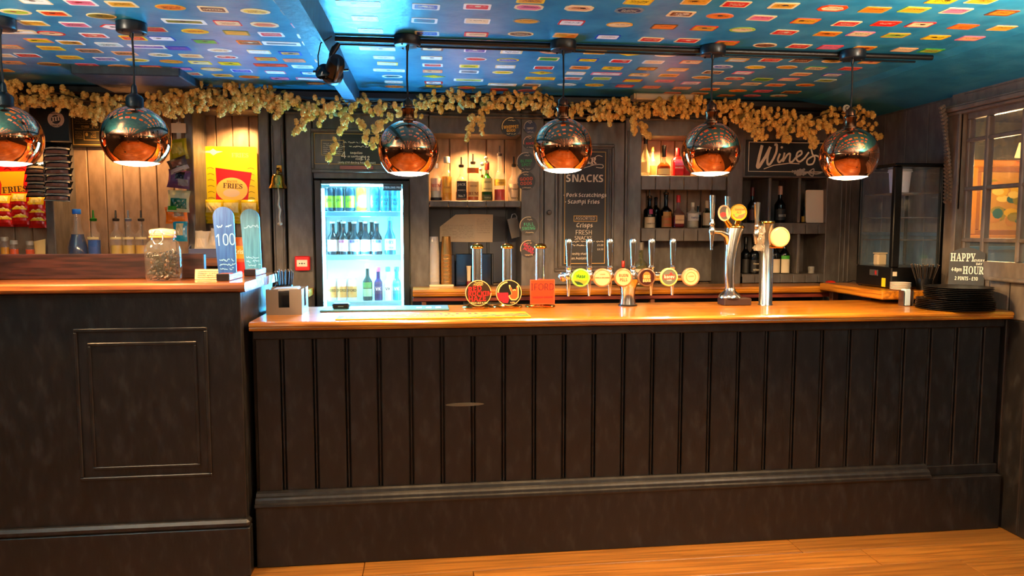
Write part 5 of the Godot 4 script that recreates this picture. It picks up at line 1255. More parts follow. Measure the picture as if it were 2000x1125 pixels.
				part(cl, "hand_emblem", MB.new().prism(hand, 0.003, 0.0044), hue(Color(0.93, 0.70, 0.42), 0.5))
				var inner := PackedVector2Array()
				for q in hand: inner.append((q - Vector2(0.027, -0.008)) * 0.80 + Vector2(0.027, -0.008))
				part(cl, "hand_emblem", MB.new().prism(inner, 0.0044, 0.0050), hue(Color(0.88, 0.26, 0.06), 0.5))
				var arc := []
				for k in 12: arc.append(Vector2(cos(PI * 0.55 + k * 0.125), sin(PI * 0.55 + k * 0.125)) * 0.057)
				part(cl, "small_print", MB.new().stroke(arc, 0.007, 0.0046), hue(Color(0.90, 0.70, 0.44), 0.5))
				text(cl, "4.2%", 0.008, hue(Color(0.90, 0.70, 0.44)), Vector3(0.02, -0.052, 0.0046))
		else:
			var cl := part(t, "pump_clip", bx(Vector3(-0.066, -0.066, -0.004), Vector3(0.066, 0.066, 0.004), 0.002), hue(Color(0.90, 0.20, 0.03), 0.4), Vector3(0.002, cy + 0.002, cz))
			text(cl, "IFORD", 0.034, hue(Color(0.16, 0.01, 0.01), 0.6), Vector3(0, 0.026, 0.0052), {"bold": false, "wide": 0.95})
			text(cl, "TAMESIDE ORANGE", 0.010, hue(Color(0.2, 0.02, 0.01), 0.6), Vector3(0, -0.028, 0.0052), {"wide": 0.85})
			frame(cl, "edge_line", -0.064, 0.064, -0.064, 0.064, 0.004, 0.002, 0.0008, hue(Color(0.95, 0.38, 0.20), 0.4), 0.0)
	six_taps(Vector3(1.093, Y, -3.804))
	curved_tap(Vector3(1.665, Y, -3.78))
	column_tap(Vector3(1.857, Y, -3.745))
	# black plates at the right end, twelve of them
	for k in 13:
		var big := k < 6
		var r := 0.182 if big else 0.158
		var at := Vector3(2.752 + (0.0 if big else 0.014) + rng.randf_range(-0.003, 0.003), Y + 0.0003 + k * 0.0092, -3.442 + rng.randf_range(-0.003, 0.003))
		solo("plate", lat(v2([0.0, 0.0, r * 0.62, 0.0, r * 0.95, 0.004, r, 0.0065, r, 0.0082, r * 0.97, 0.0086, r * 0.66, 0.0040, 0.0, 0.0040]), 44), hue(Color(0.05, 0.045, 0.042), 0.32),
			("wide black plate, %s from the bottom of the stack at the bar's right end" % (["bottom one", "second", "third", "fourth", "fifth", "sixth"][k]) if big else "smaller black plate in the right end stack, %s above the wide plates" % ["first", "second", "third", "fourth", "fifth", "sixth", "topmost, seventh"][k - 6]), "plate", at, "black plates stacked at the right end of the bar")
	var nh := thing("napkin_holder", "small grey metal napkin holder left of the black plates", "napkin holder", Vector3(2.600, Y, -3.615))
	for s in [-1.0, 1.0]: part(nh, "side_plate", bx(Vector3(s * 0.028 - 0.002, 0, -0.022), Vector3(s * 0.028 + 0.002, 0.085, 0.022), 0.001), steel)
	part(nh, "base_plate", bx(Vector3(-0.026, 0, -0.022), Vector3(0.026, 0.003, 0.022), 0.001), steel)
	part(nh, "napkin", bx(Vector3(-0.018, 0.003, -0.020), Vector3(0.012, 0.092, 0.020), 0.002), hue(Color(0.75, 0.85, 0.9), 0.8))

func straws(at: Vector3, n: int, h: float, r0: float, r1: float, said: String, group: String, m: Material = null) -> void:
	if m == null: m = hue(Color(0.03, 0.03, 0.035), 0.3)
	for k in n:
		var f := TAU * k * 0.382
		var q := sqrt((k + 0.5) / n)
		var d := Vector3(cos(f), 0, sin(f))
		var hh := h * rng.randf_range(0.96, 1.03)
		var t := thing("straw", said, "straw", at, group)
		part(t, "tube", MB.new().tube([d * r0 * q, d * r1 * q + Vector3(0, hh, 0)], 0.0028, 7), m)
		part(t, "tip", MB.new().tube([d * r1 * q + Vector3(0, hh, 0), d * r1 * q * 1.01 + Vector3(0, hh + 0.002, 0)], 0.0033, 7), hue(Color(0.55, 0.48, 0.38), 0.4))

func badge(t: Node3D, at: Vector3, r: float, ring: Color, face: Color, turn := Vector3.ZERO) -> MeshInstance3D:
	var b := part(t, "tap_badge", lat(v2([0.0, -0.016, r * 0.9, -0.016, r, -0.008, r, 0.004, r * 0.95, 0.009, r * 0.84, 0.010, r * 0.82, 0.006, 0.0, 0.006]), 36), hue(ring, 0.25), at, Vector3(PI / 2, 0, 0) + turn)
	var f := part(b, "badge_face", lat(v2([r * 0.82, 0.0062, 0.0, 0.0064]), 32), hue(face, 0.3))
	f.set_meta("label", "printed face of the tap badge")
	return b

func six_taps(at: Vector3) -> void:
	var t := thing("beer_font", "chrome T-shaped beer font with six tap handles and six round badges", "beer font", at)
	part(t, "foot", lat(v2([0.0, 0.0, 0.052, 0.0, 0.052, 0.006, 0.046, 0.010, 0.0, 0.010]), 24), black)
	part(t, "column", lat(v2([0.044, 0.006, 0.041, 0.03, 0.039, 0.06, 0.041, 0.09, 0.050, 0.115, 0.066, 0.137, 0.080, 0.150]), 32), chrome)
	var xs := [-0.336, -0.223, -0.110, 0.017, 0.121, 0.240]
	part(t, "cross_bar", MB.new().tube([Vector3(-0.356, 0.162, 0), Vector3(0.345, 0.158, 0)], 0.024, 24), chrome)
	part(t, "end_ball", lat(v2([0.0, -0.028, 0.02, -0.02, 0.028, 0.0, 0.02, 0.02, 0.0, 0.028]), 20), chrome, Vector3(-0.36, 0.162, 0))
	part(t, "end_ball", lat(v2([0.0, -0.028, 0.02, -0.02, 0.028, 0.0, 0.02, 0.02, 0.0, 0.028]), 20), chrome, Vector3(0.35, 0.158, 0))
	for i in 6:
		var x: float = xs[i]
		var tap := part(t, "tap", lat(v2([0.0, 0.148, 0.020, 0.150, 0.026, 0.165, 0.022, 0.185, 0.013, 0.192, 0.013, 0.205, 0.018, 0.212, 0.012, 0.222]), 22), chrome, Vector3(x, 0, 0.032))
		part(tap, "tap_handle", lat(v2([0.0, 0.218, 0.011, 0.220, 0.0125, 0.24, 0.0185, 0.34, 0.0195, 0.358, 0.016, 0.366, 0.0, 0.368]), 18), mat("brushed chrome", Color(0.82, 0.82, 0.82), 0.18, 1.0))
		part(tap, "spout", lat(v2([0.0, 0.058, 0.006, 0.058, 0.0105, 0.105, 0.012, 0.15]), 16), chrome)
	var bx_ := [-0.280, -0.163, -0.048, 0.080, 0.204, 0.326]
	var col := [[Color(0.55, 0.75, 0.35), Color(0.50, 0.82, 0.05)], [Color(0.72, 0.48, 0.34), Color(0.88, 0.72, 0.52)], [Color(0.62, 0.42, 0.28), Color(0.90, 0.72, 0.50)], [Color(0.42, 0.30, 0.22), Color(0.20, 0.07, 0.04)], [Color(0.92, 0.80, 0.45), Color(0.36, 0.38, 0.34)], [Color(0.62, 0.48, 0.36), Color(0.86, 0.70, 0.50)]]
	var words := [[["Haze", 0.017, 0.006, Color(0.08, 0.18, 0.05), 0.35]], [["CIDER", 0.008, 0.018, Color(0.75, 0.35, 0.3), 0.0], ["ANGLE ORCHARD", 0.0075, 0.0, Color(0.85, 0.10, 0.10), 0.0]], [["RUIN", 0.017, 0.011, Color(0.80, 0.25, 0.12), 0.0], ["PILS", 0.017, -0.012, Color(0.80, 0.25, 0.12), 0.0]], [["BIG", 0.016, 0.004, Color(0.92, 0.70, 0.48), 0.0], ["BEAR", 0.015, -0.018, Color(0.92, 0.70, 0.48), 0.0]], [["korev", 0.017, 0.002, Color(0.95, 0.85, 0.75), 0.0], ["LAGER", 0.007, -0.016, Color(0.9, 0.85, 0.8), 0.0]], [["LAGER", 0.008, 0.004, Color(0.55, 0.38, 0.2), 0.0]]]
	for i in 6:
		var b := badge(t, Vector3(bx_[i], 0.160, 0.075), 0.050, col[i][0], col[i][1])
		if i == 0:
			part(b, "picture", MB.new().prism(PackedVector2Array([Vector2(-0.038, -0.010), Vector2(-0.01, -0.008), Vector2(0.02, -0.014), Vector2(0.038, -0.008), Vector2(0.034, -0.022), Vector2(0.018, -0.036), Vector2(-0.018, -0.036), Vector2(-0.034, -0.022)]), 0.0, 0.0006), hue(Color(0.60, 0.52, 0.14), 0.5), Vector3(0, 0.0066, 0), Vector3(-PI / 2, 0, 0))
			part(b, "picture", MB.new().prism(PackedVector2Array([Vector2(-0.036, -0.016), Vector2(-0.01, -0.02), Vector2(0.01, -0.03), Vector2(0.012, -0.038), Vector2(-0.018, -0.036)]), 0.0006, 0.0010), hue(Color(0.08, 0.22, 0.08), 0.5), Vector3(0, 0.0066, 0), Vector3(-PI / 2, 0, 0))
		elif i == 3:
			part(b, "picture", MB.new().prism(shift(oval(0.022, 0.026, 20), Vector2(0.0, 0.004)), 0.0, 0.0006), hue(Color(0.86, 0.38, 0.08), 0.5), Vector3(0, 0.0066, 0), Vector3(-PI / 2, 0, 0))
		elif i == 4:
			part(b, "picture", MB.new().prism(round_rect(0.066, 0.026, 0.004), 0.0, 0.0006), hue(Color(0.75, 0.22, 0.12), 0.5), Vector3(0, 0.0066, -0.001), Vector3(-PI / 2, 0, 0))
			part(b, "picture", MB.new().prism(PackedVector2Array([Vector2(0.0, 0.014), Vector2(0.02, 0.014), Vector2(0.010, 0.028)]), 0.0, 0.0008), hue(Color(0.85, 0.12, 0.14), 0.5), Vector3(0, 0.0066, 0), Vector3(-PI / 2, 0, 0))
		elif i == 5:
			part(b, "picture", lat(v2([0.024, 0.0, 0.028, 0.0008, 0.024, 0.0010]), 28), hue(Color(0.66, 0.46, 0.26), 0.4), Vector3(0, 0.0064, 0))
		for w in words[i]: text(b, w[0], w[1], hue(w[3], 0.5), Vector3(0, 0.0082, -w[2]), {"turn": Vector3(-PI / 2, 0, 0), "slant": w[4], "wide": 0.9})

func curved_tap(at: Vector3) -> void:
	var t := thing("beer_font", "curved chrome beer font on a wooden block, with red oval and yellow round badges", "beer font", at)
	part(t, "wooden_block", bx(Vector3(-0.05, 0.0, -0.05), Vector3(0.105, 0.040, 0.05), 0.004), hue(Color(0.20, 0.11, 0.07), 0.5))
	part(t, "flange", lat(v2([0.0, 0.040, 0.062, 0.040, 0.062, 0.048, 0.050, 0.062, 0.032, 0.078, 0.026, 0.095]), 28), chrome)
	part(t, "column", MB.new().tube([Vector3(0, 0.085, 0), Vector3(-0.005, 0.16, 0), Vector3(-0.004, 0.25, 0), Vector3(0.004, 0.33, 0), Vector3(0.012, 0.39, 0), Vector3(0.018, 0.425, 0)], [0.026, 0.027, 0.030, 0.036, 0.046, 0.054], 28), chrome)
	part(t, "top_plate", lat(v2([0.0, 0.424, 0.055, 0.424, 0.057, 0.430, 0.052, 0.438, 0.0, 0.440]), 28), brass, Vector3(0.018, 0, 0))
	part(t, "arm", MB.new().tube([Vector3(-0.005, 0.33, 0.0), Vector3(-0.03, 0.385, 0.01), Vector3(-0.07, 0.402, 0.02), Vector3(-0.118, 0.405, 0.03)], [0.026, 0.020, 0.013, 0.011], 16), chrome)
	var tap := part(t, "tap", lat(v2([0.0, 0.385, 0.014, 0.388, 0.018, 0.405, 0.016, 0.425, 0.011, 0.434, 0.016, 0.445, 0.012, 0.458, 0.010, 0.47]), 20), chrome, Vector3(-0.125, 0, 0.035))
	part(tap, "tap_handle", lat(v2([0.0095, 0.465, 0.011, 0.50, 0.0165, 0.585, 0.017, 0.60, 0.0, 0.604]), 18), chrome)
	part(tap, "spout", lat(v2([0.0, 0.305, 0.006, 0.305, 0.010, 0.36, 0.013, 0.39]), 16), chrome)
	var tap2 := part(t, "tap", lat(v2([0.0, 0.42, 0.012, 0.425, 0.010, 0.46, 0.010, 0.50]), 18), chrome, Vector3(-0.006, 0, -0.045))
	part(tap2, "tap_handle", lat(v2([0.0095, 0.49, 0.0165, 0.585, 0.017, 0.598, 0.0, 0.602]), 18), chrome)
	var b := part(t, "tap_badge", MB.new().prism(oval(0.034, 0.044, 36), -0.008, 0.006), hue(Color(0.82, 0.66, 0.48), 0.3), Vector3(-0.055, 0.505, 0.03), Vector3(0, -0.2, 0.12))
	part(b, "badge_face", MB.new().prism(oval(0.026, 0.036, 30), 0.006, 0.007), hue(Color(0.30, 0.26, 0.22), 0.4))
	part(b, "badge_face", MB.new().prism(shift(oval(0.016, 0.013, 24), Vector2(-0.008, -0.008)), 0.007, 0.0078), hue(Color(0.86, 0.12, 0.06), 0.4))
	part(b, "badge_face", MB.new().prism(shift(oval(0.007, 0.028, 20), Vector2(0.015, -0.002)), 0.007, 0.0076), hue(Color(0.88, 0.74, 0.52), 0.4))
	part(b, "badge_neck", MB.new().tube([Vector3(0.004, -0.04, -0.002), Vector3(0.022, -0.075, -0.008)], [0.014, 0.017], 14), brass)
	var y := badge(t, Vector3(0.026, 0.508, 0.03), 0.047, Color(0.88, 0.66, 0.10), Color(0.90, 0.66, 0.04))
	part(y, "picture", MB.new().prism(PackedVector2Array([Vector2(-0.036, -0.008), Vector2(-0.01, -0.016), Vector2(0.02, -0.010), Vector2(0.037, 0.0), Vector2(0.03, -0.022), Vector2(0.014, -0.034), Vector2(-0.014, -0.034), Vector2(-0.03, -0.022)]), 0.0, 0.0006), hue(Color(0.78, 0.34, 0.08), 0.5), Vector3(0, 0.0066, 0), Vector3(-PI / 2, 0, 0))
	part(y, "picture", MB.new().prism(shift(oval(0.012, 0.010, 14), Vector2(-0.014, -0.014)), 0.0006, 0.001), hue(Color(0.45, 0.62, 0.10), 0.5), Vector3(0, 0.0066, 0), Vector3(-PI / 2, 0, 0))
	text(y, "Golden", 0.012, hue(Color(0.62, 0.40, 0.05)), Vector3(0.004, 0.0078, -0.016), {"turn": Vector3(-PI / 2, 0, 0)})
	text(y, "ALE", 0.012, hue(Color(0.62, 0.40, 0.05)), Vector3(0.0, 0.0078, 0.0), {"turn": Vector3(-PI / 2, 0, 0)})
	part(t, "badge_neck", MB.new().tube([Vector3(0.022, 0.435, 0.02), Vector3(0.026, 0.468, 0.026)], [0.018, 0.014], 14), brass)

func column_tap(at: Vector3) -> void:
	var t := thing("beer_font", "tall plain chrome column font with a blank cream badge and one side tap", "beer font", at)
	part(t, "column", lat(v2([0.0, 0.0, 0.040, 0.0, 0.040, 0.004, 0.0355, 0.008, 0.0355, 0.44, 0.038, 0.448, 0.038, 0.458, 0.034, 0.463, 0.0, 0.465]), 40), chrome)
	part(t, "column_rim", lat(v2([0.0385, 0.447, 0.0395, 0.452, 0.0385, 0.459]), 36), brass)
	var b := badge(t, Vector3(0.044, 0.375, 0.058), 0.055, Color(0.80, 0.64, 0.46), Color(0.82, 0.66, 0.48))
	part(t, "badge_bracket", bx(Vector3(-0.004, 0.315, 0.02), Vector3(0.075, 0.335, 0.050), 0.005), brass)
	part(t, "arm", MB.new().tube([Vector3(-0.03, 0.385, 0.0), Vector3(-0.062, 0.39, 0.012)], 0.014, 14), chrome)
	var tap := part(t, "tap", lat(v2([0.0, 0.335, 0.008, 0.337, 0.014, 0.36, 0.018, 0.385, 0.018, 0.41, 0.012, 0.42, 0.017, 0.432, 0.012, 0.444]), 18), chrome, Vector3(-0.070, 0, 0.016))
	part(tap, "tap_handle", lat(v2([0.011, 0.440, 0.013, 0.48, 0.018, 0.55, 0.019, 0.562, 0.0, 0.566]), 18), chrome)
	# crumpled clear film wrapped round the tap
	var film := MB.new()
	var pr := []
	for k in 9: pr.append(Vector2(0.024 + 0.008 * sin(k * 2.3), 0.30 + k * 0.017))
	film.lathe(pr, 9)
	for i in film.v.size():
		var p := film.v[i]
		film.v[i] = p * (1.0 + 0.12 * sin(p.x * 400.0 + p.y * 260.0))
		film.v[i].y = p.y
	part(t, "film_wrap", film, clear(Color(0.85, 0.82, 0.75), 0.14, 0.12), Vector3(-0.055, 0, 0.012))

# ---------------------------------------------------------------- on the taller bar
func on_raised_bar() -> void:
	var Y := 1.330
	var j := thing("clip_jar", "large clip-top glass jar of dark dried pieces on the taller bar", "jar", Vector3(-1.175, Y + 0.0005, -3.392))
	var prof := v2([0.0, 0.004, 0.066, 0.0, 0.074, 0.008, 0.077, 0.03, 0.077, 0.135, 0.072, 0.160, 0.058, 0.178, 0.050, 0.184, 0.050, 0.196])
	part(j, "glass", lat(prof, 36), clear(Color(0.95, 0.95, 0.90), 0.03, 0.02))
	part(j, "lid", lat(v2([0.050, 0.196, 0.055, 0.198, 0.056, 0.204, 0.052, 0.207, 0.055, 0.212, 0.056, 0.222, 0.050, 0.230, 0.0, 0.236]), 32), clear(Color(0.95, 0.88, 0.72), 0.35, 0.05))
	part(j, "seal", lat(v2([0.050, 0.193, 0.0565, 0.194, 0.0565, 0.199, 0.050, 0.200]), 32), hue(Color(0.85, 0.50, 0.16), 0.5))
	part(j, "wire_clip", MB.new().tube([Vector3(-0.02, 0.21, 0.058), Vector3(-0.022, 0.185, 0.062), Vector3(-0.010, 0.165, 0.070), Vector3(0.010, 0.165, 0.070), Vector3(0.022, 0.185, 0.062), Vector3(0.02, 0.21, 0.058), Vector3(0.012, 0.224, 0.055), Vector3(-0.012, 0.224, 0.055), Vector3(-0.02, 0.21, 0.058)], 0.0016, 6), chrome)
	part(j, "wire_band", lat(v2([0.0565, 0.203, 0.0582, 0.2045, 0.0565, 0.206]), 32), chrome)
	var ch := MB.new()
	for k in 170:
		var f := rng.randf() * TAU
		var r := sqrt(rng.randf()) * 0.062
		var p := Vector3(cos(f) * r, rng.randf_range(0.012, 0.128), sin(f) * r)
		ch.xf = Transform3D(Basis.from_euler(Vector3(rng.randf() * 6, rng.randf() * 6, rng.randf() * 6)), p)
		var cc := Color(0.07, 0.05, 0.06).lerp(Color(0.34, 0.22, 0.12), pow(rng.randf(), 3.0))
		ch.paint(cc)
		var s := rng.randf_range(0.5, 1.0)
		ch.box(Vector3(-0.013, -0.004, -0.008) * s, Vector3(0.013, 0.004, 0.008) * s, 0.003)
	var jm := mat("jar contents", Color.WHITE, 0.45)
	jm.vertex_color_use_as_albedo = true
	part(j, "contents", ch, jm).set_meta("kind", "stuff")
	# cream card with small print
	var c := thing("card_notice", "low cream card notice with small print between the jar and the blue boards", "notice", Vector3(-0.985, Y, -3.435))
	part(c, "card", bx(Vector3(-0.072, 0.0, -0.001), Vector3(0.072, 0.048, 0.001), 0.0), hue(Color(0.86, 0.74, 0.54), 0.7), Vector3(0, 0.001, 0), Vector3(-0.25, 0, 0))
	part(c, "card", bx(Vector3(-0.072, 0.0, -0.001), Vector3(0.072, 0.048, 0.001), 0.0), hue(Color(0.86, 0.74, 0.54), 0.7), Vector3(0, 0.001, -0.026), Vector3(0.25, 0, 0))
	var pr := MB.new()
	for k in 4: scribble(pr, -0.06, 0.055, 0.036 - k * 0.009, 0.005, 0.0022, 0.1)
	part(c, "small_print", pr, hue(Color(0.25, 0.2, 0.15)), Vector3(0, 0.001, 0), Vector3(-0.25, 0, 0))
	# tall blue boards on wooden feet
	var set_ := [["tall rounded blue board with white lettering on a wooden foot, the front one", Vector3(-0.905, Y, -3.42), Color(0.07, 0.30, 0.64)], ["tall rounded blue board on wooden foot, fridge glow in its paler colour, the one behind", Vector3(-0.868, Y, -3.76), Color(0.16, 0.50, 0.68)]]  # the rear board's paler blue holds the fridge's cyan glow
	for i in 2:
		var t := thing("table_board", set_[i][0], "menu board", set_[i][1], "blue boards on wooden feet")
		var ft := part(t, "foot", bx(Vector3(-0.027, 0.0, -0.15), Vector3(0.027, 0.032, 0.08), 0.004), wood("cherry foot", Color(0.45, 0.16, 0.10), Color(0.68, 0.32, 0.2), 0.4, Vector3(8, 8, 1)))
		part(ft, "foot_end", bx(Vector3(-0.028, 0.0, 0.08), Vector3(0.028, 0.033, 0.088), 0.003), hue(Color(0.06, 0.02, 0.025), 0.4))
		var w := 0.046
		var hh := 0.335
		var pl := PackedVector2Array([Vector2(-w * 0.86, 0.03), Vector2(w * 0.86, 0.03), Vector2(w, hh - w)])
		for k in 11: pl.append(Vector2(cos(PI * k / 10) * w, hh - w + sin(PI * k / 10) * w))
		var bd := part(t, "board", MB.new().prism(pl, -0.006, 0.006), wood("blue stain %d" % i, (set_[i][2] as Color).darkened(0.12), (set_[i][2] as Color).lightened(0.08), 0.5, Vector3(9, 0.7, 9)), Vector3(0.0, 0.0, 0.0), Vector3(-0.05, 0, 0.055))
		var wm := hue(Color(0.48, 0.70, 0.88), 0.6)
		var b := MB.new()
		for q in [[0.245, 0.016], [0.09, 0.012], [0.07, 0.012], [0.05, 0.012]]: scribble(b, -0.030, 0.030, q[0], q[1], 0.0066, 0.1)
		part(bd, "small_print", b, wm)
		if i == 0:
			text(bd, "100", 0.052, wm, Vector3(0.002, 0.182, 0.0066), {"bold": false, "wide": 0.75})

# a puffed snack bag, w by h, hanging with its face to +z
func bag_shape(w: float, h: float, d: float, sd: float, u0 := 0.0, u1 := 1.0, w0 := 0.0, w1 := 1.0, off := 0.0) -> MB:
	var b := MB.new()
	var N := 9
	var pt := func(i: int, k: int, s: float) -> Vector3:
		var u := lerpf(u0, u1, float(i) / N)
		var q := lerpf(w0, w1, float(k) / N)
		var bulge := pow(maxf(sin(PI * u), 0.0), 0.55) * pow(maxf(sin(PI * clampf((q - 0.06) / 0.88, 0, 1)), 0.0), 0.5)
		var wr := 0.12 * sin(u * 17.0 + sd) * sin(q * 13.0 + sd * 2.0) + 0.06 * sin(u * 31.0 + q * 23.0 + sd)
		var pinch := 1.0 - 0.10 * pow(sin(PI * q), 0.8)
		return Vector3((u - 0.5) * w * pinch, (q - 0.5) * h, s * (d * 0.5 * bulge * (1.0 + wr) + 0.0006 + off))
	for s in ([1.0, -1.0] if off == 0.0 else [1.0]):
		for i in N:
			for k in N:
				var a: Vector3 = pt.call(i, k, s)
				var c: Vector3 = pt.call(i + 1, k, s)
				var e: Vector3 = pt.call(i + 1, k + 1, s)
				var f: Vector3 = pt.call(i, k + 1, s)
				if s > 0: b.quad(a, c, e, f)
				else: b.quad(f, e, c, a)
	return b
func snack_bag(said: String, group: String, at: Vector3, w: float, h: float, body: Color, patches: Array, turn := Vector3.ZERO, sheen := 0.25) -> Node3D:
	var t := thing("snack_bag", said, "snack bag", at, group)
	t.rotation = turn
	var sd := rng.randf() * 10.0
	var d := minf(w, h) * 0.32
	part(t, "packet", bag_shape(w, h, d, sd), hue(body, sheen))
	for p in patches:
		part(t, "print", bag_shape(w, h, d, sd, p[0], p[1], p[2], p[3], 0.0012 + 0.0006 * patches.find(p)), hue(p[4], sheen))
	return t

# ---------------------------------------------------------------- goods on the back bar
func back_bar_goods() -> void:
	var dk := Color(0.025, 0.03, 0.03)
	# --- lit middle shelf
	var y := 1.7449
	var z := -4.72
	bottle({"at": Vector3(0.0681, y, z), "r": 0.037, "h": 0.235, "glass": Color(0.85, 0.9, 0.92), "alpha": 0.08, "liquid": Color(0.80, 0.82, 0.80), "level": 0.5, "labels": [[0.28, 0.62, Color(0.82, 0.70, 0.64), 0.4, ["RUM"], Color(0.7, 0.25, 0.2)], [0.0, 0.10, Color(0.06, 0.08, 0.16), 0.5]], "cap": Color(0.9, 0.9, 0.9), "label": "clear spirit bottle with pinkish label at the left end of the lit shelf"})
	bottle({"at": Vector3(0.1378, y, z), "r": 0.034, "h": 0.275, "glass": Color(0.95, 0.9, 0.7), "alpha": 0.07, "liquid": Color(0.92, 0.66, 0.12), "level": 0.58, "sh": 0.62, "nk": 0.76, "rn": 0.5, "labels": [[0.2, 0.5, Color(0.90, 0.68, 0.20), 0.3, ["Gold"], Color(0.6, 0.35, 0.05)]], "cap": Color(0.85, 0.8, 0.7), "caph": 0.04, "label": "tall bottle of golden yellow liqueur, second on the lit shelf"})
	bottle({"at": Vector3(0.2311, y, z + 0.02), "r": 0.038, "h": 0.222, "square": true, "glass": Color(0.85, 0.75, 0.6), "alpha": 0.2, "liquid": Color(0.50, 0.20, 0.05), "level": 0.30, "sh": 0.60, "nk": 0.74, "labels": [[0.08, 0.58, Color(0.06, 0.055, 0.05), 0.4, ["JACK", "DANIEL'S", "No.7"], Color(0.85, 0.8, 0.72)]], "pourer": true, "label": "square whiskey bottle with black and white label and a pourer"})
	bottle({"at": Vector3(0.3081, y, z), "r": 0.037, "h": 0.245, "glass": Color(0.95, 0.85, 0.7), "alpha": 0.08, "liquid": Color(0.75, 0.32, 0.05), "level": 0.2, "labels": [[0.12, 0.52, Color(0.90, 0.74, 0.45), 0.42, ["SPICED", "RUM"], Color(0.5, 0.2, 0.05)], [0.74, 0.88, Color(0.80, 0.42, 0.14), 0.5]], "pourer": true, "label": "spiced rum bottle with cream and orange label and a pourer"})
	bottle({"at": Vector3(0.3988, y, z + 0.01), "r": 0.036, "h": 0.24, "glass": Color(0.10, 0.30, 0.07), "alpha": 0.55, "liquid": Color(0.20, 0.48, 0.06), "level": 0.75, "labels": [[0.26, 0.62, Color(0.88, 0.80, 0.50), 0.42, ["IRISH", "WHISKEY"], Color(0.25, 0.3, 0.1)], [0.04, 0.18, Color(0.22, 0.26, 0.12), 0.42, ["TRIPLE"], Color(0.8, 0.75, 0.5)]], "cap": Color(0.75, 0.16, 0.08), "caph": 0.05, "label": "green whiskey bottle with cream label and a red capped measure"})
	var op := thing("bottle_charm", "cluster of small white and amber beads hanging on the green whiskey bottle's neck", "charm", Vector3(0.3685, 1.9355, -4.665))
	for q in [[0.02, 0.085, 0, 0.016], [0.024, 0.06, 0, 0.015], [-0.004, 0.045, 0.005, 0.017], [-0.014, 0.012, 0.004, 0.015], [-0.004, -0.03, 0.004, 0.013]]:
		part(op, "bead", lat(v2([0.0, -q[3] * 0.8, q[3] * 0.6, -q[3] * 0.5, q[3] * 0.8, 0.0, q[3] * 0.6, q[3] * 0.5, 0.0, q[3] * 0.8]), 12), hue(Color(0.95, 0.88, 0.7) if q[1] > 0 else Color(0.9, 0.6, 0.2), 0.2), Vector3(q[0], q[1], q[2]))
	part(op, "string", MB.new().tube([Vector3(0.02, 0.085, 0), Vector3(0.024, 0.06, 0), Vector3(-0.004, 0.045, 0.005), Vector3(-0.014, 0.012, 0.004), Vector3(-0.004, -0.03, 0.004)], 0.0018, 5), gold_line)
	bottle({"at": Vector3(0.4832, y, z), "r": 0.037, "h": 0.30, "glass": Color(0.95, 0.95, 0.9), "alpha": 0.07, "liquid": Color(0.85, 0.06, 0.03), "level": 0.26, "sh": 0.55, "nk": 0.70, "labels": [[0.34, 0.48, Color(0.88, 0.72, 0.22), 0.4, ["SPICED"], Color(0.4, 0.2, 0.1)]], "pourer": true, "pour": hue(Color(0.28, 0.24, 0.24), 0.3), "label": "tall clear bottle with red spirit low in it and a yellow band"})
	bottle({"at": Vector3(0.5748, y, z + 0.005), "r": 0.036, "h": 0.23, "glass": Color(0.95, 0.93, 0.9), "alpha": 0.07, "liquid": Color(0.80, 0.74, 0.62), "level": 0.45, "sh": 0.55, "nk": 0.78, "labels": [[0.0, 0.50, Color(0.86, 0.74, 0.58), 0.42, ["Dead", "Man's"], Color(0.2, 0.14, 0.1)]], "pourer": true, "label": "clear bottle with wide pale label at the right end of the lit shelf"})
	# --- upper right shelf
	y = 1.916
	bottle({"at": Vector3(1.4652, y, z), "r": 0.030, "h": 0.265, "glass": Color(0.90, 0.82, 0.62), "alpha": 0.4, "sh": 0.4, "nk": 0.75, "labels": [[0.1, 0.36, Color(0.9, 0.8, 0.55), 0.4]], "cap": Color(0.10, 0.08, 0.06), "caph": 0.07, "label": "pale gold bottle with long neck at the left end of the upper shelf"})
	bottle({"at": Vector3(1.5438, y, -4.815), "r": 0.026, "h": 0.20, "glass": Color(0.86, 0.80, 0.60), "alpha": 0.3, "sh": 0.5, "labels": [[0.1, 0.4, Color(0.85, 0.72, 0.4), 0.4]], "cap": gold_line.albedo_color, "label": "small bottle with gilt scroll label, behind the pale long-necked bottle"})
	bottle({"at": Vector3(1.5896, y, z + 0.01), "r": 0.045, "h": 0.185, "glass": Color(0.75, 0.38, 0.12), "alpha": 0.4, "liquid": Color(0.72, 0.24, 0.06), "level": 0.5, "sh": 0.34, "nk": 0.60, "rn": 0.30, "labels": [[0.06, 0.28, Color(0.92, 0.84, 0.60), 0.42]], "cap": Color(0.05, 0.035, 0.03), "caph": 0.075, "label": "round shouldered cognac bottle with cream label and black neck"})
	bottle({"at": Vector3(1.686, y, z + 0.01), "r": 0.039, "h": 0.175, "square": true, "glass": Color(0.85, 0.03, 0.04), "alpha": 0.5, "liquid": Color(0.85, 0.03, 0.04), "level": 0.6, "sh": 0.70, "nk": 0.80, "rn": 0.32, "cap": Color(0.80, 0.04, 0.06), "caph": 0.05, "labels": [[0.28, 0.42, Color(0.88, 0.05, 0.06), 0.4, ["BROKERS"], Color(0.95, 0.9, 0.85)]], "label": "square bright red gin bottle with red stopper"})
	bottle({"at": Vector3(1.7578, y, z - 0.02), "r": 0.030, "h": 0.17, "glass": Color(0.85, 0.18, 0.25), "alpha": 0.55, "liquid": Color(0.85, 0.25, 0.3), "level": 0.4, "cap": Color(0.9, 0.8, 0.8), "label": "pink bottle half hidden behind the copper pendant"})
	# --- lower right shelf
	y = 1.5729
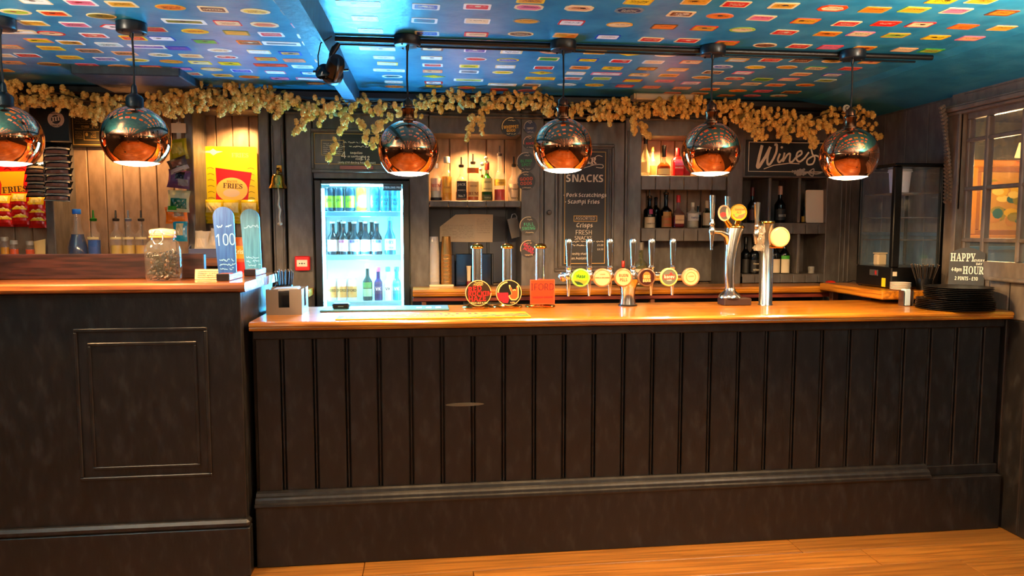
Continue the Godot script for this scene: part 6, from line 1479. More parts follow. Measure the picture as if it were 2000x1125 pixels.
	bottle({"at": Vector3(1.492, y, z + 0.02), "r": 0.038, "h": 0.20, "glass": dk, "labels": [[0.0, 0.36, Color(0.84, 0.76, 0.62), 0.40, ["VERMOUTH"], Color(0.3, 0.25, 0.2)], [0.46, 0.62, Color(0.62, 0.16, 0.36), 0.10]], "pourer": true, "label": "black bottle with cream label and pink flower emblem, left end of the lower shelf"})
	bottle({"at": Vector3(1.5685, y, -4.80), "r": 0.030, "h": 0.21, "glass": Color(0.02, 0.025, 0.03), "label": "plain black bottle standing behind, between the flower and gilt labelled bottles"})
	bottle({"at": Vector3(1.6065, y, z + 0.02), "r": 0.040, "h": 0.225, "glass": dk, "sh": 0.50, "nk": 0.66, "labels": [[0.02, 0.36, Color(0.62, 0.42, 0.20), 0.34, ["COFFEE", "LIQUEUR"], Color(0.85, 0.25, 0.15)], [0.36, 0.48, Color(0.70, 0.52, 0.24), 0.24]], "pourer": true, "label": "dark liqueur bottle with ornate gilt oval label and pourer"})
	bottle({"at": Vector3(1.6927, y, z + 0.02), "r": 0.038, "h": 0.205, "square": true, "glass": Color(0.4, 0.12, 0.1), "alpha": 0.4, "liquid": Color(0.62, 0.06, 0.05), "level": 0.38, "sh": 0.5, "nk": 0.66, "rn": 0.3, "labels": [[0.14, 0.42, Color(0.85, 0.72, 0.52), 0.4, ["BOURBON"], Color(0.4, 0.2, 0.1)]], "cap": Color(0.85, 0.16, 0.18), "caph": 0.05, "label": "square bourbon bottle with dipped red wax top"})
	bottle({"at": Vector3(1.7938, y, z + 0.02), "r": 0.040, "h": 0.162, "glass": Color(0.85, 0.85, 0.78), "alpha": 0.35, "liquid": Color(0.72, 0.70, 0.60), "level": 0.58, "sh": 0.60, "nk": 0.78, "rn": 0.26, "labels": [[0.30, 0.60, Color(0.80, 0.80, 0.76), 0.38, ["TAPIO"], Color(0.16, 0.26, 0.48), "Droid Sans"]], "cap": Color(0.85, 0.80, 0.66), "label": "clear gin bottle with blue lettering and white stopper"})
	bottle({"at": Vector3(1.8591, y, z - 0.05), "r": 0.022, "h": 0.15, "glass": Color(0.04, 0.045, 0.05), "labels": [[0.6, 0.72, Color(0.6, 0.6, 0.6), 0.3]], "label": "small slim black bottle right of the clear gin bottle"})
	bottle({"at": Vector3(1.91, y, z - 0.02), "r": 0.032, "h": 0.17, "glass": Color(0.12, 0.14, 0.08), "labels": [[0.10, 0.60, Color(0.76, 0.68, 0.55), 0.42]], "cap": Color(0.7, 0.62, 0.5), "caph": 0.05, "label": "bottle with tall cream label partly behind the curved beer tap"})
	# --- on the back counter
	bottle({"at": Vector3(1.3619, 1.2002, -4.45), "r": 0.042, "h": 0.265, "glass": Color(0.35, 0.36, 0.22), "alpha": 0.4, "liquid": Color(0.40, 0.38, 0.22), "level": 0.5, "sh": 0.52, "nk": 0.66, "labels": [[0.05, 0.42, Color(0.82, 0.76, 0.60), 0.42]], "cap": Color(0.4, 0.36, 0.3), "caph": 0.05, "label": "greenish bottle on the back counter behind the six tap font"})
	bottle({"at": Vector3(1.2541, 1.2002, -4.48), "r": 0.024, "h": 0.15, "glass": Color(0.30, 0.05, 0.03), "cap": Color(0.80, 0.18, 0.10), "caph": 0.04, "label": "small bottle with red cap behind the middle of the six tap font"})
	# cup stacks and menus in the middle bay
	var yb := 1.2035
	var tray := thing("tray", "thin cream tray under the two stacks of cups", "tray", Vector3(0.0953, 1.2, -4.62))
	part(tray, "tray_base", bx(Vector3(-0.075, 0, -0.045), Vector3(0.075, 0.003, 0.045), 0.001), cream)
	part(tray, "tray_rim", bx(Vector3(-0.077, 0, 0.045), Vector3(0.077, 0.012, 0.048), 0.001), cream)
	for s in 2:
		for k in 9:
			var cm: StandardMaterial3D = clear(Color(0.85, 0.82, 0.78), 0.30, 0.08) if s == 0 else hue(Color(0.80, 0.58, 0.30), 0.22, 0.75)
			var cp := solo("drinks_cup", lat(v2([0.0, 0.118, 0.026, 0.118, 0.027, 0.115, 0.036, 0.004, 0.038, 0.002, 0.038, 0.0, 0.035, 0.0, 0.0255, 0.113, 0.0, 0.113]), 20), cm,
				"upturned %s, %s in its stack on the cream tray" % [["clear plastic cup", "gold coloured cup"][s], ["lowest", "second from bottom", "third from bottom", "fourth from bottom", "middle one", "fourth from top", "third from top", "second from top", "topmost"][k]], "cup", Vector3([0.0492, 0.1282][s], yb + k * 0.0245, -4.63), ["stack of clear cups", "stack of gold cups"][s])
	var mf := thing("menu_folder", "upright glossy black menu folders standing on the back counter", "menu folder", Vector3(0.3051, 1.2, -4.66))
	part(mf, "folder", bx(Vector3(-0.115, 0, -0.012), Vector3(0.115, 0.205, 0.012), 0.003), hue(Color(0.06, 0.075, 0.085), 0.18))
	part(mf, "folder", bx(Vector3(-0.150, 0, -0.05), Vector3(-0.122, 0.20, 0.0), 0.003), hue(Color(0.04, 0.045, 0.05), 0.25))
	part(mf, "folder", bx(Vector3(0.117, 0, -0.03), Vector3(0.130, 0.205, 0.005), 0.003), black)
	var tb := thing("sauce_tube", "small cream tube with a dark red end before the black folders", "tube", Vector3(0.2715, 1.2, -4.615))
	part(tb, "tube_body", lat(v2([0.0, 0.03, 0.012, 0.03, 0.013, 0.10, 0.016, 0.128, 0.0, 0.128]), 14), hue(Color(0.75, 0.68, 0.56), 0.5))
	part(tb, "tube_cap", lat(v2([0.0, 0.0, 0.014, 0.0, 0.014, 0.03, 0.0, 0.03]), 14), hue(Color(0.45, 0.05, 0.06), 0.4))
	var sh := thing("paper_sheet", "two overlapping cream paper sheets pinned behind the cups, one corner cut off", "paper", Vector3(0, 0, -4.852))
	part(sh, "sheet", MB.new().prism(PackedVector2Array([Vector2(0.0915, 1.4805), Vector2(0.0923, 1.58), Vector2(0.1991, 1.6623), Vector2(0.3265, 1.666), Vector2(0.3257, 1.4767)]), 0.0, 0.0008), hue(Color(0.78, 0.70, 0.58), 0.8))
	part(sh, "sheet", MB.new().prism(PackedVector2Array([Vector2(0.3257, 1.4767), Vector2(0.3265, 1.666), Vector2(0.4512, 1.6629), Vector2(0.4473, 1.4764)]), 0.001, 0.0018), hue(Color(0.80, 0.71, 0.58), 0.8))
	part(sh, "sheet", MB.new().prism(PackedVector2Array([Vector2(0.4543, 1.4833), Vector2(0.4546, 1.6492), Vector2(0.5312, 1.6493), Vector2(0.5311, 1.4832)]), 0.0, 0.0008), hue(Color(0.24, 0.25, 0.26), 0.7))
	var sl := MB.new()
	for k in 9: scribble(sl, 0.1092, 0.3156, 1.5904 - k * 0.0105, 0.004, 0.0012, 0.3)
	for k in 8: scribble(sl, 0.3399, 0.4266, 1.6317 - k * 0.013, 0.004, 0.0022, 0.3)
	part(sh, "small_print", sl, hue(Color(0.42, 0.36, 0.3), 0.8))
	var cb := thing("hanging_card", "grey card hanging by a wire loop at the right of the middle bay", "card", Vector3(0.5733, 1.5828, -4.68))
	part(cb, "card", bx(Vector3(-0.036, -0.075, -0.002), Vector3(0.036, 0.055, 0.002), 0.001), hue(Color(0.40, 0.38, 0.34), 0.6), Vector3.ZERO, Vector3(0, 0.2, 0.25))
	part(cb, "wire_loop", MB.new().tube([Vector3(-0.02, 0.05, 0), Vector3(-0.012, 0.078, 0), Vector3(0.006, 0.082, 0), Vector3(0.018, 0.065, 0), Vector3(0.016, 0.048, 0)], 0.002, 6), hue(Color(0.7, 0.7, 0.7), 0.4))
	# things under the back counter
	var cn := ["leftmost", "second", "third", "rightmost"]
	var cpos := [Vector3(0.2559, 1.0963, -4.4), Vector3(0.37, 1.0949, -4.4), Vector3(0.4272, 1.0974, -4.4), Vector3(0.4879, 1.0967, -4.4)]
	for i in 4:
		var t := thing("small_carton", "small cream printed carton under the back counter, %s of four behind the hand pumps" % cn[i], "carton", Vector3(cpos[i].x, 0.96, -4.44), "cartons under the back counter")
		part(t, "carton_body", blk(0.058, 0.155, 0.06, 0.003), hue([Color(0.5, 0.45, 0.35), Color(0.75, 0.68, 0.5), Color(0.80, 0.62, 0.42), Color(0.70, 0.68, 0.55)][i], 0.6))
		part(t, "carton_label", bx(Vector3(-0.024, 0.05, 0.030), Vector3(0.024, 0.12, 0.031), 0.0), hue(Color(0.88, 0.82, 0.66), 0.6))
	# --- wine rack
	y = 1.6076
	var W := [[2.2245, y, 0.032, 0.225, dk, Color(0.30, 0.05, 0.06), "dark wine bottle with red foil in the rack's upper left bay", Color(0.25, 0.05, 0.06), "", dk],
		[2.4249, y, 0.037, 0.235, dk, Color(0.74, 0.60, 0.55), "dark sparkling wine bottle with pale pink foil in the rack's upper middle bay", Color(0.12, 0.13, 0.13), "BRUT", Color(0.75, 0.75, 0.72)]]
	for q in W: bottle({"at": Vector3(q[0], q[1], z), "r": q[2], "h": q[3], "glass": q[4], "sh": 0.50, "nk": 0.72, "cap": q[5], "caph": 0.06, "labels": [[0.08, 0.40, q[7], 0.4, [q[8]], q[9]]], "label": q[6]})
	y = 1.2618
	var W2 := [[2.1769, -4.70, "first of the dark wine bottles in the rack's lower left bay", Color(0.10, 0.09, 0.08), "", Color(0.6, 0.55, 0.45), 0.0],
		[2.2207, -4.66, "dark wine bottle with cream hand lettering in the lower left bay", Color(0.05, 0.05, 0.05), "Oscar", Color(0.80, 0.74, 0.60), 0.0],
		[2.382, -4.68, "dark wine bottle with plain white label right of the chrome column", Color(0.80, 0.72, 0.58), "", Color(0.4, 0.4, 0.4), 0.0],
		[2.4385, -4.66, "dark wine bottle with white and bright green label in the rack's lower bay", Color(0.82, 0.76, 0.62), "", Color(0.4, 0.4, 0.4), 0.5],
		[2.5333, -4.74, "dark bottle without label at the right of the rack's lower middle bay", Color(0.06, 0.07, 0.06), "", Color(0.4, 0.4, 0.4), 0.0]]
	for q in W2:
		var labs := [[0.02, 0.42, q[3], 0.34]]
		if q[4]: labs = [[0.05, 0.40, q[3], 0.4, [q[4], "wine"], q[5]]]
		if q[6] > 0.0: labs.append([0.42, 0.52, Color(0.25, 0.62, 0.16), 0.34])
		bottle({"at": Vector3(q[0], y, q[1]), "r": 0.034, "h": 0.235, "glass": dk, "sh": 0.55, "nk": 0.74, "cap": Color(0.05, 0.05, 0.05), "caph": 0.05, "labels": labs, "label": q[2]})
	y = 1.6076
	var cb2 := thing("cutting_board", "white rounded cutting board leaning at the back of the rack's upper right bay", "cutting board", Vector3(2.6438, y, -4.635))
	part(cb2, "board", MB.new().prism(shift(round_rect(0.150, 0.222, 0.012), Vector2(0, 0.112)), -0.005, 0.005), hue(Color(0.80, 0.74, 0.66), 0.5), Vector3.ZERO, Vector3(-0.06, 0, 0))
	bottle({"at": Vector3(2.5826, y, -4.68), "r": 0.020, "h": 0.13, "glass": Color(0.04, 0.035, 0.03), "labels": [[0.05, 0.35, Color(0.75, 0.58, 0.2), 0.45]], "cap": Color(0.06, 0.06, 0.06), "caph": 0.03, "label": "tiny dark bottle with yellow label before the white cutting board"})
	var cw := thing("corkscrew", "grey corkscrew with crosswise handle standing before the white cutting board", "corkscrew", Vector3(2.6405, y, -4.69))
	part(cw, "barrel", lat(v2([0.0, 0.0, 0.013, 0.0, 0.014, 0.05, 0.009, 0.06, 0.008, 0.08, 0.0, 0.08]), 14), mat("satin steel", Color(0.62, 0.60, 0.58), 0.25, 1.0))
	part(cw, "handle", MB.new().tube([Vector3(-0.022, 0.082, 0), Vector3(0, 0.086, 0), Vector3(0.022, 0.082, 0)], 0.005, 8), black)
	var gl := thing("small_glass", "small upturned glass in the empty lower right bay of the wine rack", "glass", Vector3(2.6474, 1.2618, -4.68))
	part(gl, "bowl", lat(v2([0.0, 0.0, 0.020, 0.0, 0.022, 0.045, 0.020, 0.045, 0.018, 0.004, 0.0, 0.004]), 16), clear(Color(0.9, 0.9, 0.88), 0.15))
	part(gl, "base_ring", lat(v2([0.0, -0.0, 0.021, 0.0, 0.021, 0.003, 0.0, 0.003]), 16), clear(Color(0.9, 0.9, 0.88), 0.3))
	# --- left recess: carafe and bottles with pourers
	y = 1.3902
	var zz := -4.62
	bottle({"called": "carafe", "category": "carafe", "at": Vector3(-2.0888, y, zz), "r": 0.058, "h": 0.285, "glass": Color(0.9, 0.93, 0.95), "alpha": 0.06, "liquid": Color(0.01, 0.13, 0.32), "level": 0.50, "sh": 0.12, "nk": 0.80, "rn": 0.34, "cap": Color(0.10, 0.42, 0.85), "caph": 0.03, "label": "glass carafe half full of deep blue liquid with bright blue cap"})
	var PB := [[-1.9955, Color(0.02, 0.30, 0.62), "pouring bottle of bright blue syrup beside the blue carafe", Color(0.15, 0.5, 0.1)], [-1.8665, Color(0.80, 0.66, 0.30), "first clear pouring bottle right of the blue syrup", Color(0.30, 0.26, 0.2)], [-1.7957, Color(0.82, 0.68, 0.32), "second clear pouring bottle right of the blue syrup", Color(0.5, 0.55, 0.6)], [-1.7217, Color(0.80, 0.62, 0.26), "clear pouring bottle nearest the clip-top jar", Color(0.3, 0.28, 0.25)]]
	for i in 4:
		bottle({"at": Vector3(PB[i][0], y, zz), "r": 0.036, "h": 0.225, "glass": Color(0.95, 0.95, 0.9), "alpha": 0.06, "liquid": PB[i][1], "level": 0.48 if i == 0 else 0.34, "sh": 0.62, "nk": 0.76, "rn": 0.42, "labels": [[0.50, 0.56, Color(0.90, 0.80, 0.55), 0.36]], "pourer": true, "pour": hue(PB[i][3], 0.3, 0.5), "label": PB[i][2]})
	for q in [[-2.5001, Color(0.88, 0.62, 0.12), "tiny bottle of yellow syrup with pump at the far left", 0.12], [-2.4488, Color(0.92, 0.36, 0.10), "small bottle of orange syrup beside the yellow one", 0.10], [-2.3602, Color(0.92, 0.34, 0.10), "small bottle of orange syrup under the red snack card, beside a cream card", 0.095]]:
		bottle({"at": Vector3(q[0], y, zz), "r": 0.024, "h": q[3], "glass": Color(0.95, 0.9, 0.85), "alpha": 0.06, "liquid": q[1], "level": 0.55, "sh": 0.6, "nk": 0.75, "rn": 0.7, "cap": Color(0.62, 0.6, 0.56), "caph": 0.025, "label": q[2]})
	var cc := thing("card", "plain cream card leaning beside the orange syrup at the left", "card", Vector3(-2.3285, y, -4.66))
	part(cc, "card", MB.new().prism(PackedVector2Array([Vector2(-0.022, 0), Vector2(0.032, 0), Vector2(0.032, 0.115), Vector2(-0.034, 0.10)]), 0.0, 0.002), hue(Color(0.88, 0.76, 0.50), 0.7), Vector3.ZERO, Vector3(-0.12, 0, 0))
	snacks()

func snacks() -> void:
	var zb := -4.86
	# strip of dark bags with a round emblem on its header
	var hd := thing("snack_card", "black snack header card with a round pale emblem, above strips of dark bags", "snack card", Vector3(-2.1695, 2.1744, -4.592))
	part(hd, "card", bx(Vector3(-0.14, -0.09, -0.002), Vector3(0.075, 0.10, 0.002), 0.001), hue(Color(0.03, 0.03, 0.035), 0.35))
	var em := part(hd, "emblem", MB.new().prism(oval(0.046, 0.046, 32), 0.002, 0.003), hue(Color(0.80, 0.66, 0.56), 0.5), Vector3(0.005, 0.035, 0))
	part(em, "emblem_ring", MB.new().prism(oval(0.026, 0.026, 24), 0.003, 0.0036), hue(Color(0.12, 0.08, 0.07), 0.5))
	text(em, "m", 0.034, hue(Color(0.88, 0.78, 0.68)), Vector3(0, 0.002, 0.0042), {"face": "Droid Serif", "slant": 0.2})
	text(em, "MIDLAND", 0.010, hue(Color(0.12, 0.08, 0.07)), Vector3(0, 0.036, 0.0036))
	text(em, "SNACKS", 0.010, hue(Color(0.12, 0.08, 0.07)), Vector3(0, -0.036, 0.0036))
	for k in 8:
		snack_bag("dark snack bag with a brown picture window, %s down the strip under the round emblem" % ["first", "second", "third", "fourth", "fifth", "sixth", "seventh", "last"][k], "dark bags on the strip", Vector3(-2.1471 + rng.randf_range(-0.006, 0.006), 2.0357 - k * 0.0385, -4.556 + k * 0.001), 0.150, 0.085, Color(0.05, 0.05, 0.055), [[0.06, 0.94, 0.08, 0.30, Color(0.58, 0.38, 0.30)], [0.0, 1.0, 0.40, 0.52, Color(0.88, 0.82, 0.72)], [0.0, 1.0, 0.0, 0.05, Color(0.80, 0.74, 0.66)]], Vector3(-0.42, 0, rng.randf_range(-0.04, 0.04)), 0.22)
	for k in 4:
		snack_bag("dark snack bag, %s down the shorter strip beside the red card" % ["first", "second", "third", "last"][k], "dark bags on the shorter strip", Vector3(-2.344, 1.9333 - k * 0.046, -4.70), 0.115, 0.085, Color(0.06, 0.055, 0.05), [[0.06, 0.94, 0.08, 0.30, Color(0.54, 0.38, 0.28)], [0.0, 1.0, 0.40, 0.56, Color(0.84, 0.76, 0.62)]], Vector3(-0.42, 0, 0), 0.22)
	# red card with yellow bags
	var rc := thing("snack_card", "red snack card with a big printed yellow bag, at the left edge", "snack card", Vector3(-2.5763, 1.7791, zb + 0.02))
	part(rc, "card", bx(Vector3(-0.20, -0.20, -0.002), Vector3(0.205, 0.19, 0.002), 0.002), hue(Color(0.80, 0.08, 0.03), 0.4))
	part(rc, "printed_bag", MB.new().prism(PackedVector2Array([Vector2(-0.06, 0.14), Vector2(0.10, 0.145), Vector2(0.085, 0.06), Vector2(0.105, -0.02), Vector2(-0.05, -0.03), Vector2(-0.04, 0.06)]), 0.002, 0.003), hue(Color(0.92, 0.70, 0.06), 0.4))
	text(rc, "FRIES", 0.036, hue(Color(0.25, 0.12, 0.04)), Vector3(0.035, 0.03, 0.0036), {"face": "Droid Serif", "turn": Vector3(0, 0, 0.08)})
	var wv := MB.new()
	for k in 5: wv.stroke([Vector2(-0.18 + k * 0.08, 0.155), Vector2(-0.16 + k * 0.08, 0.165), Vector2(-0.14 + k * 0.08, 0.152)], 0.004, 0.0036)
	part(rc, "wave_print", wv, hue(Color(0.40, 0.04, 0.02)))
	for r in 3:
		for c in 3:
			snack_bag("red and yellow snack bag on the red card, row %s, %s" % [["one", "two", "three"][r], ["left", "middle", "right"][c]], "red and yellow bags on the red card", Vector3([-2.5943, -2.5, -2.3992][c] + r * 0.005, 1.7298 - r * 0.050 + (0.012 if c == 1 else -0.004 * c), -4.800 + r * 0.004), 0.108, 0.105, Color(0.80, 0.10, 0.05), [[0.05, 0.95, 0.40, 0.95, Color(0.95, 0.78, 0.16)], [0.18, 0.82, 0.52, 0.84, Color(0.97, 0.90, 0.55)]], Vector3(-0.28, 0, 0), 0.2)
	# yellow card
	var yc := thing("snack_card", "bright yellow snack card with a printed red-topped bag, on the lit boards", "snack card", Vector3(-1.2447, 1.8526, zb + 0.012))
	part(yc, "card", MB.new().prism(round_rect(0.330, 0.480, 0.012), -0.002, 0.002), hue(Color(0.86, 0.78, 0.02), 0.4))
	part(yc, "printed_bag", MB.new().prism(PackedVector2Array([Vector2(-0.094, 0.105), Vector2(0.130, 0.075), Vector2(0.110, -0.02), Vector2(0.100, -0.115), Vector2(-0.100, -0.115), Vector2(-0.090, 0.0)]), 0.002, 0.003), hue(Color(0.80, 0.05, 0.08), 0.4))
	part(yc, "printed_bag", MB.new().prism(shift(oval(0.098, 0.078, 30), Vector2(0.004, -0.035)), 0.003, 0.0036), hue(Color(0.93, 0.78, 0.36), 0.4))
	text(yc, "BACON", 0.013, hue(Color(0.7, 0.4, 0.1)), Vector3(0.006, 0.018, 0.0042), {"face": "Droid Serif"})
	text(yc, "FRIES", 0.030, hue(Color(0.30, 0.16, 0.08)), Vector3(0.010, -0.012, 0.0042), {"face": "Droid Serif", "turn": Vector3(0, 0, -0.06)})
	part(yc, "printed_plate", MB.new().prism(shift(oval(0.052, 0.026, 24), Vector2(0.0, -0.056)), 0.0036, 0.0042), hue(Color(0.86, 0.78, 0.66), 0.4))
	part(yc, "printed_star", MB.new().prism(PackedVector2Array([Vector2(-0.165, 0.21), Vector2(-0.125, 0.212), Vector2(-0.105, 0.226), Vector2(-0.085, 0.212), Vector2(-0.045, 0.208), Vector2(-0.085, 0.196), Vector2(-0.105, 0.182), Vector2(-0.125, 0.198), Vector2(-0.165, 0.200)]), 0.002, 0.003), hue(Color(0.95, 0.92, 0.75), 0.4))
	text(yc, "FRIES", 0.026, hue(Color(0.95, 0.92, 0.45)), Vector3(0.06, 0.185, 0.003), {"face": "Droid Serif"})
	var yw := MB.new()
	for k in 7:
		for sx in [-1.0, 1.0]:
			yw.stroke([Vector2(sx * 0.125 - 0.02, 0.10 - k * 0.038), Vector2(sx * 0.125, 0.106 - k * 0.038), Vector2(sx * 0.125 + 0.02, 0.098 - k * 0.038)], 0.0035, 0.0026)
	part(yc, "wave_print", yw, hue(Color(0.50, 0.46, 0.03)))
	for r in 3:
		for c in 3:
			snack_bag("small yellow snack bag on the yellow card, %s, %s" % [["front layer", "middle layer", "lowest layer"][r], ["left", "middle", "right"][c]], "small yellow bags on the yellow card", Vector3([-1.3462, -1.2389, -1.1279][c], 1.7002 - r * 0.024, -4.805 - r * 0.010), 0.112, 0.105, Color(0.88, 0.76, 0.06), [[0.06, 0.94, 0.20, 0.80, Color(0.95, 0.88, 0.52)], [0.2, 0.8, 0.3, 0.55, Color(0.92, 0.80, 0.45)]], Vector3(-0.12, 0, 0), 0.2)
	# hanging strip of mixed bags
	var st := thing("clip_strip", "white hanging clip strip that holds the mixed crisp bags", "clip strip", Vector3(-1.4703, 2.1758, -4.578))
	part(st, "strip", bx(Vector3(-0.012, -0.52, -0.001), Vector3(0.012, 0.03, 0.001), 0.0), hue(Color(0.72, 0.70, 0.66), 0.5))
	part(st, "header", bx(Vector3(-0.042, -0.036, 0.0), Vector3(0.042, 0.022, 0.002), 0.0005), hue(Color(0.86, 0.78, 0.66), 0.5))
	part(st, "hook", MB.new().tube([Vector3(0, 0.02, 0.001), Vector3(0, 0.045, 0.0), Vector3(0.008, 0.055, -0.006)], 0.002, 6), chrome)
	var MBg := [[Vector3(-1.4683, 2.0387, -4.55), 0.115, 0.125, Color(0.62, 0.58, 0.06), [[0.2, 0.8, 0.3, 0.8, Color(0.75, 0.66, 0.22)]], "olive yellow crisp bag, top of the hanging strip", 0.15],
		[Vector3(-1.4651, 1.9459, -4.53), 0.120, 0.085, Color(0.30, 0.22, 0.17), [[0.0, 1.0, 0.0, 0.3, Color(0.70, 0.66, 0.62)], [0.2, 0.8, 0.4, 0.8, Color(0.52, 0.32, 0.22)]], "brown and silver crisp bag, second on the hanging strip", 0.35],
		[Vector3(-1.4655, 1.8618, -4.54), 0.135, 0.110, Color(0.36, 0.22, 0.36), [[0.35, 0.75, 0.5, 0.95, Color(0.08, 0.07, 0.10)], [0.5, 0.95, 0.15, 0.5, Color(0.52, 0.46, 0.44)]], "purple crisp bag on the hanging strip", -0.1],
		[Vector3(-1.4666, 1.7299, -4.52), 0.130, 0.130, Color(0.75, 0.70, 0.50), [[0.15, 0.9, 0.15, 0.62, Color(0.06, 0.34, 0.22)], [0.05, 0.45, 0.0, 0.25, Color(0.20, 0.55, 0.14)]], "cream and dark green crisp bag on the hanging strip", -0.05],
		[Vector3(-1.4877, 1.6481, -4.54), 0.130, 0.100, Color(0.86, 0.42, 0.05), [[0.4, 0.85, 0.4, 0.9, Color(0.50, 0.40, 0.28)]], "orange crisp bag low on the hanging strip", 0.05],
		[Vector3(-1.4642, 1.5499, -4.52), 0.090, 0.120, Color(0.10, 0.50, 0.62), [[0.25, 0.75, 0.3, 0.9, Color(0.72, 0.66, 0.5)]], "turquoise crisp bag, bottom of the hanging strip", 0.0]]
	for q in MBg: snack_bag(q[5], "mixed crisp bags on the hanging strip", q[0], q[1], q[2], q[3], q[4], Vector3(-0.1, rng.randf_range(-0.15, 0.15), q[6]), 0.22)
	# box of white bags
	var bx2 := thing("display_box", "blue-grey display box holding upright white crisp bags", "box", Vector3(-1.3417, 1.3902, -4.62))
	for s in [-1.0, 1.0]: part(bx2, "box_side", MB.new().prism(PackedVector2Array([Vector2(-0.06, 0.0), Vector2(0.06, 0.0), Vector2(0.06, 0.11), Vector2(-0.06, 0.06)]), -0.002, 0.002), hue(Color(0.22, 0.26, 0.42), 0.5), Vector3(s * 0.09, 0, 0), Vector3(0, PI / 2, 0))
	part(bx2, "box_front", bx(Vector3(-0.09, 0, 0.058), Vector3(0.09, 0.055, 0.062), 0.001), hue(Color(0.26, 0.30, 0.46), 0.5))
	part(bx2, "box_back", bx(Vector3(-0.09, 0, -0.062), Vector3(0.09, 0.16, -0.058), 0.001), hue(Color(0.52, 0.36, 0.20), 0.5))
	for k in 4: snack_bag("white crisp bag in the blue-grey display box, %s" % ["leftmost", "second from left", "third from left", "rightmost"][k], "white bags in the display box", Vector3(-1.3417 - 0.063 + k * 0.041, 1.485 + (0.012 if k == 3 else 0.0), -4.62 + (k % 2) * 0.03), 0.085, 0.135, Color(0.82, 0.76, 0.66), [[0.2, 0.8, 0.25, 0.65, Color(0.90, 0.82, 0.70)]], Vector3(-0.15, 0, [0.1, -0.05, 0.05, -0.22][k]), 0.25)
	# tall orange and red box seen between the blue boards
	var tn := thing("snack_tub", "tall orange and red printed tub between the two blue boards", "tub", Vector3(-1.0805, 1.2002, -4.45))
	part(tn, "tub_body", lat(v2([0.0, 0.0, 0.058, 0.0, 0.060, 0.01, 0.060, 0.30, 0.056, 0.315, 0.0, 0.315]), 24), hue(Color(0.78, 0.34, 0.06), 0.4))
	part(tn, "label_band", MB.new().lathe([Vector2(0.0608, 0.19), Vector2(0.0608, 0.265)], 16, PI, TAU), hue(Color(0.92, 0.62, 0.10), 0.4))
	part(tn, "label_band", MB.new().lathe([Vector2(0.0608, 0.10), Vector2(0.0608, 0.17)], 16, PI, TAU), hue(Color(0.75, 0.06, 0.05), 0.4))
	text(tn, "Crispy", 0.026, hue(Color(0.95, 0.9, 0.75)), Vector3(0, 0.23, 0.0622), {"wide": 0.8})

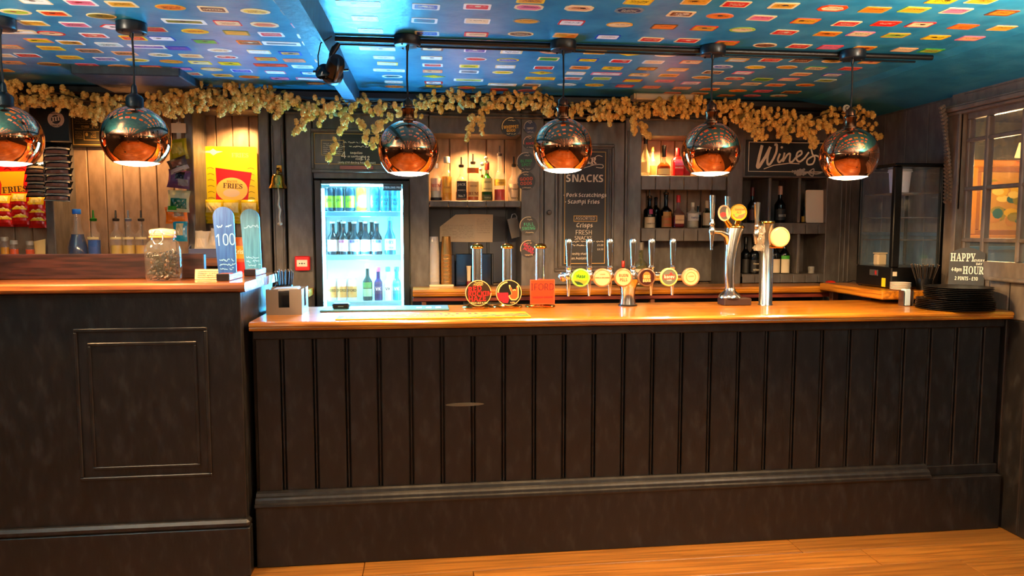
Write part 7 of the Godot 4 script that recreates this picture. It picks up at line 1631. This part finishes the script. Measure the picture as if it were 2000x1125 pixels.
# ---------------------------------------------------------------- right wall: glazed screen, room beyond
func right_side() -> void:
	var X := 2.98
	var tan_paint := paintwork("taupe joinery", Color(0.42, 0.38, 0.34), 0.38)
	# wall behind the return, between screen and back bar
	struct("wall_right_rear", bx(Vector3(X, 0, -5.0), Vector3(3.01, CEIL, -3.79), 0.0), back_paint)
	var dado := paintwork("blue dado", Color(0.20, 0.36, 0.46), 0.4)  # boards below the rail are blue-grey, those above grey brown
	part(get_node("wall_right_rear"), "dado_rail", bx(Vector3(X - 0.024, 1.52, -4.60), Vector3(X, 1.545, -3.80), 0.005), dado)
	for k in 4:
		var z0 := -4.60 + k * 0.2025
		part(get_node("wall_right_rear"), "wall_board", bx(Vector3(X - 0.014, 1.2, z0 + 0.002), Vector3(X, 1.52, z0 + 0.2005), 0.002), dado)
		part(get_node("wall_right_rear"), "wall_board", bx(Vector3(X - 0.014, 1.545, z0 + 0.002), Vector3(X, 2.30, z0 + 0.2005), 0.002), back_paint)
	var w := setting("window_1")
	# wall under the glazing: rail, ledge and boards
	part(w, "wall_below", bx(Vector3(X + 0.02, 0, -3.79), Vector3(3.10, 1.385, -2.2), 0.0), char_paint)
	part(w, "rail", bx(Vector3(X - 0.012, 1.30, -3.72), Vector3(X + 0.03, 1.392, -2.2), 0.004), tan_paint)
	part(w, "ledge", bx(Vector3(X - 0.045, 1.292, -3.47), Vector3(X + 0.02, 1.312, -2.2), 0.006), tan_paint)
	var z := -3.62
	while z < -2.25:
		part(w, "wall_board", bx(Vector3(X, 1.10, z + 0.004), Vector3(X + 0.02, 1.295, z + 0.131), 0.005), tan_paint)
		part(w, "wall_board", bx(Vector3(X, 0.0, z + 0.004), Vector3(X + 0.02, 1.098, z + 0.131), 0.005), char_paint)  # darker paint holds the shade below the counter top
		part(w, "bead", MB.new().tube([Vector3(X + 0.008, 0.0, z), Vector3(X + 0.008, 1.295, z)], 0.005, 6, false), char_paint)
		z += 0.135
	# casing post, frieze and two cornices
	part(w, "post", bx(Vector3(X - 0.045, 1.15, -3.79), Vector3(3.01, 2.20, -3.69), 0.004), tan_paint)
	part(w, "post_edge", bx(Vector3(X - 0.052, 1.15, -3.702), Vector3(X - 0.03, 2.20, -3.690), 0.003), tan_paint)
	part(w, "frieze", bx(Vector3(X - 0.02, 2.20, -3.80), Vector3(3.10, 2.36, -2.2), 0.003), tan_paint)
	for q in [[2.195, 2.212, -0.06, 0.0], [2.212, 2.235, -0.085, 0.01], [2.235, 2.248, -0.075, 0.0], [2.30, 2.306, -0.026, -0.1], [2.335, 2.35, -0.06, 0.0], [2.35, 2.366, -0.09, 0.02], [2.366, 2.378, -0.13, 0.05]]:
		part(w, "cornice", bx(Vector3(X + q[2], q[0], -3.80 - q[3]), Vector3(X + 0.05, q[1], -2.2), 0.004), tan_paint)
	# head rail of the sash, muntins and panes
	var ys := [1.392, 1.503, 1.785, 2.05, 2.165]
	var zs := [-3.690, -3.540, -3.305, -3.070, -2.835, -2.600, -2.365]
	part(w, "sash_rail", bx(Vector3(X - 0.01, 2.165, -3.69), Vector3(X + 0.03, 2.20, -2.2), 0.004), tan_paint)
	for y in [1.503, 1.785, 2.05]: part(w, "glazing_bar", bx(Vector3(X - 0.012, y - 0.011, -3.69), Vector3(X + 0.024, y + 0.011, -2.2), 0.005), tan_paint)
	for i in range(1, 7): part(w, "glazing_bar", bx(Vector3(X - 0.014, 1.392, zs[i] - 0.013), Vector3(X + 0.026, 2.165, zs[i] + 0.013), 0.006), tan_paint)
	part(w, "sash_stile", bx(Vector3(X - 0.008, 1.392, -3.69), Vector3(X + 0.03, 2.165, -3.668), 0.004), tan_paint)
	for i in 6:
		for k in 4:
			part(w, "pane", bx(Vector3(X + 0.004, ys[k], zs[i]), Vector3(X + 0.008, ys[k + 1], zs[i + 1]), 0.0), clear(Color(0.85, 0.92, 0.95), 0.05, 0.02))
	# carved bracket on the corner of the screen
	var cb := MB.new()
	for k in 26:
		var f := k / 25.0
		var out := 0.085 * pow(1.0 - f, 1.6)
		var y := lerpf(2.235, 1.72, f)
		for s in 3:
			cb.xf = Transform3D(Basis.from_euler(Vector3(0, 0, 0.7)), Vector3(X - 0.045 - out * (s + 1) / 3.0, y + 0.012 * (s % 2), -3.782 + 0.02 * s))
			cb.box(Vector3(-0.009, -0.009, -0.010), Vector3(0.009, 0.009, 0.010), 0.003)
	part(w, "carved_bracket", cb, tan_paint).set_meta("kind", "stuff")
	# the lit room seen through the glass
	var cosy := paintwork("warm wall", Color(0.20, 0.19, 0.15), 0.6)
	struct("wall_beyond", bx(Vector3(3.01, 0, -5.3), Vector3(6.2, CEIL, -5.2), 0.0), cosy)
	part(get_node("wall_beyond"), "dado", bx(Vector3(3.01, 0, -5.2), Vector3(6.2, 1.40, -5.18), 0.002), hue(Color(0.05, 0.27, 0.42), 0.45))
	part(get_node("wall_beyond"), "dado_rail", bx(Vector3(3.01, 1.40, -5.2), Vector3(6.2, 1.432, -5.155), 0.005), hue(Color(0.05, 0.27, 0.42), 0.45))
	struct("wall_beyond_side", bx(Vector3(6.1, 0, -5.2), Vector3(6.2, CEIL, -2.0), 0.0), cosy)
	struct("wall_beyond_front", bx(Vector3(3.1, 0, -2.1), Vector3(6.1, CEIL, -2.0), 0.0), cosy)
	struct("floor_beyond", bx(Vector3(3.01, -0.12, -5.2), Vector3(6.1, 0.0, -2.1), 0.0), hue(Color(0.25, 0.13, 0.06), 0.5))
	struct("ceiling_beyond", bx(Vector3(3.01, CEIL, -5.2), Vector3(6.1, CEIL + 0.1, -2.1), 0.0), hue(Color(0.06, 0.07, 0.08), 0.6))
	var pd := thing("picture", "wide gilt framed picture of blurred yellow and green shapes, seen through the glazed screen", "picture", Vector3(4.2241 + 0.46, 1.7851, -5.198))
	var gilt := hue(Color(0.78, 0.50, 0.14), 0.35, 0.3)
	part(pd, "backing", bx(Vector3(-0.42, -0.29, 0.0), Vector3(0.42, 0.29, 0.012), 0.0), hue(Color(0.70, 0.50, 0.16), 0.6))
	frame(pd, "frame_outer", -0.46, 0.46, -0.32, 0.32, 0.0, 0.055, 0.035, gilt, 0.008)
	frame(pd, "frame_inner", -0.41, 0.41, -0.27, 0.27, 0.0, 0.045, 0.022, hue(Color(0.60, 0.36, 0.10), 0.4, 0.2), 0.006)
	var art := MB.new()
	for k in 46:
		var c := Vector2(rng.randf_range(-0.32, 0.32), rng.randf_range(-0.20, 0.20))
		art.paint([Color(0.80, 0.62, 0.10), Color(0.52, 0.46, 0.10), Color(0.16, 0.36, 0.34), Color(0.70, 0.46, 0.16), Color(0.86, 0.72, 0.34)][(k + int(c.y * 10)) % 5])
		art.prism(shift(oval(rng.randf_range(0.03, 0.07), rng.randf_range(0.02, 0.05), 9), c * 0.85), 0.012, 0.0125 + k * 0.00008)
	var am := mat("picture paint", Color.WHITE, 0.6)
	am.vertex_color_use_as_albedo = true
	part(pd, "painted_shapes", art, am).set_meta("kind", "stuff")
	var vl := thing("wall_lamp", "warm lamp with a cream shade on the wall beyond the glazed screen", "lamp", Vector3(4.6, 2.10, -5.2))
	part(vl, "arm", MB.new().tube([Vector3(0, 0, 0), Vector3(0, -0.02, 0.09), Vector3(0, 0.03, 0.12)], 0.008, 8), brass)
	part(vl, "shade", lat(v2([0.075, 0.02, 0.05, 0.13]), 20), glow("lamp shade glow", Color(1.0, 0.78, 0.45), 1.5), Vector3(0, 0, 0.12))
	omni(vl, Vector3(-0.6, -0.1, 0.6), Color(1.0, 0.82, 0.55), 1.5, 0.08)
	# the return of the back counter along this wall
	var rt := thing("return_counter", "short varnished oak counter along the right wall, under the black glass cabinet", "counter")
	part(rt, "counter_top", bx(Vector3(2.51, 1.172, -4.332), Vector3(2.930, 1.220, -3.690), 0.006), wood("oak of the return", Color(0.58, 0.33, 0.06), Color(0.80, 0.51, 0.12), 0.34, Vector3(7, 7, 0.35), 0.5))
	part(rt, "support", bx(Vector3(2.56, 0.0, -4.30), Vector3(2.60, 1.172, -4.26), 0.003), mats["post wood"])
	part(rt, "support", bx(Vector3(2.62, 0.0, -4.30), Vector3(2.962, 1.172, -3.96), 0.003), char_paint)

func right_goods() -> void:
	var Y := 1.2203
	# black heated display cabinet
	var x0 := 2.636
	var x1 := 2.955
	var z1 := -3.80
	var z0 := -4.14
	var t := thing("glass_cabinet", "black framed glass display cabinet on the return counter, with wire shelves inside", "display cabinet", Vector3(0, Y, 0))
	part(t, "base", bx(Vector3(x0, 0.006, z0), Vector3(x1, 0.125, z1), 0.006), hue(Color(0.02, 0.02, 0.022), 0.3))
	for q in [[x0 + 0.02, z0 + 0.02], [x1 - 0.02, z0 + 0.02], [x0 + 0.02, z1 - 0.02], [x1 - 0.02, z1 - 0.02]]: part(t, "foot", lat(v2([0.0, 0.0, 0.012, 0.0, 0.012, 0.006, 0.0, 0.006]), 10), black, Vector3(q[0], 0, q[1]))
	part(t, "top", bx(Vector3(x0, 0.695, z0), Vector3(x1, 0.716, z1), 0.008), hue(Color(0.02, 0.02, 0.022), 0.25))
	for q in [[x0, z1, 0.045, -0.03], [x1 - 0.03, z1, 0.03, -0.03], [x0, z0 + 0.02, 0.016, -0.02], [x1 - 0.016, z0 + 0.02, 0.016, -0.02]]:
		part(t, "post", bx(Vector3(q[0], 0.125, q[1] + q[3]), Vector3(q[0] + q[2], 0.695, q[1]), 0.004), hue(Color(0.02, 0.02, 0.022), 0.25))
	var g := clear(Color(0.80, 0.90, 0.95), 0.02, 0.02)
	part(t, "front_glass", bx(Vector3(x0 + 0.045, 0.125, z1 - 0.012), Vector3(x1 - 0.03, 0.695, z1 - 0.008), 0.0), g)
	part(t, "side_glass", bx(Vector3(x0 + 0.004, 0.125, z0 + 0.02), Vector3(x0 + 0.008, 0.695, z1 - 0.03), 0.0), g)
	part(t, "side_glass", bx(Vector3(x1 - 0.008, 0.125, z0 + 0.02), Vector3(x1 - 0.004, 0.695, z1 - 0.03), 0.0), g)
	part(t, "rear_glass", bx(Vector3(x0 + 0.016, 0.125, z0 + 0.004), Vector3(x1 - 0.016, 0.695, z0 + 0.008), 0.0), g)
	for y in [0.28, 0.41, 0.55]:
		var s := part(t, "wire_shelf", MB.new().tube([Vector3(x0 + 0.02, y, z1 - 0.03), Vector3(x1 - 0.02, y, z1 - 0.03)], 0.003, 6), chrome)
		part(s, "wire", MB.new().tube([Vector3(x0 + 0.02, y, z0 + 0.03), Vector3(x1 - 0.02, y, z0 + 0.03)], 0.003, 6), chrome)
		for k in 8: part(s, "wire", MB.new().tube([Vector3(x0 + 0.03 + k * 0.037, y, z0 + 0.03), Vector3(x0 + 0.03 + k * 0.037, y, z1 - 0.03)], 0.0016, 5), chrome)
	part(t, "yellow_sticker", bx(Vector3(x0 - 0.0008, 0.010, z1 - 0.085), Vector3(x0, 0.060, z1 - 0.050), 0.0), hue(Color(0.92, 0.74, 0.05), 0.5))
	part(t, "switch_panel", bx(Vector3(x0 - 0.003, 0.070, z1 - 0.20), Vector3(x0, 0.105, z1 - 0.12), 0.001), hue(Color(0.25, 0.25, 0.25), 0.4))
	part(t, "red_switch", bx(Vector3(x0 - 0.006, 0.075, z1 - 0.145), Vector3(x0 - 0.003, 0.100, z1 - 0.130), 0.001), hue(Color(0.6, 0.08, 0.08), 0.4))
	part(t, "white_sticker", bx(Vector3(x0 + 0.008, 0.075, z1), Vector3(x0 + 0.034, 0.100, z1 + 0.0008), 0.0), hue(Color(0.80, 0.75, 0.65), 0.5))
	var tub := thing("plastic_tub", "white plastic tub on the top wire shelf of the glass cabinet", "tub", Vector3(x0 + 0.125, Y + 0.5535, z0 + 0.20))
	part(tub, "tub_body", lat(v2([0.0, 0.0, 0.050, 0.0, 0.060, 0.130, 0.064, 0.132, 0.064, 0.137, 0.058, 0.137, 0.048, 0.004, 0.0, 0.004]), 26), hue(Color(0.85, 0.88, 0.92), 0.4))
	part(tub, "tub_rim", lat(v2([0.060, 0.120, 0.066, 0.122, 0.066, 0.127, 0.061, 0.129]), 26), hue(Color(0.85, 0.88, 0.92), 0.4))
	var cbx := thing("cream_box", "small cream box standing in the bottom of the glass cabinet", "box", Vector3(x0 + 0.075, Y + 0.1255, z0 + 0.12))
	part(cbx, "box_body", blk(0.06, 0.07, 0.05, 0.008), hue(Color(0.80, 0.70, 0.52), 0.6))
	part(cbx, "box_lid", blk(0.062, 0.008, 0.052, 0.002), hue(Color(0.80, 0.70, 0.52), 0.6), Vector3(0, 0.07, 0))
	# small white plates
	for k in 6:
		solo("side_plate", lat(v2([0.0, 0.0, 0.030, 0.0, 0.052, 0.006, 0.054, 0.008, 0.053, 0.010, 0.031, 0.004, 0.0, 0.004]), 28), hue(Color(0.86, 0.80, 0.72), 0.25), "small white plate, %s from the bottom of the stack before the glass cabinet" % ["bottom one", "second", "third", "fourth", "fifth", "sixth"][k], "plate", Vector3(2.655, Y + k * 0.0068, -3.744), "small white plates before the cabinet")
	# straws in a pot
	var pot := thing("straw_pot", "short dark pot full of straws behind the black plates", "pot", Vector3(2.80, Y, -3.742))
	part(pot, "pot_body", lat(v2([0.0, 0.002, 0.040, 0.0, 0.046, 0.065, 0.043, 0.065, 0.037, 0.006, 0.0, 0.006]), 22), hue(Color(0.04, 0.04, 0.04), 0.3))
	straws(Vector3(2.80, Y + 0.007, -3.742), 26, 0.135, 0.030, 0.075, "dark straw with pale tip in the pot behind the black plates", "straws in the pot at the right", hue(Color(0.16, 0.13, 0.10), 0.3))
	# arched chalkboard
	var hb := thing("happy_hour_sign", "small arched grey chalkboard lettered HAPPY HOUR, behind the black plates", "chalkboard", Vector3(2.908, 1.1455, -3.562))
	hb.rotation.y = -0.72
	var pl := PackedVector2Array([Vector2(-0.082, 0.0), Vector2(0.082, 0.0), Vector2(0.082, 0.288)])
	for k in range(1, 10): pl.append(Vector2(lerpf(0.082, -0.082, k / 10.0), 0.288 + 0.030 * sin(PI * k / 10.0)))
	pl.append(Vector2(-0.082, 0.288))
	part(hb, "board", MB.new().prism(pl, -0.005, 0.005), hue(Color(0.22, 0.23, 0.23), 0.6), Vector3.ZERO, Vector3(-0.05, 0, 0))
	var ck := hue(Color(0.92, 0.94, 0.86), 0.8)
	for q in [["HAPPY", 0.042, -0.020, 0.155, 0.56, true], ["EVERY", 0.013, 0.056, 0.140, 0.9, true], ["DAY", 0.012, 0.056, 0.122, 0.9, true], ["4-8pm", 0.020, -0.046, 0.090, 0.6, true], ["HOUR", 0.040, 0.030, 0.086, 0.56, true], ["2 PINTS - £10", 0.020, 0.0, 0.042, 0.62, true]]:
		text(hb, q[0], q[1], ck, Vector3(q[2], q[3] + 0.108, 0.0065 - (q[3] + 0.108) * 0.05), {"wide": q[4], "bold": q[5], "turn": Vector3(-0.05, 0, 0), "face": "Droid Serif" if q[1] > 0.03 else "Droid Sans"})
	# cables on the counter in the corner
	var ca := thing("cable", "tangle of black cable on the worktop in the right corner", "cable", Vector3(2.7577, 1.2235, -4.22))
	part(ca, "flex", MB.new().tube([Vector3(-0.08, -0.018, -0.13), Vector3(-0.03, 0.012, -0.09), Vector3(0.01, 0.0, -0.04), Vector3(-0.03, 0.006, 0.0), Vector3(0.02, 0.02, 0.02), Vector3(0.04, 0.0, 0.0), Vector3(0.0, 0.008, -0.05)], 0.004, 7), black)
	part(ca, "plug", bx(Vector3(0.0, 0.0, -0.02), Vector3(0.045, 0.028, 0.02), 0.005), black)
	var rb := thing("red_block", "small red plastic block on the worktop at the foot of the wine rack", "block", Vector3(2.6864, 1.2002, -4.50))
	part(rb, "block_body", blk(0.05, 0.016, 0.04, 0.003), hue(Color(0.85, 0.16, 0.06), 0.4))
	part(rb, "block_cap", blk(0.03, 0.004, 0.03, 0.001), hue(Color(0.85, 0.16, 0.06), 0.4), Vector3(0, 0.016, 0))
